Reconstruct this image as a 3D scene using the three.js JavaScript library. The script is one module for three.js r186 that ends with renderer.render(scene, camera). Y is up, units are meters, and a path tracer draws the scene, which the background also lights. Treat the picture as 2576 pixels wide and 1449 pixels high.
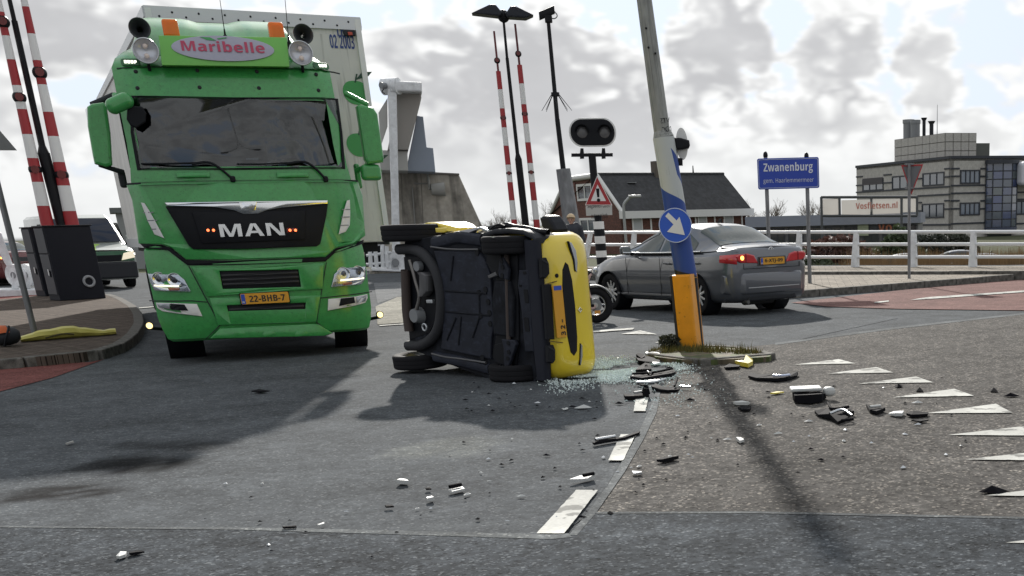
import * as THREE from 'three';
import { RoundedBoxGeometry } from 'three/addons/geometries/RoundedBoxGeometry.js';
import { mergeGeometries, mergeVertices, toCreasedNormals } from 'three/addons/utils/BufferGeometryUtils.js';
import { FontLoader } from 'three/addons/loaders/FontLoader.js';
import { TextGeometry } from 'three/addons/geometries/TextGeometry.js';
import { MarchingCubes } from 'three/addons/objects/MarchingCubes.js';
import { Brush, Evaluator, SUBTRACTION } from 'three-bvh-csg';

// ---------- camera ----------
const scene = new THREE.Scene();
const SC = 1024 / 2576;                       // photo coordinates below are in a 2576 x 1449 frame
const CAM_H = 1.5, FOC = 3000, PPX = 2057, PPY = 1643, PITCH = THREE.MathUtils.degToRad(20.1), ROLL = THREE.MathUtils.degToRad(1.6);
const camera = new THREE.PerspectiveCamera(2 * Math.atan(288 / (FOC * SC)) * 180 / Math.PI, 1024 / 576, 0.1, 3000);
camera.position.set(0, CAM_H, 0);
camera.rotation.set(-PITCH, 0, -ROLL, 'YXZ');
camera.setViewOffset(1024, 576, 512 - PPX * SC, 288 - PPY * SC, 1024, 576);
camera.updateProjectionMatrix(); camera.updateMatrixWorld(true);

// ---------- light ----------
const renderer = new THREE.WebGLRenderer({ antialias: true });
renderer.setSize(1024, 576);
renderer.toneMapping = THREE.LinearToneMapping;
renderer.toneMappingExposure = 2.3;
renderer.shadowMap.enabled = true;
const SUN_AZ = 0.195, SUN_EL = THREE.MathUtils.degToRad(25);   // sun ahead, slightly left
const sunDir = new THREE.Vector3(-Math.sin(SUN_AZ) * Math.cos(SUN_EL), Math.sin(SUN_EL), -Math.cos(SUN_AZ) * Math.cos(SUN_EL));
const sun = new THREE.DirectionalLight(new THREE.Color(1, 0.955, 0.89), 2.9);
sun.position.copy(sunDir).multiplyScalar(120).add(new THREE.Vector3(-4, 0, -15));
sun.target.position.set(-4, 0, -15);
sun.castShadow = true; sun.shadow.radius = 2.2;
Object.assign(sun.shadow.camera, { left: -45, right: 45, top: 45, bottom: -45, near: 1, far: 300 });
sun.shadow.mapSize.set(4096, 4096);
scene.add(sun, sun.target);

// ---------- helpers ----------
function rngOf(s) { return () => { s |= 0; s = s + 0x6D2B79F5 | 0; let t = Math.imul(s ^ s >>> 15, 1 | s); t = t + Math.imul(t ^ t >>> 7, 61 | t) ^ t; return ((t ^ t >>> 14) >>> 0) / 4294967296; }; }
const R0 = rngOf(77);
const clamp = (x, a = 0, b = 1) => Math.min(b, Math.max(a, x));
const sm = (a, b, x) => { const t = clamp((x - a) / (b - a)); return t * t * (3 - 2 * t); };
const lerp = (a, b, t) => a + (b - a) * t;
const NT = (() => { const r = rngOf(5), a = new Float32Array(65536); for (let i = 0; i < 65536; i++) a[i] = r(); return a; })();
function vn(x, y) { const xi = Math.floor(x), yi = Math.floor(y); let fx = x - xi, fy = y - yi; fx = fx * fx * (3 - 2 * fx); fy = fy * fy * (3 - 2 * fy); const a = (yi & 255) << 8, b = ((yi + 1) & 255) << 8, c = xi & 255, d = (xi + 1) & 255; return lerp(lerp(NT[a + c], NT[a + d], fx), lerp(NT[b + c], NT[b + d], fx), fy); }
function fbm(x, y, o = 5) { let s = 0, a = 0.5, n = 0; for (let i = 0; i < o; i++) { s += a * vn(x + i * 17.3, y + i * 31.7); n += a; a *= 0.52; x *= 2.03; y *= 2.03; } return s / n; }
const ray = (u, v) => {
  let x = (u - PPX) / FOC, y = -(v - PPY) / FOC, z = -1; const cr = Math.cos(-ROLL), sr = Math.sin(-ROLL), cp = Math.cos(-PITCH), sp = Math.sin(-PITCH);
  const ax = cr * x - sr * y, ay = sr * x + cr * y; return new THREE.Vector3(ax, cp * ay - sp * z, sp * ay + cp * z);
};
const gp = (u, v, h = 0) => { const d = ray(u, v), t = (h - CAM_H) / d.y; return new THREE.Vector3(d.x * t, h, d.z * t); };   // photo point on the level at height h
// a thing's own frame: origin on the ground, x to its right, z out of its front
class Frame {
  constructor(o, yaw) { this.o = o.clone(); this.yaw = yaw; this.X = new THREE.Vector3(Math.cos(yaw), 0, -Math.sin(yaw)); this.Z = new THREE.Vector3(Math.sin(yaw), 0, Math.cos(yaw)); }
  at(u, v, z = 0) { const d = ray(u, v), c = new THREE.Vector3(0, CAM_H, 0), t = (this.o.dot(this.Z) + z - c.dot(this.Z)) / d.dot(this.Z), P = c.addScaledVector(d, t).sub(this.o); return [P.dot(this.X), P.y, z]; }
  side(u, v, x = 0) { const d = ray(u, v), c = new THREE.Vector3(0, CAM_H, 0), t = (this.o.dot(this.X) + x - c.dot(this.X)) / d.dot(this.X), P = c.addScaledVector(d, t).sub(this.o); return [x, P.y, P.dot(this.Z)]; }
  put(g) { g.position.copy(this.o); g.rotation.y = this.yaw; return g; }
}
const facing = (o) => new Frame(o, Math.atan2(-o.x, -o.z));      // a frame turned to the camera
const names = {};
const numbered = (n) => { const k = names[n] = (names[n] ?? -1) + 1; return k ? `${n}_${String(k).padStart(3, '0')}` : n; };
function mesh(name, geo, mat, parent) { const m = new THREE.Mesh(geo, mat); m.name = name; m.castShadow = m.receiveShadow = true; if (parent) parent.add(m); return m; }
function thing(name, label, category, pos, turn = 0, group) { const g = new THREE.Group(); g.name = numbered(name); g.userData = { label, category }; if (group) g.userData.group = group; if (pos) g.position.copy(pos); g.rotation.y = turn; scene.add(g); return g; }
function single(name, geo, mat, label, category, group) { const m = mesh(numbered(name), geo, mat, scene); m.userData = { label, category }; if (group) m.userData.group = group; return m; }
function struct(name, geo, mat, parent) { const m = mesh(parent ? name : numbered(name), geo, mat, parent ?? scene); if (!parent) m.userData.kind = 'structure'; return m; }
const lin = (r, g, b) => new THREE.Color().setRGB(r, g, b);
const M = (c, roughness = 0.6, metalness = 0, o = {}) => new THREE.MeshStandardMaterial({ color: c instanceof THREE.Color ? c : lin(...c), roughness, metalness, ...o });
const MP = (c, roughness = 0.4, metalness = 0, o = {}) => new THREE.MeshPhysicalMaterial({ color: lin(...c), roughness, metalness, ...o });
const MB = (c, roughness = 0.6, spec = 0.3) => new THREE.MeshPhysicalMaterial({ color: lin(...c), roughness, specularIntensity: spec });   // matt blacks
const merge = (a) => mergeGeometries(a.map((g) => { const q = g.index ? g.toNonIndexed() : g; for (const k of Object.keys(q.attributes)) if (!['position', 'normal', 'uv'].includes(k)) q.deleteAttribute(k); if (!q.attributes.uv) q.setAttribute('uv', new THREE.BufferAttribute(new Float32Array(q.attributes.position.count * 2), 2)); return q; }));
const box = (w, h, d, x = 0, y = 0, z = 0, r = 0) => { const g = r > 0 ? new RoundedBoxGeometry(w, h, d, 2, Math.min(r, w / 2.01, h / 2.01, d / 2.01)) : new THREE.BoxGeometry(w, h, d); return g.translate(x, y, z); };
const cyl = (r1, r2, h, n = 16, x = 0, y = 0, z = 0) => new THREE.CylinderGeometry(r1, r2, h, n).translate(x, y, z);   // r1 top
const V3 = (a) => a instanceof THREE.Vector3 ? a : new THREE.Vector3(...a);
function rod(a, b, r1, r2 = r1, n = 10) { a = V3(a); b = V3(b); const d = b.clone().sub(a), L = d.length(); const g = new THREE.CylinderGeometry(r2, r1, L, n).translate(0, L / 2, 0); g.applyQuaternion(new THREE.Quaternion().setFromUnitVectors(new THREE.Vector3(0, 1, 0), d.normalize())); return g.translate(a.x, a.y, a.z); }
const tube = (pts, r, n = 20, s = 8) => new THREE.TubeGeometry(new THREE.CatmullRomCurve3(pts.map(V3)), n, r, s);
function dense(pts, step) { const o = []; for (let i = 0; i < pts.length; i++) { const a = pts[i], b = pts[(i + 1) % pts.length], n = Math.max(1, Math.ceil(Math.hypot(b[0] - a[0], b[1] - a[1]) / step)); for (let k = 0; k < n; k++) o.push([lerp(a[0], b[0], k / n), lerp(a[1], b[1], k / n)]); } return o; }
function shape(pts) { const s = new THREE.Shape(); pts.forEach((p, i) => i ? s.lineTo(p[0], p[1]) : s.moveTo(p[0], p[1])); s.closePath(); return s; }
// outline (x, y) extruded from z front backwards by depth
function slab(pts, zf, depth, bev = 0, holes = []) {
  let a = 0; for (let i = 0; i < pts.length; i++) { const p = pts[i], q = pts[(i + 1) % pts.length]; a += p[0] * q[1] - q[0] * p[1]; } if (a < 0) pts = [...pts].reverse();
  const s = shape(pts); for (const h of holes) s.holes.push(new THREE.Path(h.map((p) => new THREE.Vector2(p[0], p[1]))));
  const g = new THREE.ExtrudeGeometry(s, { depth: Math.max(0.001, depth - 2 * bev), bevelEnabled: bev > 0, bevelThickness: bev, bevelSize: bev, bevelOffset: -bev, bevelSegments: 2, steps: 1 });
  return g.translate(0, 0, zf - depth + bev);
}
// rings of equal length joined into a skin
function loft(rings, capA = true, capB = true, closed = true, crease = 0.5) {
  const n = rings[0].length, pos = [], idx = []; rings.forEach((r) => r.forEach((p) => pos.push(...p)));
  for (let i = 0; i < rings.length - 1; i++) for (let j = 0; j < (closed ? n : n - 1); j++) { const a = i * n + j, b = i * n + (j + 1) % n; idx.push(a, b, a + n, b, b + n, a + n); }
  const cap = (k, flip) => { const c = [0, 0, 0]; rings[k].forEach((p) => { c[0] += p[0] / n; c[1] += p[1] / n; c[2] += p[2] / n; }); const ci = pos.length / 3; pos.push(...c); for (let j = 0; j < n; j++) { const a = k * n + j, b = k * n + (j + 1) % n; flip ? idx.push(ci, b, a) : idx.push(ci, a, b); } };
  if (capA) cap(0, true); if (capB) cap(rings.length - 1, false);
  const g = new THREE.BufferGeometry(); g.setAttribute('position', new THREE.Float32BufferAttribute(pos, 3)); g.setIndex(idx);
  g.setAttribute('uv', new THREE.Float32BufferAttribute(pos.filter((_, i) => i % 3 !== 2), 2));
  return toCreasedNormals(g, crease);
}
const rr = (w, h, r, n = 4) => { const o = []; for (const [sx, sy, a0] of [[1, 1, 0], [-1, 1, 1], [-1, -1, 2], [1, -1, 3]]) for (let i = 0; i <= n; i++) { const a = (a0 + i / n) * Math.PI / 2; o.push([sx * (w / 2 - r) + r * Math.cos(a), sy * (h / 2 - r) + r * Math.sin(a)]); } return o; };
function canvasTex(w, h, draw, rep) { const c = document.createElement('canvas'); c.width = w; c.height = h; const x = c.getContext('2d'); draw(x, w, h); const t = new THREE.CanvasTexture(c); t.colorSpace = THREE.SRGBColorSpace; t.anisotropy = 8; if (rep) { t.wrapS = t.wrapT = THREE.RepeatWrapping; } return t; }
function dataTex(n, fn, srgb = true, m = n) { const a = new Uint8Array(n * m * 4); for (let y = 0; y < m; y++) for (let x = 0; x < n; x++) { const c = fn(x, y), i = (y * n + x) * 4; a[i] = clamp(c[0], 0, 255); a[i + 1] = clamp(c[1], 0, 255); a[i + 2] = clamp(c[2], 0, 255); a[i + 3] = 255; } const t = new THREE.DataTexture(a, n, m); t.wrapS = t.wrapT = THREE.RepeatWrapping; t.magFilter = THREE.LinearFilter; t.minFilter = THREE.LinearMipmapLinearFilter; t.generateMipmaps = true; if (srgb) t.colorSpace = THREE.SRGBColorSpace; t.needsUpdate = true; return t; }
const uvPlane = (g, s = 1) => { const p = g.attributes.position, uv = new Float32Array(p.count * 2); for (let i = 0; i < p.count; i++) { uv[2 * i] = p.getX(i) / s; uv[2 * i + 1] = p.getZ(i) / s; } g.setAttribute('uv', new THREE.BufferAttribute(uv, 2)); return g; };
const font = await new FontLoader().loadAsync('fonts/droid/droid_sans_bold.typeface.json');
const fontR = await new FontLoader().loadAsync('fonts/droid/droid_sans_regular.typeface.json');
// raised or printed lettering fitted to width w, height h, centred at 0,0
function text(str, w, h, depth = 0.004, f = font) { const g = new TextGeometry(str, { font: f, size: 1, depth: 1, curveSegments: 3, bevelEnabled: false }); g.computeBoundingBox(); const b = g.boundingBox; g.translate(-(b.min.x + b.max.x) / 2, -(b.min.y + b.max.y) / 2, 0); g.scale(w / (b.max.x - b.min.x), h / (b.max.y - b.min.y), depth); return g; }

// ---------- sky: bright broken cumulus lit from behind ----------
{
  const W = 2048, Hh = 2048, a = new Float32Array(W * Hh * 4);
  const px = (u, v) => { const d = ray(u, v).normalize(); return [Math.atan2(d.x, -d.z) * 57.2958, Math.asin(d.y) * 57.2958]; };
  // cloud banks in view: photo point, half width, half height (degrees), thickness
  const banks = [[1330, 190, 5, 2.6, 0.75], [1560, 330, 3.5, 1.6, 0.5], [1810, 130, 2.7, 2.5, 0.8], [2130, 150, 2.2, 1.7, 0.65], [2330, 190, 1.5, 2.0, 0.6], [2050, 300, 3.5, 1.0, 0.35], [2450, 330, 2.2, 1.0, 0.35], [700, 150, 3, 1.8, 0.4], [1450, 440, 3, 0.7, 0.25], [200, 70, 4.5, 1.6, 0.6], [120, 330, 4, 1.3, 0.35], [1050, 120, 1.8, 2.0, 0.4],
    [1640, 60, 0.8, 1.5, -0.9], [1975, 60, 0.9, 1.1, -1.0], [2490, 50, 1.0, 1.1, -0.8], [190, 235, 2.4, 0.6, -0.5], [960, 30, 2.2, 0.6, -0.5], [2240, 90, 0.4, 1.6, -0.5]].map(([u, v, ...r]) => [...px(u, v), ...r]);
  const sd = sunDir, o_ = (j, i) => j * W + i;
  for (let j = 0; j < Hh; j++) {
    const el = (j + 0.5) / Hh * 180 - 90, ce = Math.cos(el / 57.2958), se = Math.sin(el / 57.2958);
    for (let i = 0; i < W; i++) {
      const blk = (el > 13 || i % 2 === 1 && (i < 262 || i > 590)); if (el < -1 ? j > 0 && i > 0 : blk && ((i & 1) || (el > 13 && (j & 1)))) { const s = (el < -1 ? 0 : (el > 13 && (j & 1) ? (j - 1) * W + i : o_(j, i - 1))) * 4, q = (j * W + i) * 4; a[q] = a[s]; a[q + 1] = a[s + 1]; a[q + 2] = a[s + 2]; a[q + 3] = 1; continue; }
      const th = ((i + 0.5) / W - 0.5) * 2 * Math.PI, o = (j * W + i) * 4;   // equirect u to direction
      const dx = ce * Math.cos(th), dz = ce * Math.sin(th), dy = se;
      const az = Math.atan2(dx, -dz) * 57.2958;
      let r, g, b;
      if (el < -1) { r = 0.16; g = 0.165; b = 0.165; }
      else {
        const e = Math.max(el, 0), k = e < 24 ? 1 : 24 / e, X = az < -140 ? az + 360 : az;
        const wx = (fbm(X * 0.5 + 9, e * 1.0, 3) - 0.5) * 3.0, wy = (fbm(X * 0.5 + 90, e * 1.0 + 40, 3) - 0.5) * 2.0;
        const puff = 1 - Math.abs(2 * fbm((X + wx * 0.4) * 0.8 + 7, (e + wy * 0.4) * 1.15 + 3, 4) - 1) * 1.7;   // cauliflower lobes
        let d = (fbm((X + wx * 0.5) * 0.17 + 3.1, (e + wy * 0.5) * 0.34 * k + 20, 4) - 0.43) * 1.5 + (puff - 0.72) * 0.24;
        for (const [ba, be, rx, ry, t] of banks) { const q = ((X + wx * 0.35 - ba) / rx) ** 2 + ((e + wy * 0.35 - be) / ry) ** 2 - (puff - 0.7) * 0.9; if (q < 2) d += t * (1 - sm(0.15, 1.35, q)); }
        d *= sm(-1, 4, e) * 0.8 + 0.2; d += 0.1 * (1 - sm(1, 6, e));
        const cs = clamp(dx * sd.x + dy * sd.y + dz * sd.z, -1, 1), near = Math.exp(-(1 - cs) * 5), fwd = 0.5 + 0.5 * cs;
        const up = sm(0, 60, e);
        const cover = sm(-0.2, -0.06, d), thick = sm(0.02, 0.85, d), rimw = sm(-0.16, -0.02, d) * (1 - sm(0.02, 0.3, d));
        const bl = 0.46 + 0.18 * near - 0.14 * up, blue = [bl * lerp(0.88, 0.52, up), bl * lerp(0.97, 0.76, up), bl * 1.12];
        const det = 0.9 + 0.2 * fbm(X * 0.5 + wx * 0.4, e * 1.0 + wy * 0.4 + 60, 4);
        const wh = (lerp(0.47, 0.55, near) + 0.09 * rimw) * (0.84 + 0.16 * fwd), gr = lerp(0.325, 0.36, near) * (0.9 + 0.1 * fwd);
        const c = lerp(wh, gr, thick) * lerp(1, det, 0.25 + 0.6 * thick), ct = [c * 1.0, c * 1.005, c * lerp(1.0, 1.03, thick)];
        r = lerp(blue[0], ct[0], cover); g = lerp(blue[1], ct[1], cover); b = lerp(blue[2], ct[2], cover);
        const hz = 1 - sm(-1, 5, e); r = lerp(r, 0.49, hz * 0.75); g = lerp(g, 0.5, hz * 0.75); b = lerp(b, 0.5, hz * 0.75);
      }
      a[o] = r * 0.74; a[o + 1] = g * 0.74; a[o + 2] = b * 0.74; a[o + 3] = 1;
    }
  }
  const t = new THREE.DataTexture(a, W, Hh, THREE.RGBAFormat, THREE.FloatType); t.mapping = THREE.EquirectangularReflectionMapping; t.magFilter = t.minFilter = THREE.LinearFilter; t.colorSpace = THREE.LinearSRGBColorSpace; t.wrapS = THREE.RepeatWrapping; t.needsUpdate = true;
  scene.background = t; scene.environment = t;
}
// ---------- surfaces ----------
const sn = (n, sc, o, seed) => (x, y) => { const u = x / n * sc, v = y / n * sc; const f = (a, b) => fbm(a + seed, b + seed, o); const wx = sm(0.8, 1, x / n), wy = sm(0.8, 1, y / n); return lerp(lerp(f(u, v), f(u - sc, v), wx), lerp(f(u, v - sc), f(u - sc, v - sc), wx), wy); };
function asphaltTex(seed, base, tint, contrast, grain) {
  const r = rngOf(seed), n = 1024, st = new Float32Array(n * n);
  const N = Math.round(26000 / grain);
  for (let k = 0; k < N; k++) { const cx = r() * n, cy = r() * n, rad = (1.2 + r() * 2.6) * grain, v = (r() - 0.42) * 2; for (let y = -Math.ceil(rad); y <= rad; y++) for (let x = -Math.ceil(rad); x <= rad; x++) if (x * x + y * y < rad * rad) st[((cy + y + n | 0) % n) * n + ((cx + x + n | 0) % n)] = v; }
  const coarse = sn(n, 7, 4, seed), mid = sn(n, 60, 2, seed + 9);
  const map = dataTex(n, (x, y) => { const s = st[y * n + x], v = base + contrast * (s * 17 + (mid(x, y) - 0.5) * 22 + (r() - 0.5) * 14) + (coarse(x, y) - 0.5) * 26; const w = s > 0.55 ? (s - 0.55) * tint[3] : 0; return [v * tint[0] + w, v * tint[1] + w * 0.9, v * tint[2] + w * 0.75]; });
  const bump = dataTex(n, (x, y) => { const v = 128 + st[y * n + x] * 70 + (mid(x, y) - 0.5) * 60 + (r() - 0.5) * 40; return [v, v, v]; }, false);
  return { map, bump };
}
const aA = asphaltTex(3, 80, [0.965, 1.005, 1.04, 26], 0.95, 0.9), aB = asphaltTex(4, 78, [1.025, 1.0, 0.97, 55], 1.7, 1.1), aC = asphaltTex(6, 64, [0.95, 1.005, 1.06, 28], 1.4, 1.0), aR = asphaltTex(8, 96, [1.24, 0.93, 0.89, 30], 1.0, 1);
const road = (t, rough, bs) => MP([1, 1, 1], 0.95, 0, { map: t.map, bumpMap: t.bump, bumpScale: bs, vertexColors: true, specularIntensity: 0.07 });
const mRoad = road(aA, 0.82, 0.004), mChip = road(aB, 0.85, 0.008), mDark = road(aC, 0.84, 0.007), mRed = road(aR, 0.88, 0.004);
const mPaint = MP([1, 1, 1], 0.85, 0, { specularIntensity: 0.15, map: (() => { const c = sn(256, 9, 4, 44), r = rngOf(12); return dataTex(256, (x, y) => { const v = 176 + (c(x, y) - 0.5) * 60 + (r() - 0.5) * 16, h = c(x * 3 % 256, y * 3 % 256); const w = h < 0.36 ? 0.7 : 1; return [v * w, v * w, v * 0.97 * w]; }); })() });
// flat sheet from a photo outline, subdivided so that stains can be coloured per vertex
const stainsAndShade = [];   // [x, z, rx, rz, turn, strength, tint]
function stainShadeAt(x, z) {
  let m = 1, t = [0, 0, 0];
  for (const [sx, sz, rx, rz, a, k, c] of stainsAndShade) { const dx = x - sx, dz = z - sz, ca = Math.cos(a), sa = Math.sin(a), p = (dx * ca + dz * sa) / rx, q = (-dx * sa + dz * ca) / rz, d = p * p + q * q; if (d < 2.2) { const e = (1 - sm(0.15, 1.5, d + (fbm(x * 5, z * 5, 4) - 0.5) * 2.0)) * sm(0.25, 0.6, fbm(x * 9 + 5, z * 22, 3) + 0.2); m *= 1 - k * e; if (c) for (let i = 0; i < 3; i++) t[i] += c[i] * e; } }
  return [m, t];
}
function sheet(pts, y, cell, tint = [1, 1, 1], varia = 0.12) {
  // clip a grid to the polygon
  const s = pts.map((p) => [p.x, p.z]); let x0 = 1e9, x1 = -1e9, z0 = 1e9, z1 = -1e9; for (const [x, z] of s) { x0 = Math.min(x0, x); x1 = Math.max(x1, x); z0 = Math.min(z0, z); z1 = Math.max(z1, z); }
  const pos = [], clip = (poly, ax, lim, keepLow) => { const out = []; for (let i = 0; i < poly.length; i++) { const a = poly[i], b = poly[(i + 1) % poly.length], ia = keepLow ? a[ax] <= lim : a[ax] >= lim, ib = keepLow ? b[ax] <= lim : b[ax] >= lim; if (ia) out.push(a); if (ia !== ib) { const t = (lim - a[ax]) / (b[ax] - a[ax]); out.push([lerp(a[0], b[0], t), lerp(a[1], b[1], t)]); } } return out; };
  const tris = THREE.ShapeUtils.triangulateShape(s.map((p) => new THREE.Vector2(p[0], p[1])), []);
  const step = (d) => cell;
  for (const t of tris) {
    const tri = t.map((i) => s[i]); const a0 = Math.min(...tri.map((p) => p[0])), a1 = Math.max(...tri.map((p) => p[0]));
    for (let gx = Math.floor(a0 / cell); gx <= Math.floor(a1 / cell); gx++) {
      let col = clip(clip(tri, 0, gx * cell, false), 0, (gx + 1) * cell, true); if (col.length < 3) continue;
      const b0 = Math.min(...col.map((p) => p[1])), b1 = Math.max(...col.map((p) => p[1]));
      for (let gz = Math.floor(b0 / cell); gz <= Math.floor(b1 / cell); gz++) { const c = clip(clip(col, 1, gz * cell, false), 1, (gz + 1) * cell, true); for (let k = 1; k + 1 < c.length; k++) { const A = c[0], B = c[k], C = c[k + 1], ar = (B[0] - A[0]) * (C[1] - A[1]) - (B[1] - A[1]) * (C[0] - A[0]); if (Math.abs(ar) < 1e-7) continue; for (const p of ar > 0 ? [A, C, B] : [A, B, C]) pos.push(p[0], y, p[1]); } }
    }
  }
  const g = new THREE.BufferGeometry(), n = pos.length / 3, col = new Float32Array(n * 3), nor = new Float32Array(n * 3); g.setAttribute('position', new THREE.Float32BufferAttribute(pos, 3));
  for (let i = 0; i < n; i++) { const x = pos[3 * i], z = pos[3 * i + 2], v = 1 + (fbm(x * 0.35 + 40, z * 0.35, 4) - 0.5) * varia * 2 + (fbm(x * 2.1, z * 2.1 + 9, 3) - 0.5) * varia, [m, t] = stainShadeAt(x, z); for (let k = 0; k < 3; k++) col[3 * i + k] = Math.max(0.02, v * m * tint[k] + t[k]); nor[3 * i + 1] = 1; }
  g.setAttribute('color', new THREE.BufferAttribute(col, 3)); g.setAttribute('normal', new THREE.BufferAttribute(nor, 3));
  return uvPlane(g, 3);
}
const G = (l) => l.map(([u, v]) => gp(u, v));
const W = (l) => l.map(([x, z]) => new THREE.Vector3(x, 0, z));
{ // tyre rubber, oil and dust on the surfaces, plus one painted shadow dab
  const st = (u, v, rx, rz, a, k, c) => { const p = gp(u, v); stainsAndShade.push([p.x, p.z, rx, rz, a, k, c]); };
  st(160, 1240, 0.42, 0.26, 0.1, 0.9, [0.015, 0, 0]); st(345, 1165, 0.5, 0.3, 0.3, 0.8); st(460, 1120, 0.6, 0.22, 0.3, 0.5); st(980, 1180, 1.6, 0.25, 0.25, 0.12); st(1250, 1240, 0.9, 0.3, 0.1, 0.14); st(2200, 1180, 0.35, 1.6, -0.5, 0.16); st(2050, 1240, 0.4, 0.8, -0.3, 0.14);
  st(1780, 935, 0.45, 0.4, 0, 0.2);  // dark dab paints the start of the leaning mast's shadow
  st(1135, 1125, 0.42, 0.42, 0, -0.2, [0.16, 0.13, 0.02]); st(700, 1340, 2.6, 0.06, 0, -0.25, [0.06, 0.055, 0.04]); st(1250, 1352, 1.2, 0.07, 0.02, -0.28, [0.07, 0.065, 0.05]);
  st(1560, 1180, 0.08, 1.3, -0.1, -0.25, [0.06, 0.06, 0.05]); st(1640, 1020, 0.12, 1.6, -0.15, -0.25, [0.06, 0.06, 0.05]); st(1760, 1296, 0.9, 0.04, 0, -0.2, [0.05, 0.05, 0.04]);
}
// terrain to the horizon, below the raised road deck
const mTerrain = MP([0.075, 0.08, 0.05], 1, 0, { specularIntensity: 0.05 });
struct('terrain', new THREE.PlaneGeometry(3000, 3000).rotateX(-Math.PI / 2).translate(0, -1.8, -900), mTerrain);
// raised road deck (embankment) with its sides
const deck = W([[-150, 60], [90, 60], [90, -18], [5.8, -37.3], [1.5, -40.4], [-7.5, -46], [-14, -50], [-60, -62], [-150, -110]]);
{
  const sh = new THREE.Shape(deck.map((p) => new THREE.Vector2(p.x, -p.z)));
  struct('embankment', new THREE.ExtrudeGeometry(sh, { depth: 1.9, bevelEnabled: false }).rotateX(-Math.PI / 2).translate(0, -1.912, 0), M([0.12, 0.11, 0.09], 0.95));
  struct('road', mergeGeometries([sheet(deck, -0.004, 4, [0.95, 0.95, 0.95], 0.1)]), mRoad);
  struct('road', sheet(G([[-450, 1385], [-100, 990], [200, 900], [520, 800], [1000, 745], [1520, 745], [2060, 772], [2260, 800], [1950, 868], [1700, 925], [1640, 1040], [1480, 1296], [1395, 1352], [600, 1334]]), 0, 0.12, [1, 1, 1], 0.13), mRoad).name = 'asphalt_lane';
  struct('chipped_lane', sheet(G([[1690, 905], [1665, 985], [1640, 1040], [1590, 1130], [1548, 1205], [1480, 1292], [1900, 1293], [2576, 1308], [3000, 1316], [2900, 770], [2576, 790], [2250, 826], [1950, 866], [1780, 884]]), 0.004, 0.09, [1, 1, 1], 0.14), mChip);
  const fg = G([[-700, 1325], [600, 1332], [1000, 1342], [1385, 1353], [1425, 1350], [1492, 1294], [1900, 1295], [2576, 1310], [3300, 1322]]); fg.push(new THREE.Vector3(9, 0, 4), new THREE.Vector3(-9, 0, 4));
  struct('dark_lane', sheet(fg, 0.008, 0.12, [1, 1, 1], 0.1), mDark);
  struct('red_cycle_lane', sheet(G([[-200, 975], [0, 926], [225, 912], [262, 905], [215, 922], [130, 952], [0, 986], [-200, 1040]]), 0.006, 0.2, [0.75, 0.55, 0.55], 0.1), mRed);
  struct('red_cycle_lane', sheet(G([[1990, 762], [2300, 727], [2545, 706], [2900, 684], [2900, 758], [2576, 782], [2260, 778], [2080, 772]]), 0.008, 0.4, [0.82, 0.9, 0.9], 0.1), mRed);
  struct('red_cycle_lane', sheet(G([[-260, 800], [-60, 770], [110, 748], [170, 742], [60, 735], [-260, 745]]), 0.006, 0.6, [0.95, 0.7, 0.7], 0.1), mRed);
}
// pale tar-free seams between the surfacings
{ const band = (l, y) => struct('seam_strip', sheet(G(l), y, 0.05, [1.45, 1.42, 1.36], 0.3), mRoad);
  band([[-100, 1326], [300, 1330], [600, 1330], [1000, 1339], [1385, 1349], [1430, 1346], [1440, 1356], [1385, 1361], [1000, 1349], [600, 1337], [300, 1334], [-100, 1330]], 0.010);
  band([[1432, 1350], [1470, 1304], [1530, 1222], [1590, 1122], [1632, 1038], [1652, 980], [1662, 985], [1652, 1040], [1618, 1110], [1572, 1190], [1500, 1294], [1452, 1350]], 0.0095);
  band([[1500, 1292], [1900, 1291], [2576, 1305], [2576, 1310], [1900, 1296], [1500, 1297]], 0.0105); band([[1950, 864], [2250, 824], [2576, 788], [2576, 792], [2250, 829], [1950, 869]], 0.0065); }
// painted markings
const mr = rngOf(17), mark = (l, n = 'lane_dash', y = 0.014) => struct(n, sheet(dense(l.map((p) => [p.x, p.z]), 0.06).map(([x, z]) => new THREE.Vector3(x + (mr() - 0.5) * 0.004, 0, z + (mr() - 0.5) * 0.005)), y, 5), mPaint);   // worn, slightly ragged edges
mPaint.vertexColors = true;
mark(G([[1350, 1348], [1420, 1348], [1505, 1238], [1450, 1238]])); mark(G([[1530, 1163], [1568, 1163], [1600, 1097], [1562, 1097]])); mark(G([[1594, 1038], [1624, 1038], [1632, 1004], [1600, 1004]]));
const teeth = [[[1998, 920], [2110, 906], [2152, 917]], [[2080, 943], [2205, 926], [2247, 940]], [[2160, 968], [2305, 950], [2347, 965]], [[2245, 1003], [2400, 981], [2450, 999]], [[2330, 1043], [2505, 1019], [2547, 1042]], [[2385, 1098], [2600, 1073], [2640, 1100]], [[2430, 1160], [2665, 1134], [2720, 1164]], [[2480, 1251], [2740, 1218], [2800, 1256]], [[2530, 1371], [2820, 1332], [2900, 1376]],
  [[1562, 842], [1611, 833], [1653, 843]], [[1647, 864], [1705, 853], [1745, 864]]];
teeth.forEach((t) => mark(G(t), 'yield_tooth', 0.012));
mark(G([[1468, 840], [1592, 831], [1596, 827], [1560, 829], [1468, 836]]), 'lane_line'); mark(G([[2290, 757], [2330, 750], [2576, 733], [2900, 712], [2900, 716], [2576, 737], [2330, 755]]), 'lane_line', 0.018);
mark(G([[2200, 762], [2236, 758], [2236, 761], [2200, 765]]), 'lane_dash', 0.018); mark(G([[350, 775], [400, 771], [400, 773], [350, 777]]), 'lane_line');
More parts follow.
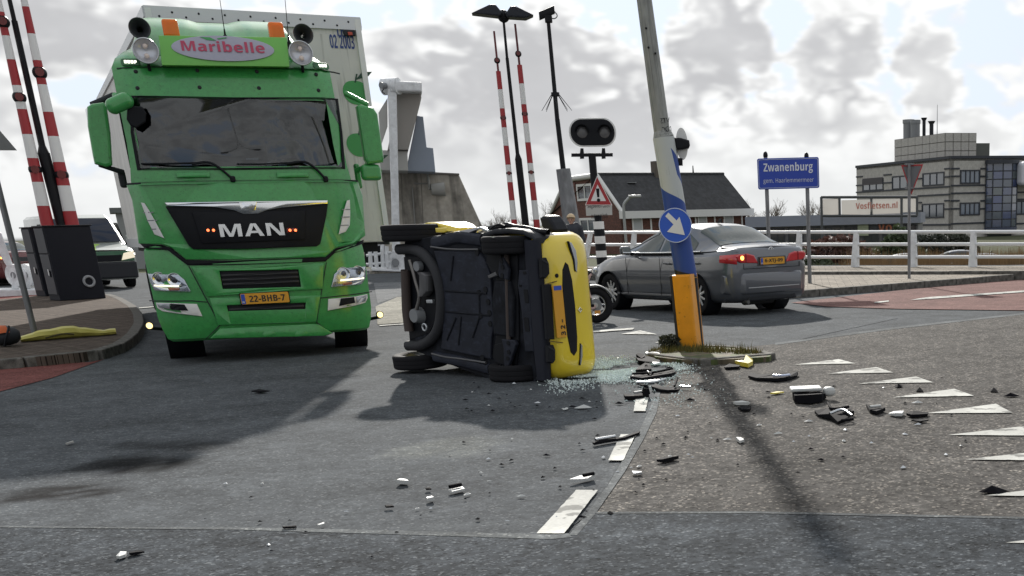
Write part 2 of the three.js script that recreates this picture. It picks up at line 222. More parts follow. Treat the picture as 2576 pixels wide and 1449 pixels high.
mark(G([[955, 820], [1030, 815], [1030, 817], [955, 822]]), 'lane_line');
// bridge deck edge and sand between the lorry and the bridge
struct('sand_strip', sheet(G([[945, 772], [1000, 748], [1240, 745], [1240, 800], [1030, 812], [950, 818]]), 0.01, 0.15, [2.9, 2.6, 2.1], 0.35), mRoad);
struct('concrete_apron', sheet(G([[940, 712], [1240, 706], [1240, 744], [1000, 747], [950, 764]]), 0.006, 0.3, [1.6, 1.55, 1.5], 0.15), mRoad);

// ---------- pavements with kerbs ----------
const pave = (cols, n, m, joint, jit, seed) => { const r = rngOf(seed), S = 512, tone = Array.from({ length: n * m }, () => (r() - 0.5) * jit); const c = sn(S, 12, 3, seed); return { map: dataTex(S, (x, y) => { const row = Math.floor(y / S * m), xx = (x / S * n + (row & 1) * 0.5) % n, col = Math.floor(xx), fx = xx - col, fy = y / S * m - row; const j = fx < joint || fy < joint * 1.6; const v = j ? 0.5 : 1 + tone[row * n + col] + (c(x, y) - 0.5) * 0.35; return cols.map((k) => k * v); }), bump: dataTex(S, (x, y) => { const row = Math.floor(y / S * m), xx = (x / S * n + (row & 1) * 0.5) % n, fx = xx % 1, fy = y / S * m % 1; const v = fx < joint || fy < joint * 1.6 ? 60 : 150 + (c(x, y) - 0.5) * 90; return [v, v, v]; }, false) }; };
const tBrick = pave([92, 83, 76], 8, 16, 0.07, 0.3, 21), tTile = pave([138, 131, 121], 6, 6, 0.035, 0.14, 22);
const mBrickPave = MP([1, 1, 1], 0.95, 0, { specularIntensity: 0.1, map: tBrick.map, bumpMap: tBrick.bump, bumpScale: 0.006 }), mTile = MP([1, 1, 1], 0.95, 0, { specularIntensity: 0.1, map: tTile.map, bumpMap: tTile.bump, bumpScale: 0.004 });
const mKerb = MP([1, 1, 1], 0.9, 0, { specularIntensity: 0.15, map: (() => { const c = sn(256, 14, 5, 31), r = rngOf(9); return dataTex(256, (x, y) => { const v = 96 + (c(x, y) - 0.5) * 70 + (r() - 0.5) * 22; return [v, v * 0.98, v * 0.94]; }); })() });
const kerbGeos = {};
function kerb(parent, pts, h, w = 0.16, inward = 1) {   // separate stones with joints along a line
  const cv = new THREE.CatmullRomCurve3(pts, false, 'catmullrom', 0.1), L = cv.getLength(), n = Math.max(1, Math.round(L / 0.95));
  for (let i = 0; i < n; i++) { const a = cv.getPointAt(i / n), b = cv.getPointAt((i + 1) / n), d = b.clone().sub(a), l = d.length(); const m = mesh('kerb_stone', kerbGeos[`${l.toFixed(2)}${h}${w}`] ??= (() => { const g = box(Math.max(0.05, l - 0.012), h + 0.06, w, 0, 0, 0, 0.018); const p = g.attributes.position, u = g.attributes.uv; for (let k = 0; k < p.count; k++) u.setXY(k, p.getX(k) + p.getZ(k), p.getY(k) + p.getZ(k)); return g; })(), mKerb, parent); m.position.set((a.x + b.x) / 2, h / 2 - 0.03 + (R0() - 0.5) * 0.006 + 0.004, (a.z + b.z) / 2); m.rotation.y = -Math.atan2(d.z, d.x); }
}
function island(name, outline, h, mat, uvs, kerbPts) {
  const s = new THREE.Shape(outline.map((p) => new THREE.Vector2(p.x, -p.z)));
  const g = new THREE.ExtrudeGeometry(s, { depth: h, bevelEnabled: false }).rotateX(-Math.PI / 2); uvPlane(g, uvs);
  const m = struct(name, g, mat); if (kerbPts) kerb(m, kerbPts, h); return m;
}
const leftKerb = G([[-420, 962], [-200, 946], [0, 928], [120, 921], [212, 911], [270, 900], [310, 882], [338, 858], [352, 832], [350, 806], [334, 784], [305, 765], [272, 752]]);
const leftIsland = island('pavement', [...leftKerb, ...G([[170, 748], [60, 760], [-100, 775], [-420, 790]])], 0.12, mBrickPave, 0.9, leftKerb);
const rightKerb = G([[1960, 752], [2060, 744], [2200, 733], [2400, 717], [2545, 705]]);
island('pavement', [...rightKerb, ...G([[2520, 701], [2300, 700], [2000, 704], [1900, 706], [1900, 745]])], 0.13, mTile, 1.9, rightKerb);
const bridgeKerb = [[1200, 686], [1500, 685], [1800, 684], [2150, 683], [2450, 682], [2900, 679]].map(([u, v]) => gp(u, v, 0.2).setY(0));
island('sidewalk', [...bridgeKerb, ...[[2900, 667], [2450, 669], [2150, 669], [1500, 671], [1200, 672]].map(([u, v]) => gp(u, v, 0.2).setY(0))], 0.2, mTile, 1.9, bridgeKerb);
// ---------- shared materials ----------
const mBlack = MB([0.008, 0.009, 0.012], 0.55, 0.35), mRubber = MB([0.014, 0.014, 0.016], 0.85, 0.3), mChrome = M([0.78, 0.79, 0.8], 0.18, 1), mSteel = M([0.45, 0.47, 0.49], 0.4, 0.9), mGrey = M([0.2, 0.21, 0.22], 0.6), mWhite = M([0.72, 0.73, 0.72], 0.5), mDarkGrey = MB([0.03, 0.032, 0.037], 0.6, 0.35), mRedP = M([0.33, 0.022, 0.028], 0.5), mWhiteP = M([0.68, 0.68, 0.67], 0.5), mMirror = M([0.8, 0.82, 0.85], 0.04, 1);
const mGlass = MP([0.45, 0.5, 0.54], 0.03, 0, { transmission: 1, thickness: 0, ior: 1.7 });
const mLens = MP([0.95, 0.97, 1], 0.04, 0, { transmission: 1, thickness: 0, ior: 1.5 });
const mYellowPlate = M([0.62, 0.3, 0.018], 0.5), mBluePlate = M([0.02, 0.07, 0.42], 0.5);
const mAmber = MP([0.9, 0.24, 0.01], 0.25, 0, { transmission: 0.35, thickness: 0 });
const mPlateInk = M([0.02, 0.018, 0.012], 0.5);
function plate(parent, w, h, str, big = true) {   // number plate lying in the xy plane, z out
  const p = mesh('number_plate', slab(rr(w, h, 0.015), 0.006, 0.012, 0.003), mYellowPlate, parent);
  mesh('plate_band', slab([[-w / 2 + 0.006, -h / 2 + 0.006], [-w / 2 + 0.05, -h / 2 + 0.006], [-w / 2 + 0.05, h / 2 - 0.006], [-w / 2 + 0.006, h / 2 - 0.006]], 0.009, 0.003), mBluePlate, p);
  mesh('plate_text', text(str, w * 0.74, h * 0.6, 0.004).translate(w * 0.045, 0, 0.006), mPlateInk, p);
  mesh('plate_text', text('NL', 0.026, 0.02, 0.003).translate(-w / 2 + 0.028, -h * 0.28, 0.009), mWhiteP, p);
  return p;
}
// tyre + rim standing on the ground, axle along x, outer face towards +x
const tyreGeo = (r, w, tread = true) => { const p = []; const hw = w / 2, k = r * 0.62; for (const [a, b] of [[k, -hw * 0.7], [r * 0.72, -hw * 0.98], [r * 0.9, -hw], [r * 0.975, -hw * 0.9], [r, -hw * 0.68], [r, -hw * 0.36], [r * 0.985, -hw * 0.33], [r * 0.985, -hw * 0.27], [r, -hw * 0.24], [r, hw * 0.24], [r * 0.985, hw * 0.27], [r * 0.985, hw * 0.33], [r, hw * 0.36], [r, hw * 0.68], [r * 0.975, hw * 0.9], [r * 0.9, hw], [r * 0.72, hw * 0.98], [k, hw * 0.7]]) p.push(new THREE.Vector2(a, b)); return new THREE.LatheGeometry(p, 36).rotateZ(-Math.PI / 2); };
function wheel(parent, x, y, z, r, w, outer, spokes, rimMat = mSteel, rimK = 0.66) {
  const t = mesh('wheel', tyreGeo(r, w), mRubber, parent); t.position.set(x, y, z);
  const rg = [], rw = w * 0.42 * outer, ri = r * rimK; const rim = new THREE.LatheGeometry([[ri, -0.4], [ri, 0.4], [ri * 0.97, 0.42], [ri * 0.92, 0.3], [ri * 0.9, -0.35]].map(([a, b]) => new THREE.Vector2(a, b * w)), 32).rotateZ(-Math.PI / 2);
  rg.push(rim, cyl(r * 0.13, r * 0.15, w * 0.2, 16).rotateZ(-Math.PI / 2 * outer).translate(rw * 0.75, 0, 0));
  for (let i = 0; i < spokes; i++) { const a = i / spokes * 2 * Math.PI; rg.push(slab([[-r * 0.075, r * 0.1], [r * 0.075, r * 0.1], [r * 0.05, ri * 0.96], [-r * 0.05, ri * 0.96]], 0.012, 0.024, 0.006).rotateY(Math.PI / 2 * outer).translate(rw * 0.7, 0, 0).rotateX(a)); }
  mesh('rim', merge(rg), rimMat, t); mesh('brake_disc', cyl(r * 0.48, r * 0.48, 0.02, 24).rotateZ(Math.PI / 2).translate(rw * 0.1, 0, 0), mDarkGrey, t);
  mesh('hub_well', cyl(ri * 0.95, ri * 0.95, 0.02, 24).rotateZ(Math.PI / 2).translate(-rw * 0.4, 0, 0), mBlack, t);
  return t;
}

// ---------- green lorry tractor ----------
const TY = THREE.MathUtils.degToRad(26);
const TF = new Frame(new THREE.Vector3(-6.68, 0, -15.40), TY);
const truck = thing('lorry_tractor', 'green lorry cab with amber beacons and roof sign board facing the road', 'truck', TF.o, TY);
const green = (() => { const c = sn(256, 30, 3, 70), r = rngOf(71); return dataTex(256, (x, y) => { const k = (1 + (c(x, y) - 0.5) * 0.14) * (fbm(x * 0.35, y * 0.35, 3) > 0.74 ? 0.82 : 1); return [58 * k, 144 * k, 74 * k]; }); })();
const mGreen = MP([1, 1, 1], 0.32, 0, { map: green, clearcoat: 0.5, clearcoatRoughness: 0.15 });
const mGreenL = MP([0.13, 0.42, 0.06], 0.4, 0, { clearcoat: 0.3 });
const bend = (x) => { const a = Math.abs(x); return 0.05 * (a / 1.2) ** 2 + (a > 0.92 ? 0.17 * ((a - 0.92) / 0.3) ** 2 : 0); };
const tilt = (y) => y < 2.1 ? 0 : y < 3.05 ? 0.13 * (y - 2.1) : 0.1235 + 0.34 * (y - 3.05);
const surf = (x, y) => -bend(x) - tilt(y);
const onCab = (g) => { const p = g.attributes.position; for (let i = 0; i < p.count; i++) p.setZ(i, p.getZ(i) + surf(p.getX(i), p.getY(i))); g.computeVertexNormals(); return toCreasedNormals(g, 0.6); };
const cp = (u, v) => { let q = TF.at(u, v, 0); for (let k = 0; k < 3; k++) q = TF.at(u, v, surf(q[0], q[1])); return [q[0], q[1]]; };
const z4 = (x, y) => [322 + x / 3, 456.2 + y / 3], z2 = (x, y) => [322 + x / 3, y / 3], z1 = (x, y) => [x / 3, y / 3], z3 = (x, y) => [0.3425 * x, 456.2 + 0.3425 * y], z5 = (x, y) => [925.7 + 0.3241 * x, 523.2 + 0.3241 * y];
const cabPoly = (pts, proud, depth, bev = 0.008, holes = []) => onCab(slab(dense(pts.map((p) => cp(...p)), 0.09), proud, depth, bev, holes.map((h) => dense(h.map((p) => cp(...p)), 0.09).reverse())));
{
  // shell of the cab, open at the windscreen
  const ys = [1.36, 1.5, 1.8, 2.1, 2.17, 2.24, 2.5, 2.75, 2.98, 3.06, 3.2, 3.32, 3.42, 3.5, 3.55], NX = 20, pos = [], idx = [];
  const wOf = (y) => y < 2.0 ? 1.225 : y < 3.0 ? lerp(1.225, 1.18, sm(2.0, 2.4, y)) : y < 3.3 ? 1.18 : 1.18 - 0.28 * ((y - 3.3) / 0.25) ** 2 * 0.8;
  const zt = (y) => y > 3.3 ? -0.35 * ((y - 3.3) / 0.25) ** 2 : 0;
  const ring = ys.map((y) => { const w = wOf(y), o = []; for (let i = 0; i <= NX; i++) { const x = lerp(-w, w, i / NX); o.push([x, y, surf(x, y) + zt(y)]); } o.push([w, y, -1.0], [w, y, -2.25], [-w, y, -2.25], [-w, y, -1.0]); return o; });
  const n = ring[0].length; ring.forEach((r) => r.forEach((p) => pos.push(...p)));
  for (let i = 0; i < ys.length - 1; i++) for (let j = 0; j < n; j++) {
    const ym = (ys[i] + ys[i + 1]) / 2; if (j < NX && ym > 2.24 && ym < 3.02 && j > 0 && j < NX - 1) continue;
    if (j === NX + 0 && ym > 2.24 && ym < 2.98) { }
    const a = i * n + j, b = i * n + (j + 1) % n; idx.push(a, b, a + n, b, b + n, a + n);
  }
  const k0 = (ys.length - 1) * n; for (let j = 1; j < n - 1; j++) idx.push(k0, k0 + j, k0 + j + 1);
  const g = new THREE.BufferGeometry(); g.setAttribute('position', new THREE.Float32BufferAttribute(pos, 3)); g.setAttribute('uv', new THREE.Float32BufferAttribute(pos.filter((_, i) => i % 3 < 2), 2)); g.setIndex(idx);
  const body = mesh('cab_body', toCreasedNormals(g, 0.7), mGreen, truck);
  // roof step with rivets
  const rim = [[...cp(...z1(905, 520))], [...cp(...z2(1560, 548))]];
  for (const [zx, zy] of [[58, 540], [523, 533], [972, 540], [1420, 562], [72, 665], [540, 660], [988, 665], [1438, 682]]) { const [x, y] = cp(...z2(zx, zy)); const b = mesh('bolt', new THREE.SphereGeometry(0.022, 10, 6).scale(1, 1, 0.5), mDarkGrey, body); b.position.set(x, y, surf(x, y) + 0.004); }
  mesh('roof_seam', onCab(slab(dense([cp(...z1(880, 520)), cp(...z2(523, 505)), cp(...z2(1000, 512)), cp(...z2(1600, 560)), cp(...z2(1600, 552)), cp(...z2(1000, 504)), cp(...z2(523, 497)), cp(...z1(880, 512))], 0.1), 0.006, 0.03)), mDarkGrey, body);
  // windscreen: glass, black surround, dark visor band
  const ws = [z1(985, 722), z2(800, 735), z2(1585, 745), z2(1618, 1000), z2(1640, 1275), z2(800, 1282), z1(1035, 1285), z1(985, 1000)];
  const wc = ws.map((p) => cp(...p));
  const inset = (p, k) => { const c = p.reduce((a, b) => [a[0] + b[0] / p.length, a[1] + b[1] / p.length], [0, 0]); return p.map(([x, y]) => [c[0] + (x - c[0]) * (1 - k), c[1] + (y - c[1]) * (1 - k * 1.9)]); };
  const ws_ = mesh('windscreen', onCab(slab(dense(inset(wc, 0.02), 0.08), 0.006, 0.004)), mGlass, truck);
  mesh('windscreen_seal', onCab(slab(dense(wc, 0.09), 0.014, 0.03, 0.006, [dense(inset(wc, 0.028), 0.09).reverse()])), mBlack, ws_);
  mesh('visor_band', onCab(slab(dense([cp(...z1(990, 724)), cp(...z2(800, 738)), cp(...z2(1583, 747)), cp(...z2(1588, 775)), cp(...z2(800, 772)), cp(...z1(995, 775))], 0.09), -0.01, 0.004)), mBlack, ws_);
  // inside: rear wall, dashboard, seats, steering wheel
  const mIn = M([0.02, 0.022, 0.025], 0.8);
  mesh('cab_interior', merge([box(2.2, 1.6, 0.04, 0, 2.5, -1.9), box(2.25, 0.04, 1.8, 0, 1.55, -1.1), box(2.2, 0.32, 0.45, 0, 2.02, -0.5, 0.08)]), mIn, truck);
  for (const x of [-0.62, 0.62]) mesh('seat', merge([box(0.52, 0.75, 0.16, x, 2.3, -1.35, 0.06), box(0.52, 0.15, 0.5, x, 1.95, -1.1, 0.05), box(0.3, 0.22, 0.12, x, 2.78, -1.36, 0.05)]), M([0.03, 0.033, 0.04], 0.9), truck);
  mesh('steering_wheel', new THREE.TorusGeometry(0.22, 0.018, 8, 24).rotateX(-0.9).translate(0.6, 2.25, -0.72), mBlack, truck);
  for (const [w, h, x, y] of [[0.14, 0.018, 0.12, 2.33], [0.05, 0.05, 0.3, 2.27], [0.1, 0.03, 0.45, 2.26]]) mesh('windscreen_card', box(w, h, 0.003, x, y, -0.16), mWhiteP, truck);
  // A-pillar door lines
  for (const s of [-1, 1]) { mesh('side_window', slab([[0, 2.25], [0.75, 2.25], [0.75, 2.95], [0.12, 2.95]], 0, 0.008, 0.002).rotateY(Math.PI / 2).translate(s * 1.196, 0, -0.42), mBlack, truck); }
  // grip handles below the screen
  for (const [a, b] of [[365, 618], [1122, 1362]]) { const p = cp(...z2(a, 1322)), q = cp(...z2(b, 1322)); const h = mesh('grab_handle', onCab(merge([slab(dense([[p[0], p[1] - 0.028], [q[0], p[1] - 0.028], [q[0], p[1] + 0.028], [p[0], p[1] + 0.028]], 0.06), 0.045, 0.03, 0.012), slab(rr(0.06, 0.05, 0.01).map(([x, y]) => [x + p[0] + 0.04, y + p[1]]), 0.03, 0.03), slab(rr(0.06, 0.05, 0.01).map(([x, y]) => [x + q[0] - 0.04, y + p[1]]), 0.03, 0.03)])), mGreen, truck); mesh('grip_recess', onCab(slab(dense([[p[0] + 0.06, p[1] - 0.07], [p[0] + 0.2, p[1] - 0.07], [p[0] + 0.2, p[1] - 0.03], [p[0] + 0.06, p[1] - 0.03]], 0.1), 0.006, 0.02, 0.003)), mGreen, h); }
  // wipers
  for (const [pts, pv] of [[[[100, 1238], [330, 1236], [480, 1240], [610, 1228], [680, 1262], [790, 1352]], [790, 1352]], [[[820, 1240], [1000, 1240], [1200, 1236], [1330, 1224], [1400, 1262], [1490, 1352]], [1490, 1352]]]) {
    const q = pts.map(([a, b]) => { const [x, y] = cp(...z2(a, b)); return [x, y, surf(x, y) + 0.04]; });
    const w = mesh('wiper', merge([tube(q.slice(2), 0.016, 16, 6), tube([q[0], q[1], q[3]], 0.011, 12, 6), box(0.06, 0.07, 0.05, q[5][0], q[5][1], q[5][2] - 0.015, 0.02)]), mBlack, truck);
  }
  // front flap with the grille
  const flap = [z4(-10, 30), z4(120, 20), z4(800, 5), z4(1600, -5), z4(1735, 5), z4(1770, 110), z4(1790, 410), z4(1700, 470), z4(1570, 500), z4(1490, 570), z4(800, 590), z4(440, 590), z4(330, 500), z4(260, 475), z4(80, 470), z4(30, 140)];
  mesh('front_flap', cabPoly(flap, 0.03, 0.06, 0.012), mGreen, truck);
  mesh('shadow_gap_strip', cabPoly([z4(90, 470), z4(260, 480), z4(330, 505), z4(440, 592), z4(800, 598), z4(1490, 572), z4(1570, 505), z4(1700, 475), z4(1780, 440), z4(1775, 470), z4(1560, 540), z4(1490, 605), z4(800, 632), z4(450, 635), z4(300, 520), z4(120, 500)], 0.012, 0.05, 0.004), mBlack, truck);  // black strip paints the shaded gap between front flap and bumper
  mesh('flap_seam', cabPoly([z4(-10, 30), z4(122, 22), z4(800, 8), z4(1600, -2), z4(1735, 5), z4(1735, -8), z4(1600, -14), z4(800, -8), z4(122, 6), z4(-10, 14)], 0.012, 0.03, 0.002), mDarkGrey, truck);
  const gr = mesh('grille', cabPoly([z4(283, 190), z4(800, 185), z4(1507, 170), z4(1495, 260), z4(1450, 470), z4(1425, 490), z4(900, 510), z4(490, 512), z4(455, 480)], 0.04, 0.03, 0.008), mBlack, truck);
  mesh('grille_mesh', cabPoly([z4(480, 230), z4(1340, 220), z4(1330, 440), z4(560, 470)], 0.043, 0.004), mBlack, gr);
  mesh('chrome_bar', cabPoly([z4(275, 160), z4(800, 152), z4(1507, 143), z4(1503, 170), z4(1150, 200), z4(1040, 220), z4(980, 245), z4(870, 248), z4(800, 220), z4(650, 196), z4(290, 188)], 0.065, 0.035, 0.01), mChrome, gr);
  { // badge: a leaping lion silhouette on a shield
    const em = mesh('badge', cabPoly([z4(835, 160), z4(970, 156), z4(960, 215), z4(930, 232), z4(880, 234), z4(850, 215)], 0.075, 0.015, 0.006), mChrome, gr);
    mesh('badge_relief', cabPoly([z4(858, 205), z4(885, 185), z4(905, 188), z4(930, 172), z4(945, 180), z4(935, 195), z4(915, 205), z4(900, 212), z4(888, 202), z4(870, 215)], 0.081, 0.01, 0.003), mSteel, em);
  }
  const mt = text('MAN', 1, 1, 1); { const a = cp(...z4(688, 365)), b = cp(...z4(1175, 362)), t = cp(...z4(930, 318)), d = cp(...z4(930, 413)); mt.scale(b[0] - a[0], t[1] - d[1], 0.03); mt.translate((a[0] + b[0]) / 2, (t[1] + d[1]) / 2, 0.04); mesh('maker_lettering', onCab(mt), mChrome, gr); }
  for (const [a, b] of [[578, 668], [1195, 1285]]) { const l = mesh('marker_light', cabPoly([z4(a, 352), z4(b, 352), z4(b, 388), z4(a, 388)], 0.055, 0.03, 0.006), M([0.12, 0.01, 0.005], 0.3), gr); for (const k of [0.28, 0.74]) { const [x, y] = cp(...z4(lerp(a, b, k), 369)); mesh('diode', new THREE.SphereGeometry(0.016, 8, 6).translate(x, y, surf(x, y) + 0.056), M([0.5, 0.08, 0.03], 0.4, 0, { emissive: new THREE.Color(1, 0.18, 0.06), emissiveIntensity: 1.3 }), l); } }
  // white corner vents
  for (const pts of [[z4(98, 160), z4(125, 165), z4(160, 220), z4(200, 290), z4(275, 430), z4(200, 400), z4(150, 300)], [z4(1672, 140), z4(1650, 145), z4(1625, 230), z4(1588, 400), z4(1640, 380), z4(1672, 330), z4(1675, 250)]]) {
    const v = mesh('corner_vent', cabPoly(pts, 0.044, 0.03, 0.006), mWhiteP, truck);
    const m = pts.map((p) => cp(...p)), cx = m.reduce((a, b) => a + b[0], 0) / m.length; for (const k of [0.28, 0.5, 0.74]) { const y = lerp(Math.max(...m.map((p) => p[1])), Math.min(...m.map((p) => p[1])), k), xc = lerp(cp(...pts[0])[0], cp(...pts[pts === undefined ? 0 : (cx < 0 ? 4 : 3)])[0], k) * 0.6 + cx * 0.4; mesh('vent_slot', onCab(slab([[xc - 0.055, y - 0.006], [xc + 0.055, y - 0.006], [xc + 0.055, y + 0.006], [xc - 0.055, y + 0.006]], 0.047, 0.006)), mGrey, v); }
  }
  // bumper body (two corner blocks and a centre)
  const wB = (y) => y < 0.5 ? 1.16 + 0.08 * (y - 0.27) / 0.23 : 1.24;
  const bring = (y, inset, w) => { const o = []; for (let i = 0; i <= 24; i++) { const x = lerp(-w, w, i / 24); o.push([x, y, -bend(x) - inset]); } o.push([w, y, -0.95], [-w, y, -0.95]); return o; };
  const bump = mesh('bumper', loft([bring(0.27, 0.1, 1.12), bring(0.3, 0.05, 1.17), bring(0.42, 0.01, 1.21), bring(0.55, 0.0, 1.235), bring(1.0, 0, 1.245), bring(1.25, 0.0, 1.245), bring(1.33, 0.01, 1.235), bring(1.36, 0.05, 1.21)], true, true, true, 0.5), mGreen, truck);
  // upper and lower air intakes set into raised surrounds
  const intake = (out, inn, n) => { const i = mesh('intake_surround', cabPoly(out, 0.028, 0.04, 0.01, [inn]), mGreen, bump); mesh('intake_mesh', cabPoly(inn, 0.004, 0.02, 0.002), mBlack, bump); for (const k of [0.25, 0.5, 0.75]) { const a = inn.map((p) => cp(...p)), y = lerp(a[0][1], a[a.length - 1][1], k), x0 = lerp(a[0][0], a[a.length - 1][0], k), x1 = lerp(a[1][0], a[2][0], k); mesh('intake_slat', onCab(slab(dense([[x0 + 0.01, y - 0.012], [x1 - 0.01, y - 0.012], [x1 - 0.01, y + 0.012], [x0 + 0.01, y + 0.012]], 0.1), 0.016, 0.01, 0.003)), M([0.016, 0.017, 0.02], 0.5), bump); } };
  intake([z4(480, 650), z4(1480, 615), z4(1470, 810), z4(600, 870)], [z4(690, 678), z4(1285, 665), z4(1305, 795), z4(715, 812)]);
  intake([z4(610, 880), z4(1455, 860), z4(1420, 1060), z4(680, 1085)], [z4(745, 935), z4(1340, 915), z4(1330, 1055), z4(780, 1070)]);
  mesh('bumper_lip', cabPoly([z4(690, 1110), z4(1400, 1075), z4(1440, 1080), z4(1545, 1145), z4(1480, 1165), z4(620, 1185)], 0.03, 0.05, 0.01), mGreen, bump);
  for (const x of [775, 1000, 1245]) mesh('lip_recess', cabPoly([z4(x + 15, 1150), z4(x + 30, 1128), z4(x + 90, 1124), z4(x + 112, 1146), z4(x + 105, 1160), z4(x + 20, 1172)], 0.034, 0.01, 0.003), mGreen, bump);
  mesh('bumper_seam', merge([cabPoly([z4(455, 640), z4(462, 638), z4(700, 1085), z4(592, 1190), z4(584, 1190), z4(690, 1085)], 0.01, 0.02), cabPoly([z4(1500, 610), z4(1494, 612), z4(1418, 1066), z4(1528, 1150), z4(1536, 1148), z4(1426, 1062)], 0.01, 0.02), cabPoly([z4(160, 905), z4(480, 905), z4(600, 915), z4(600, 908), z4(480, 897), z4(160, 897)], 0.012, 0.02), cabPoly([z4(1440, 885), z4(1840, 835), z4(1840, 828), z4(1440, 878)], 0.012, 0.02)]), mDarkGrey, bump);
  // headlights and fog lights
  const lamp = (name, out, bulbs) => { const h = mesh(name, cabPoly(out, 0.012, 0.03, 0.004), mBlack, truck); mesh('lamp_reflector', cabPoly(out.map((p) => p), 0.016, 0.004), M([0.5, 0.52, 0.54], 0.25, 0.9), h); for (const [u, v, r] of bulbs) { const [x, y] = cp(u, v); mesh('projector', new THREE.LatheGeometry([[0.001, -0.01], [r * 0.5, -0.004], [r * 0.85, 0.008], [r, 0.018], [r * 1.05, 0.01]].map((p) => new THREE.Vector2(...p)), 20).rotateX(Math.PI / 2).translate(x, y, surf(x, y) + 0.014), mChrome, h); mesh('bulb_lens', new THREE.SphereGeometry(r * 0.45, 12, 8).scale(1, 1, 0.4).translate(x, y, surf(x, y) + 0.02), M([0.03, 0.035, 0.045], 0.1), h); } mesh('lamp_lens', cabPoly(out, 0.042, 0.003), mLens, h); return h; };
  const hl1 = lamp('headlight', [z4(150, 695), z4(380, 705), z4(425, 740), z4(475, 832), z4(200, 822), z4(165, 760)], [[...z4(235, 735), 0.075], [...z4(350, 742), 0.075]]);
  const hl2 = lamp('headlight', [z4(1790, 642), z4(1600, 655), z4(1555, 700), z4(1532, 797), z4(1760, 775), z4(1795, 720)], [[...z4(1735, 685), 0.075], [...z4(1625, 695), 0.075]]);
  for (const [h, p] of [[hl1, [z4(195, 778), z4(385, 783), z4(385, 796), z4(195, 791)]], [hl2, [z4(1600, 740), z4(1780, 722), z4(1780, 736), z4(1600, 754)]]]) mesh('light_strip', cabPoly(p, 0.036, 0.01), M([0.9, 0.85, 0.7], 0.3, 0, { emissive: new THREE.Color(1, 0.9, 0.7), emissiveIntensity: 0.5 }), h);
  for (const [h, p] of [[hl1, [z4(300, 800), z4(388, 804), z4(388, 822), z4(310, 822)]], [hl2, [z4(1620, 765), z4(1690, 758), z4(1690, 776), z4(1620, 784)]]]) mesh('indicator', cabPoly(p, 0.034, 0.008), M([0.35, 0.12, 0.06], 0.3), h);
  for (const [o, i] of [[[z4(210, 915), z4(320, 918), z4(520, 925), z4(562, 1018), z4(400, 1000), z4(260, 980), z4(222, 955)], [z4(320, 922), z4(425, 928), z4(455, 975), z4(325, 968)]], [[z4(1805, 850), z4(1720, 868), z4(1510, 888), z4(1507, 975), z4(1720, 935), z4(1790, 915), z4(1808, 880)], [z4(1705, 872), z4(1605, 882), z4(1592, 940), z4(1712, 915)]]]) { const f = mesh('fog_light', cabPoly(o, 0.026, 0.04, 0.008), mWhiteP, truck); mesh('fog_recess', cabPoly(i, 0.03, 0.01, 0.002), mBlack, f); const s = o[0][0] < 600 ? 1 : -1; mesh('fog_lens', cabPoly(s > 0 ? [z4(218, 922), z4(312, 924), z4(318, 964), z4(232, 950)] : [z4(1800, 858), z4(1722, 872), z4(1725, 920), z4(1790, 905)], 0.031, 0.008, 0.002), M([0.35, 0.37, 0.4], 0.2, 0.6), f); }
  // number plate
  { const a = cp(...z4(850, 890)), b = cp(...z4(1212, 870)), p = new THREE.Group(); const pl = plate(truck, b[0] - a[0], 0.125, '22-BHB-7'); pl.position.set((a[0] + b[0]) / 2, (a[1] + b[1]) / 2, 0.045 - bend(0.1)); mesh('plate_mount', slab(rr(b[0] - a[0] + 0.02, 0.14, 0.01), -0.006, 0.02), mBlack, pl); }
  // sign board on the roof
  const sb = mesh('sign_board', onCab(slab([cp(...z2(232, 282)), cp(...z2(1190, 296)), cp(...z2(1212, 515)), cp(...z2(258, 505))], 0.17, 0.16, 0.008)), mGreenL, truck);
  { const a = cp(...z2(330, 380)), b = cp(...z2(1095, 385)), t = cp(...z2(715, 286)), d = cp(...z2(715, 474)), cx = (a[0] + b[0]) / 2, cy = (t[1] + d[1]) / 2, rx = (b[0] - a[0]) / 2, ry = (t[1] - d[1]) / 2; const el = Array.from({ length: 48 }, (_, i) => [cx + rx * Math.cos(i / 48 * 6.2832), cy + ry * Math.sin(i / 48 * 6.2832)]);
    const ov = mesh('sign_oval', onCab(slab(el, 0.174, 0.006, 0.001)), M([0.36, 0.36, 0.44], 0.5), sb);
    const tx = text('Maribelle', (b[0] - a[0]) * 0.81, (t[1] - d[1]) * 0.42, 0.006, font).translate(cx, cy + 0.02, 0.172); mesh('sign_lettering', onCab(tx), M([0.42, 0.045, 0.1], 0.45), ov);
    const lf = slab([[cx - 0.23, cy + ry * 0.86], [cx - 0.12, cy + ry * 0.84], [cx - 0.06, cy + ry * 0.6], [cx - 0.16, cy + ry * 0.63]], 0.178, 0.003); mesh('sign_leaf', onCab(merge([lf, slab([[cx - 0.05, cy + ry * 0.78], [cx + 0.05, cy + ry * 0.9], [cx + 0.06, cy + ry * 0.84], [cx - 0.04, cy + ry * 0.7]], 0.178, 0.003)])), M([0.05, 0.3, 0.08], 0.5), ov); }
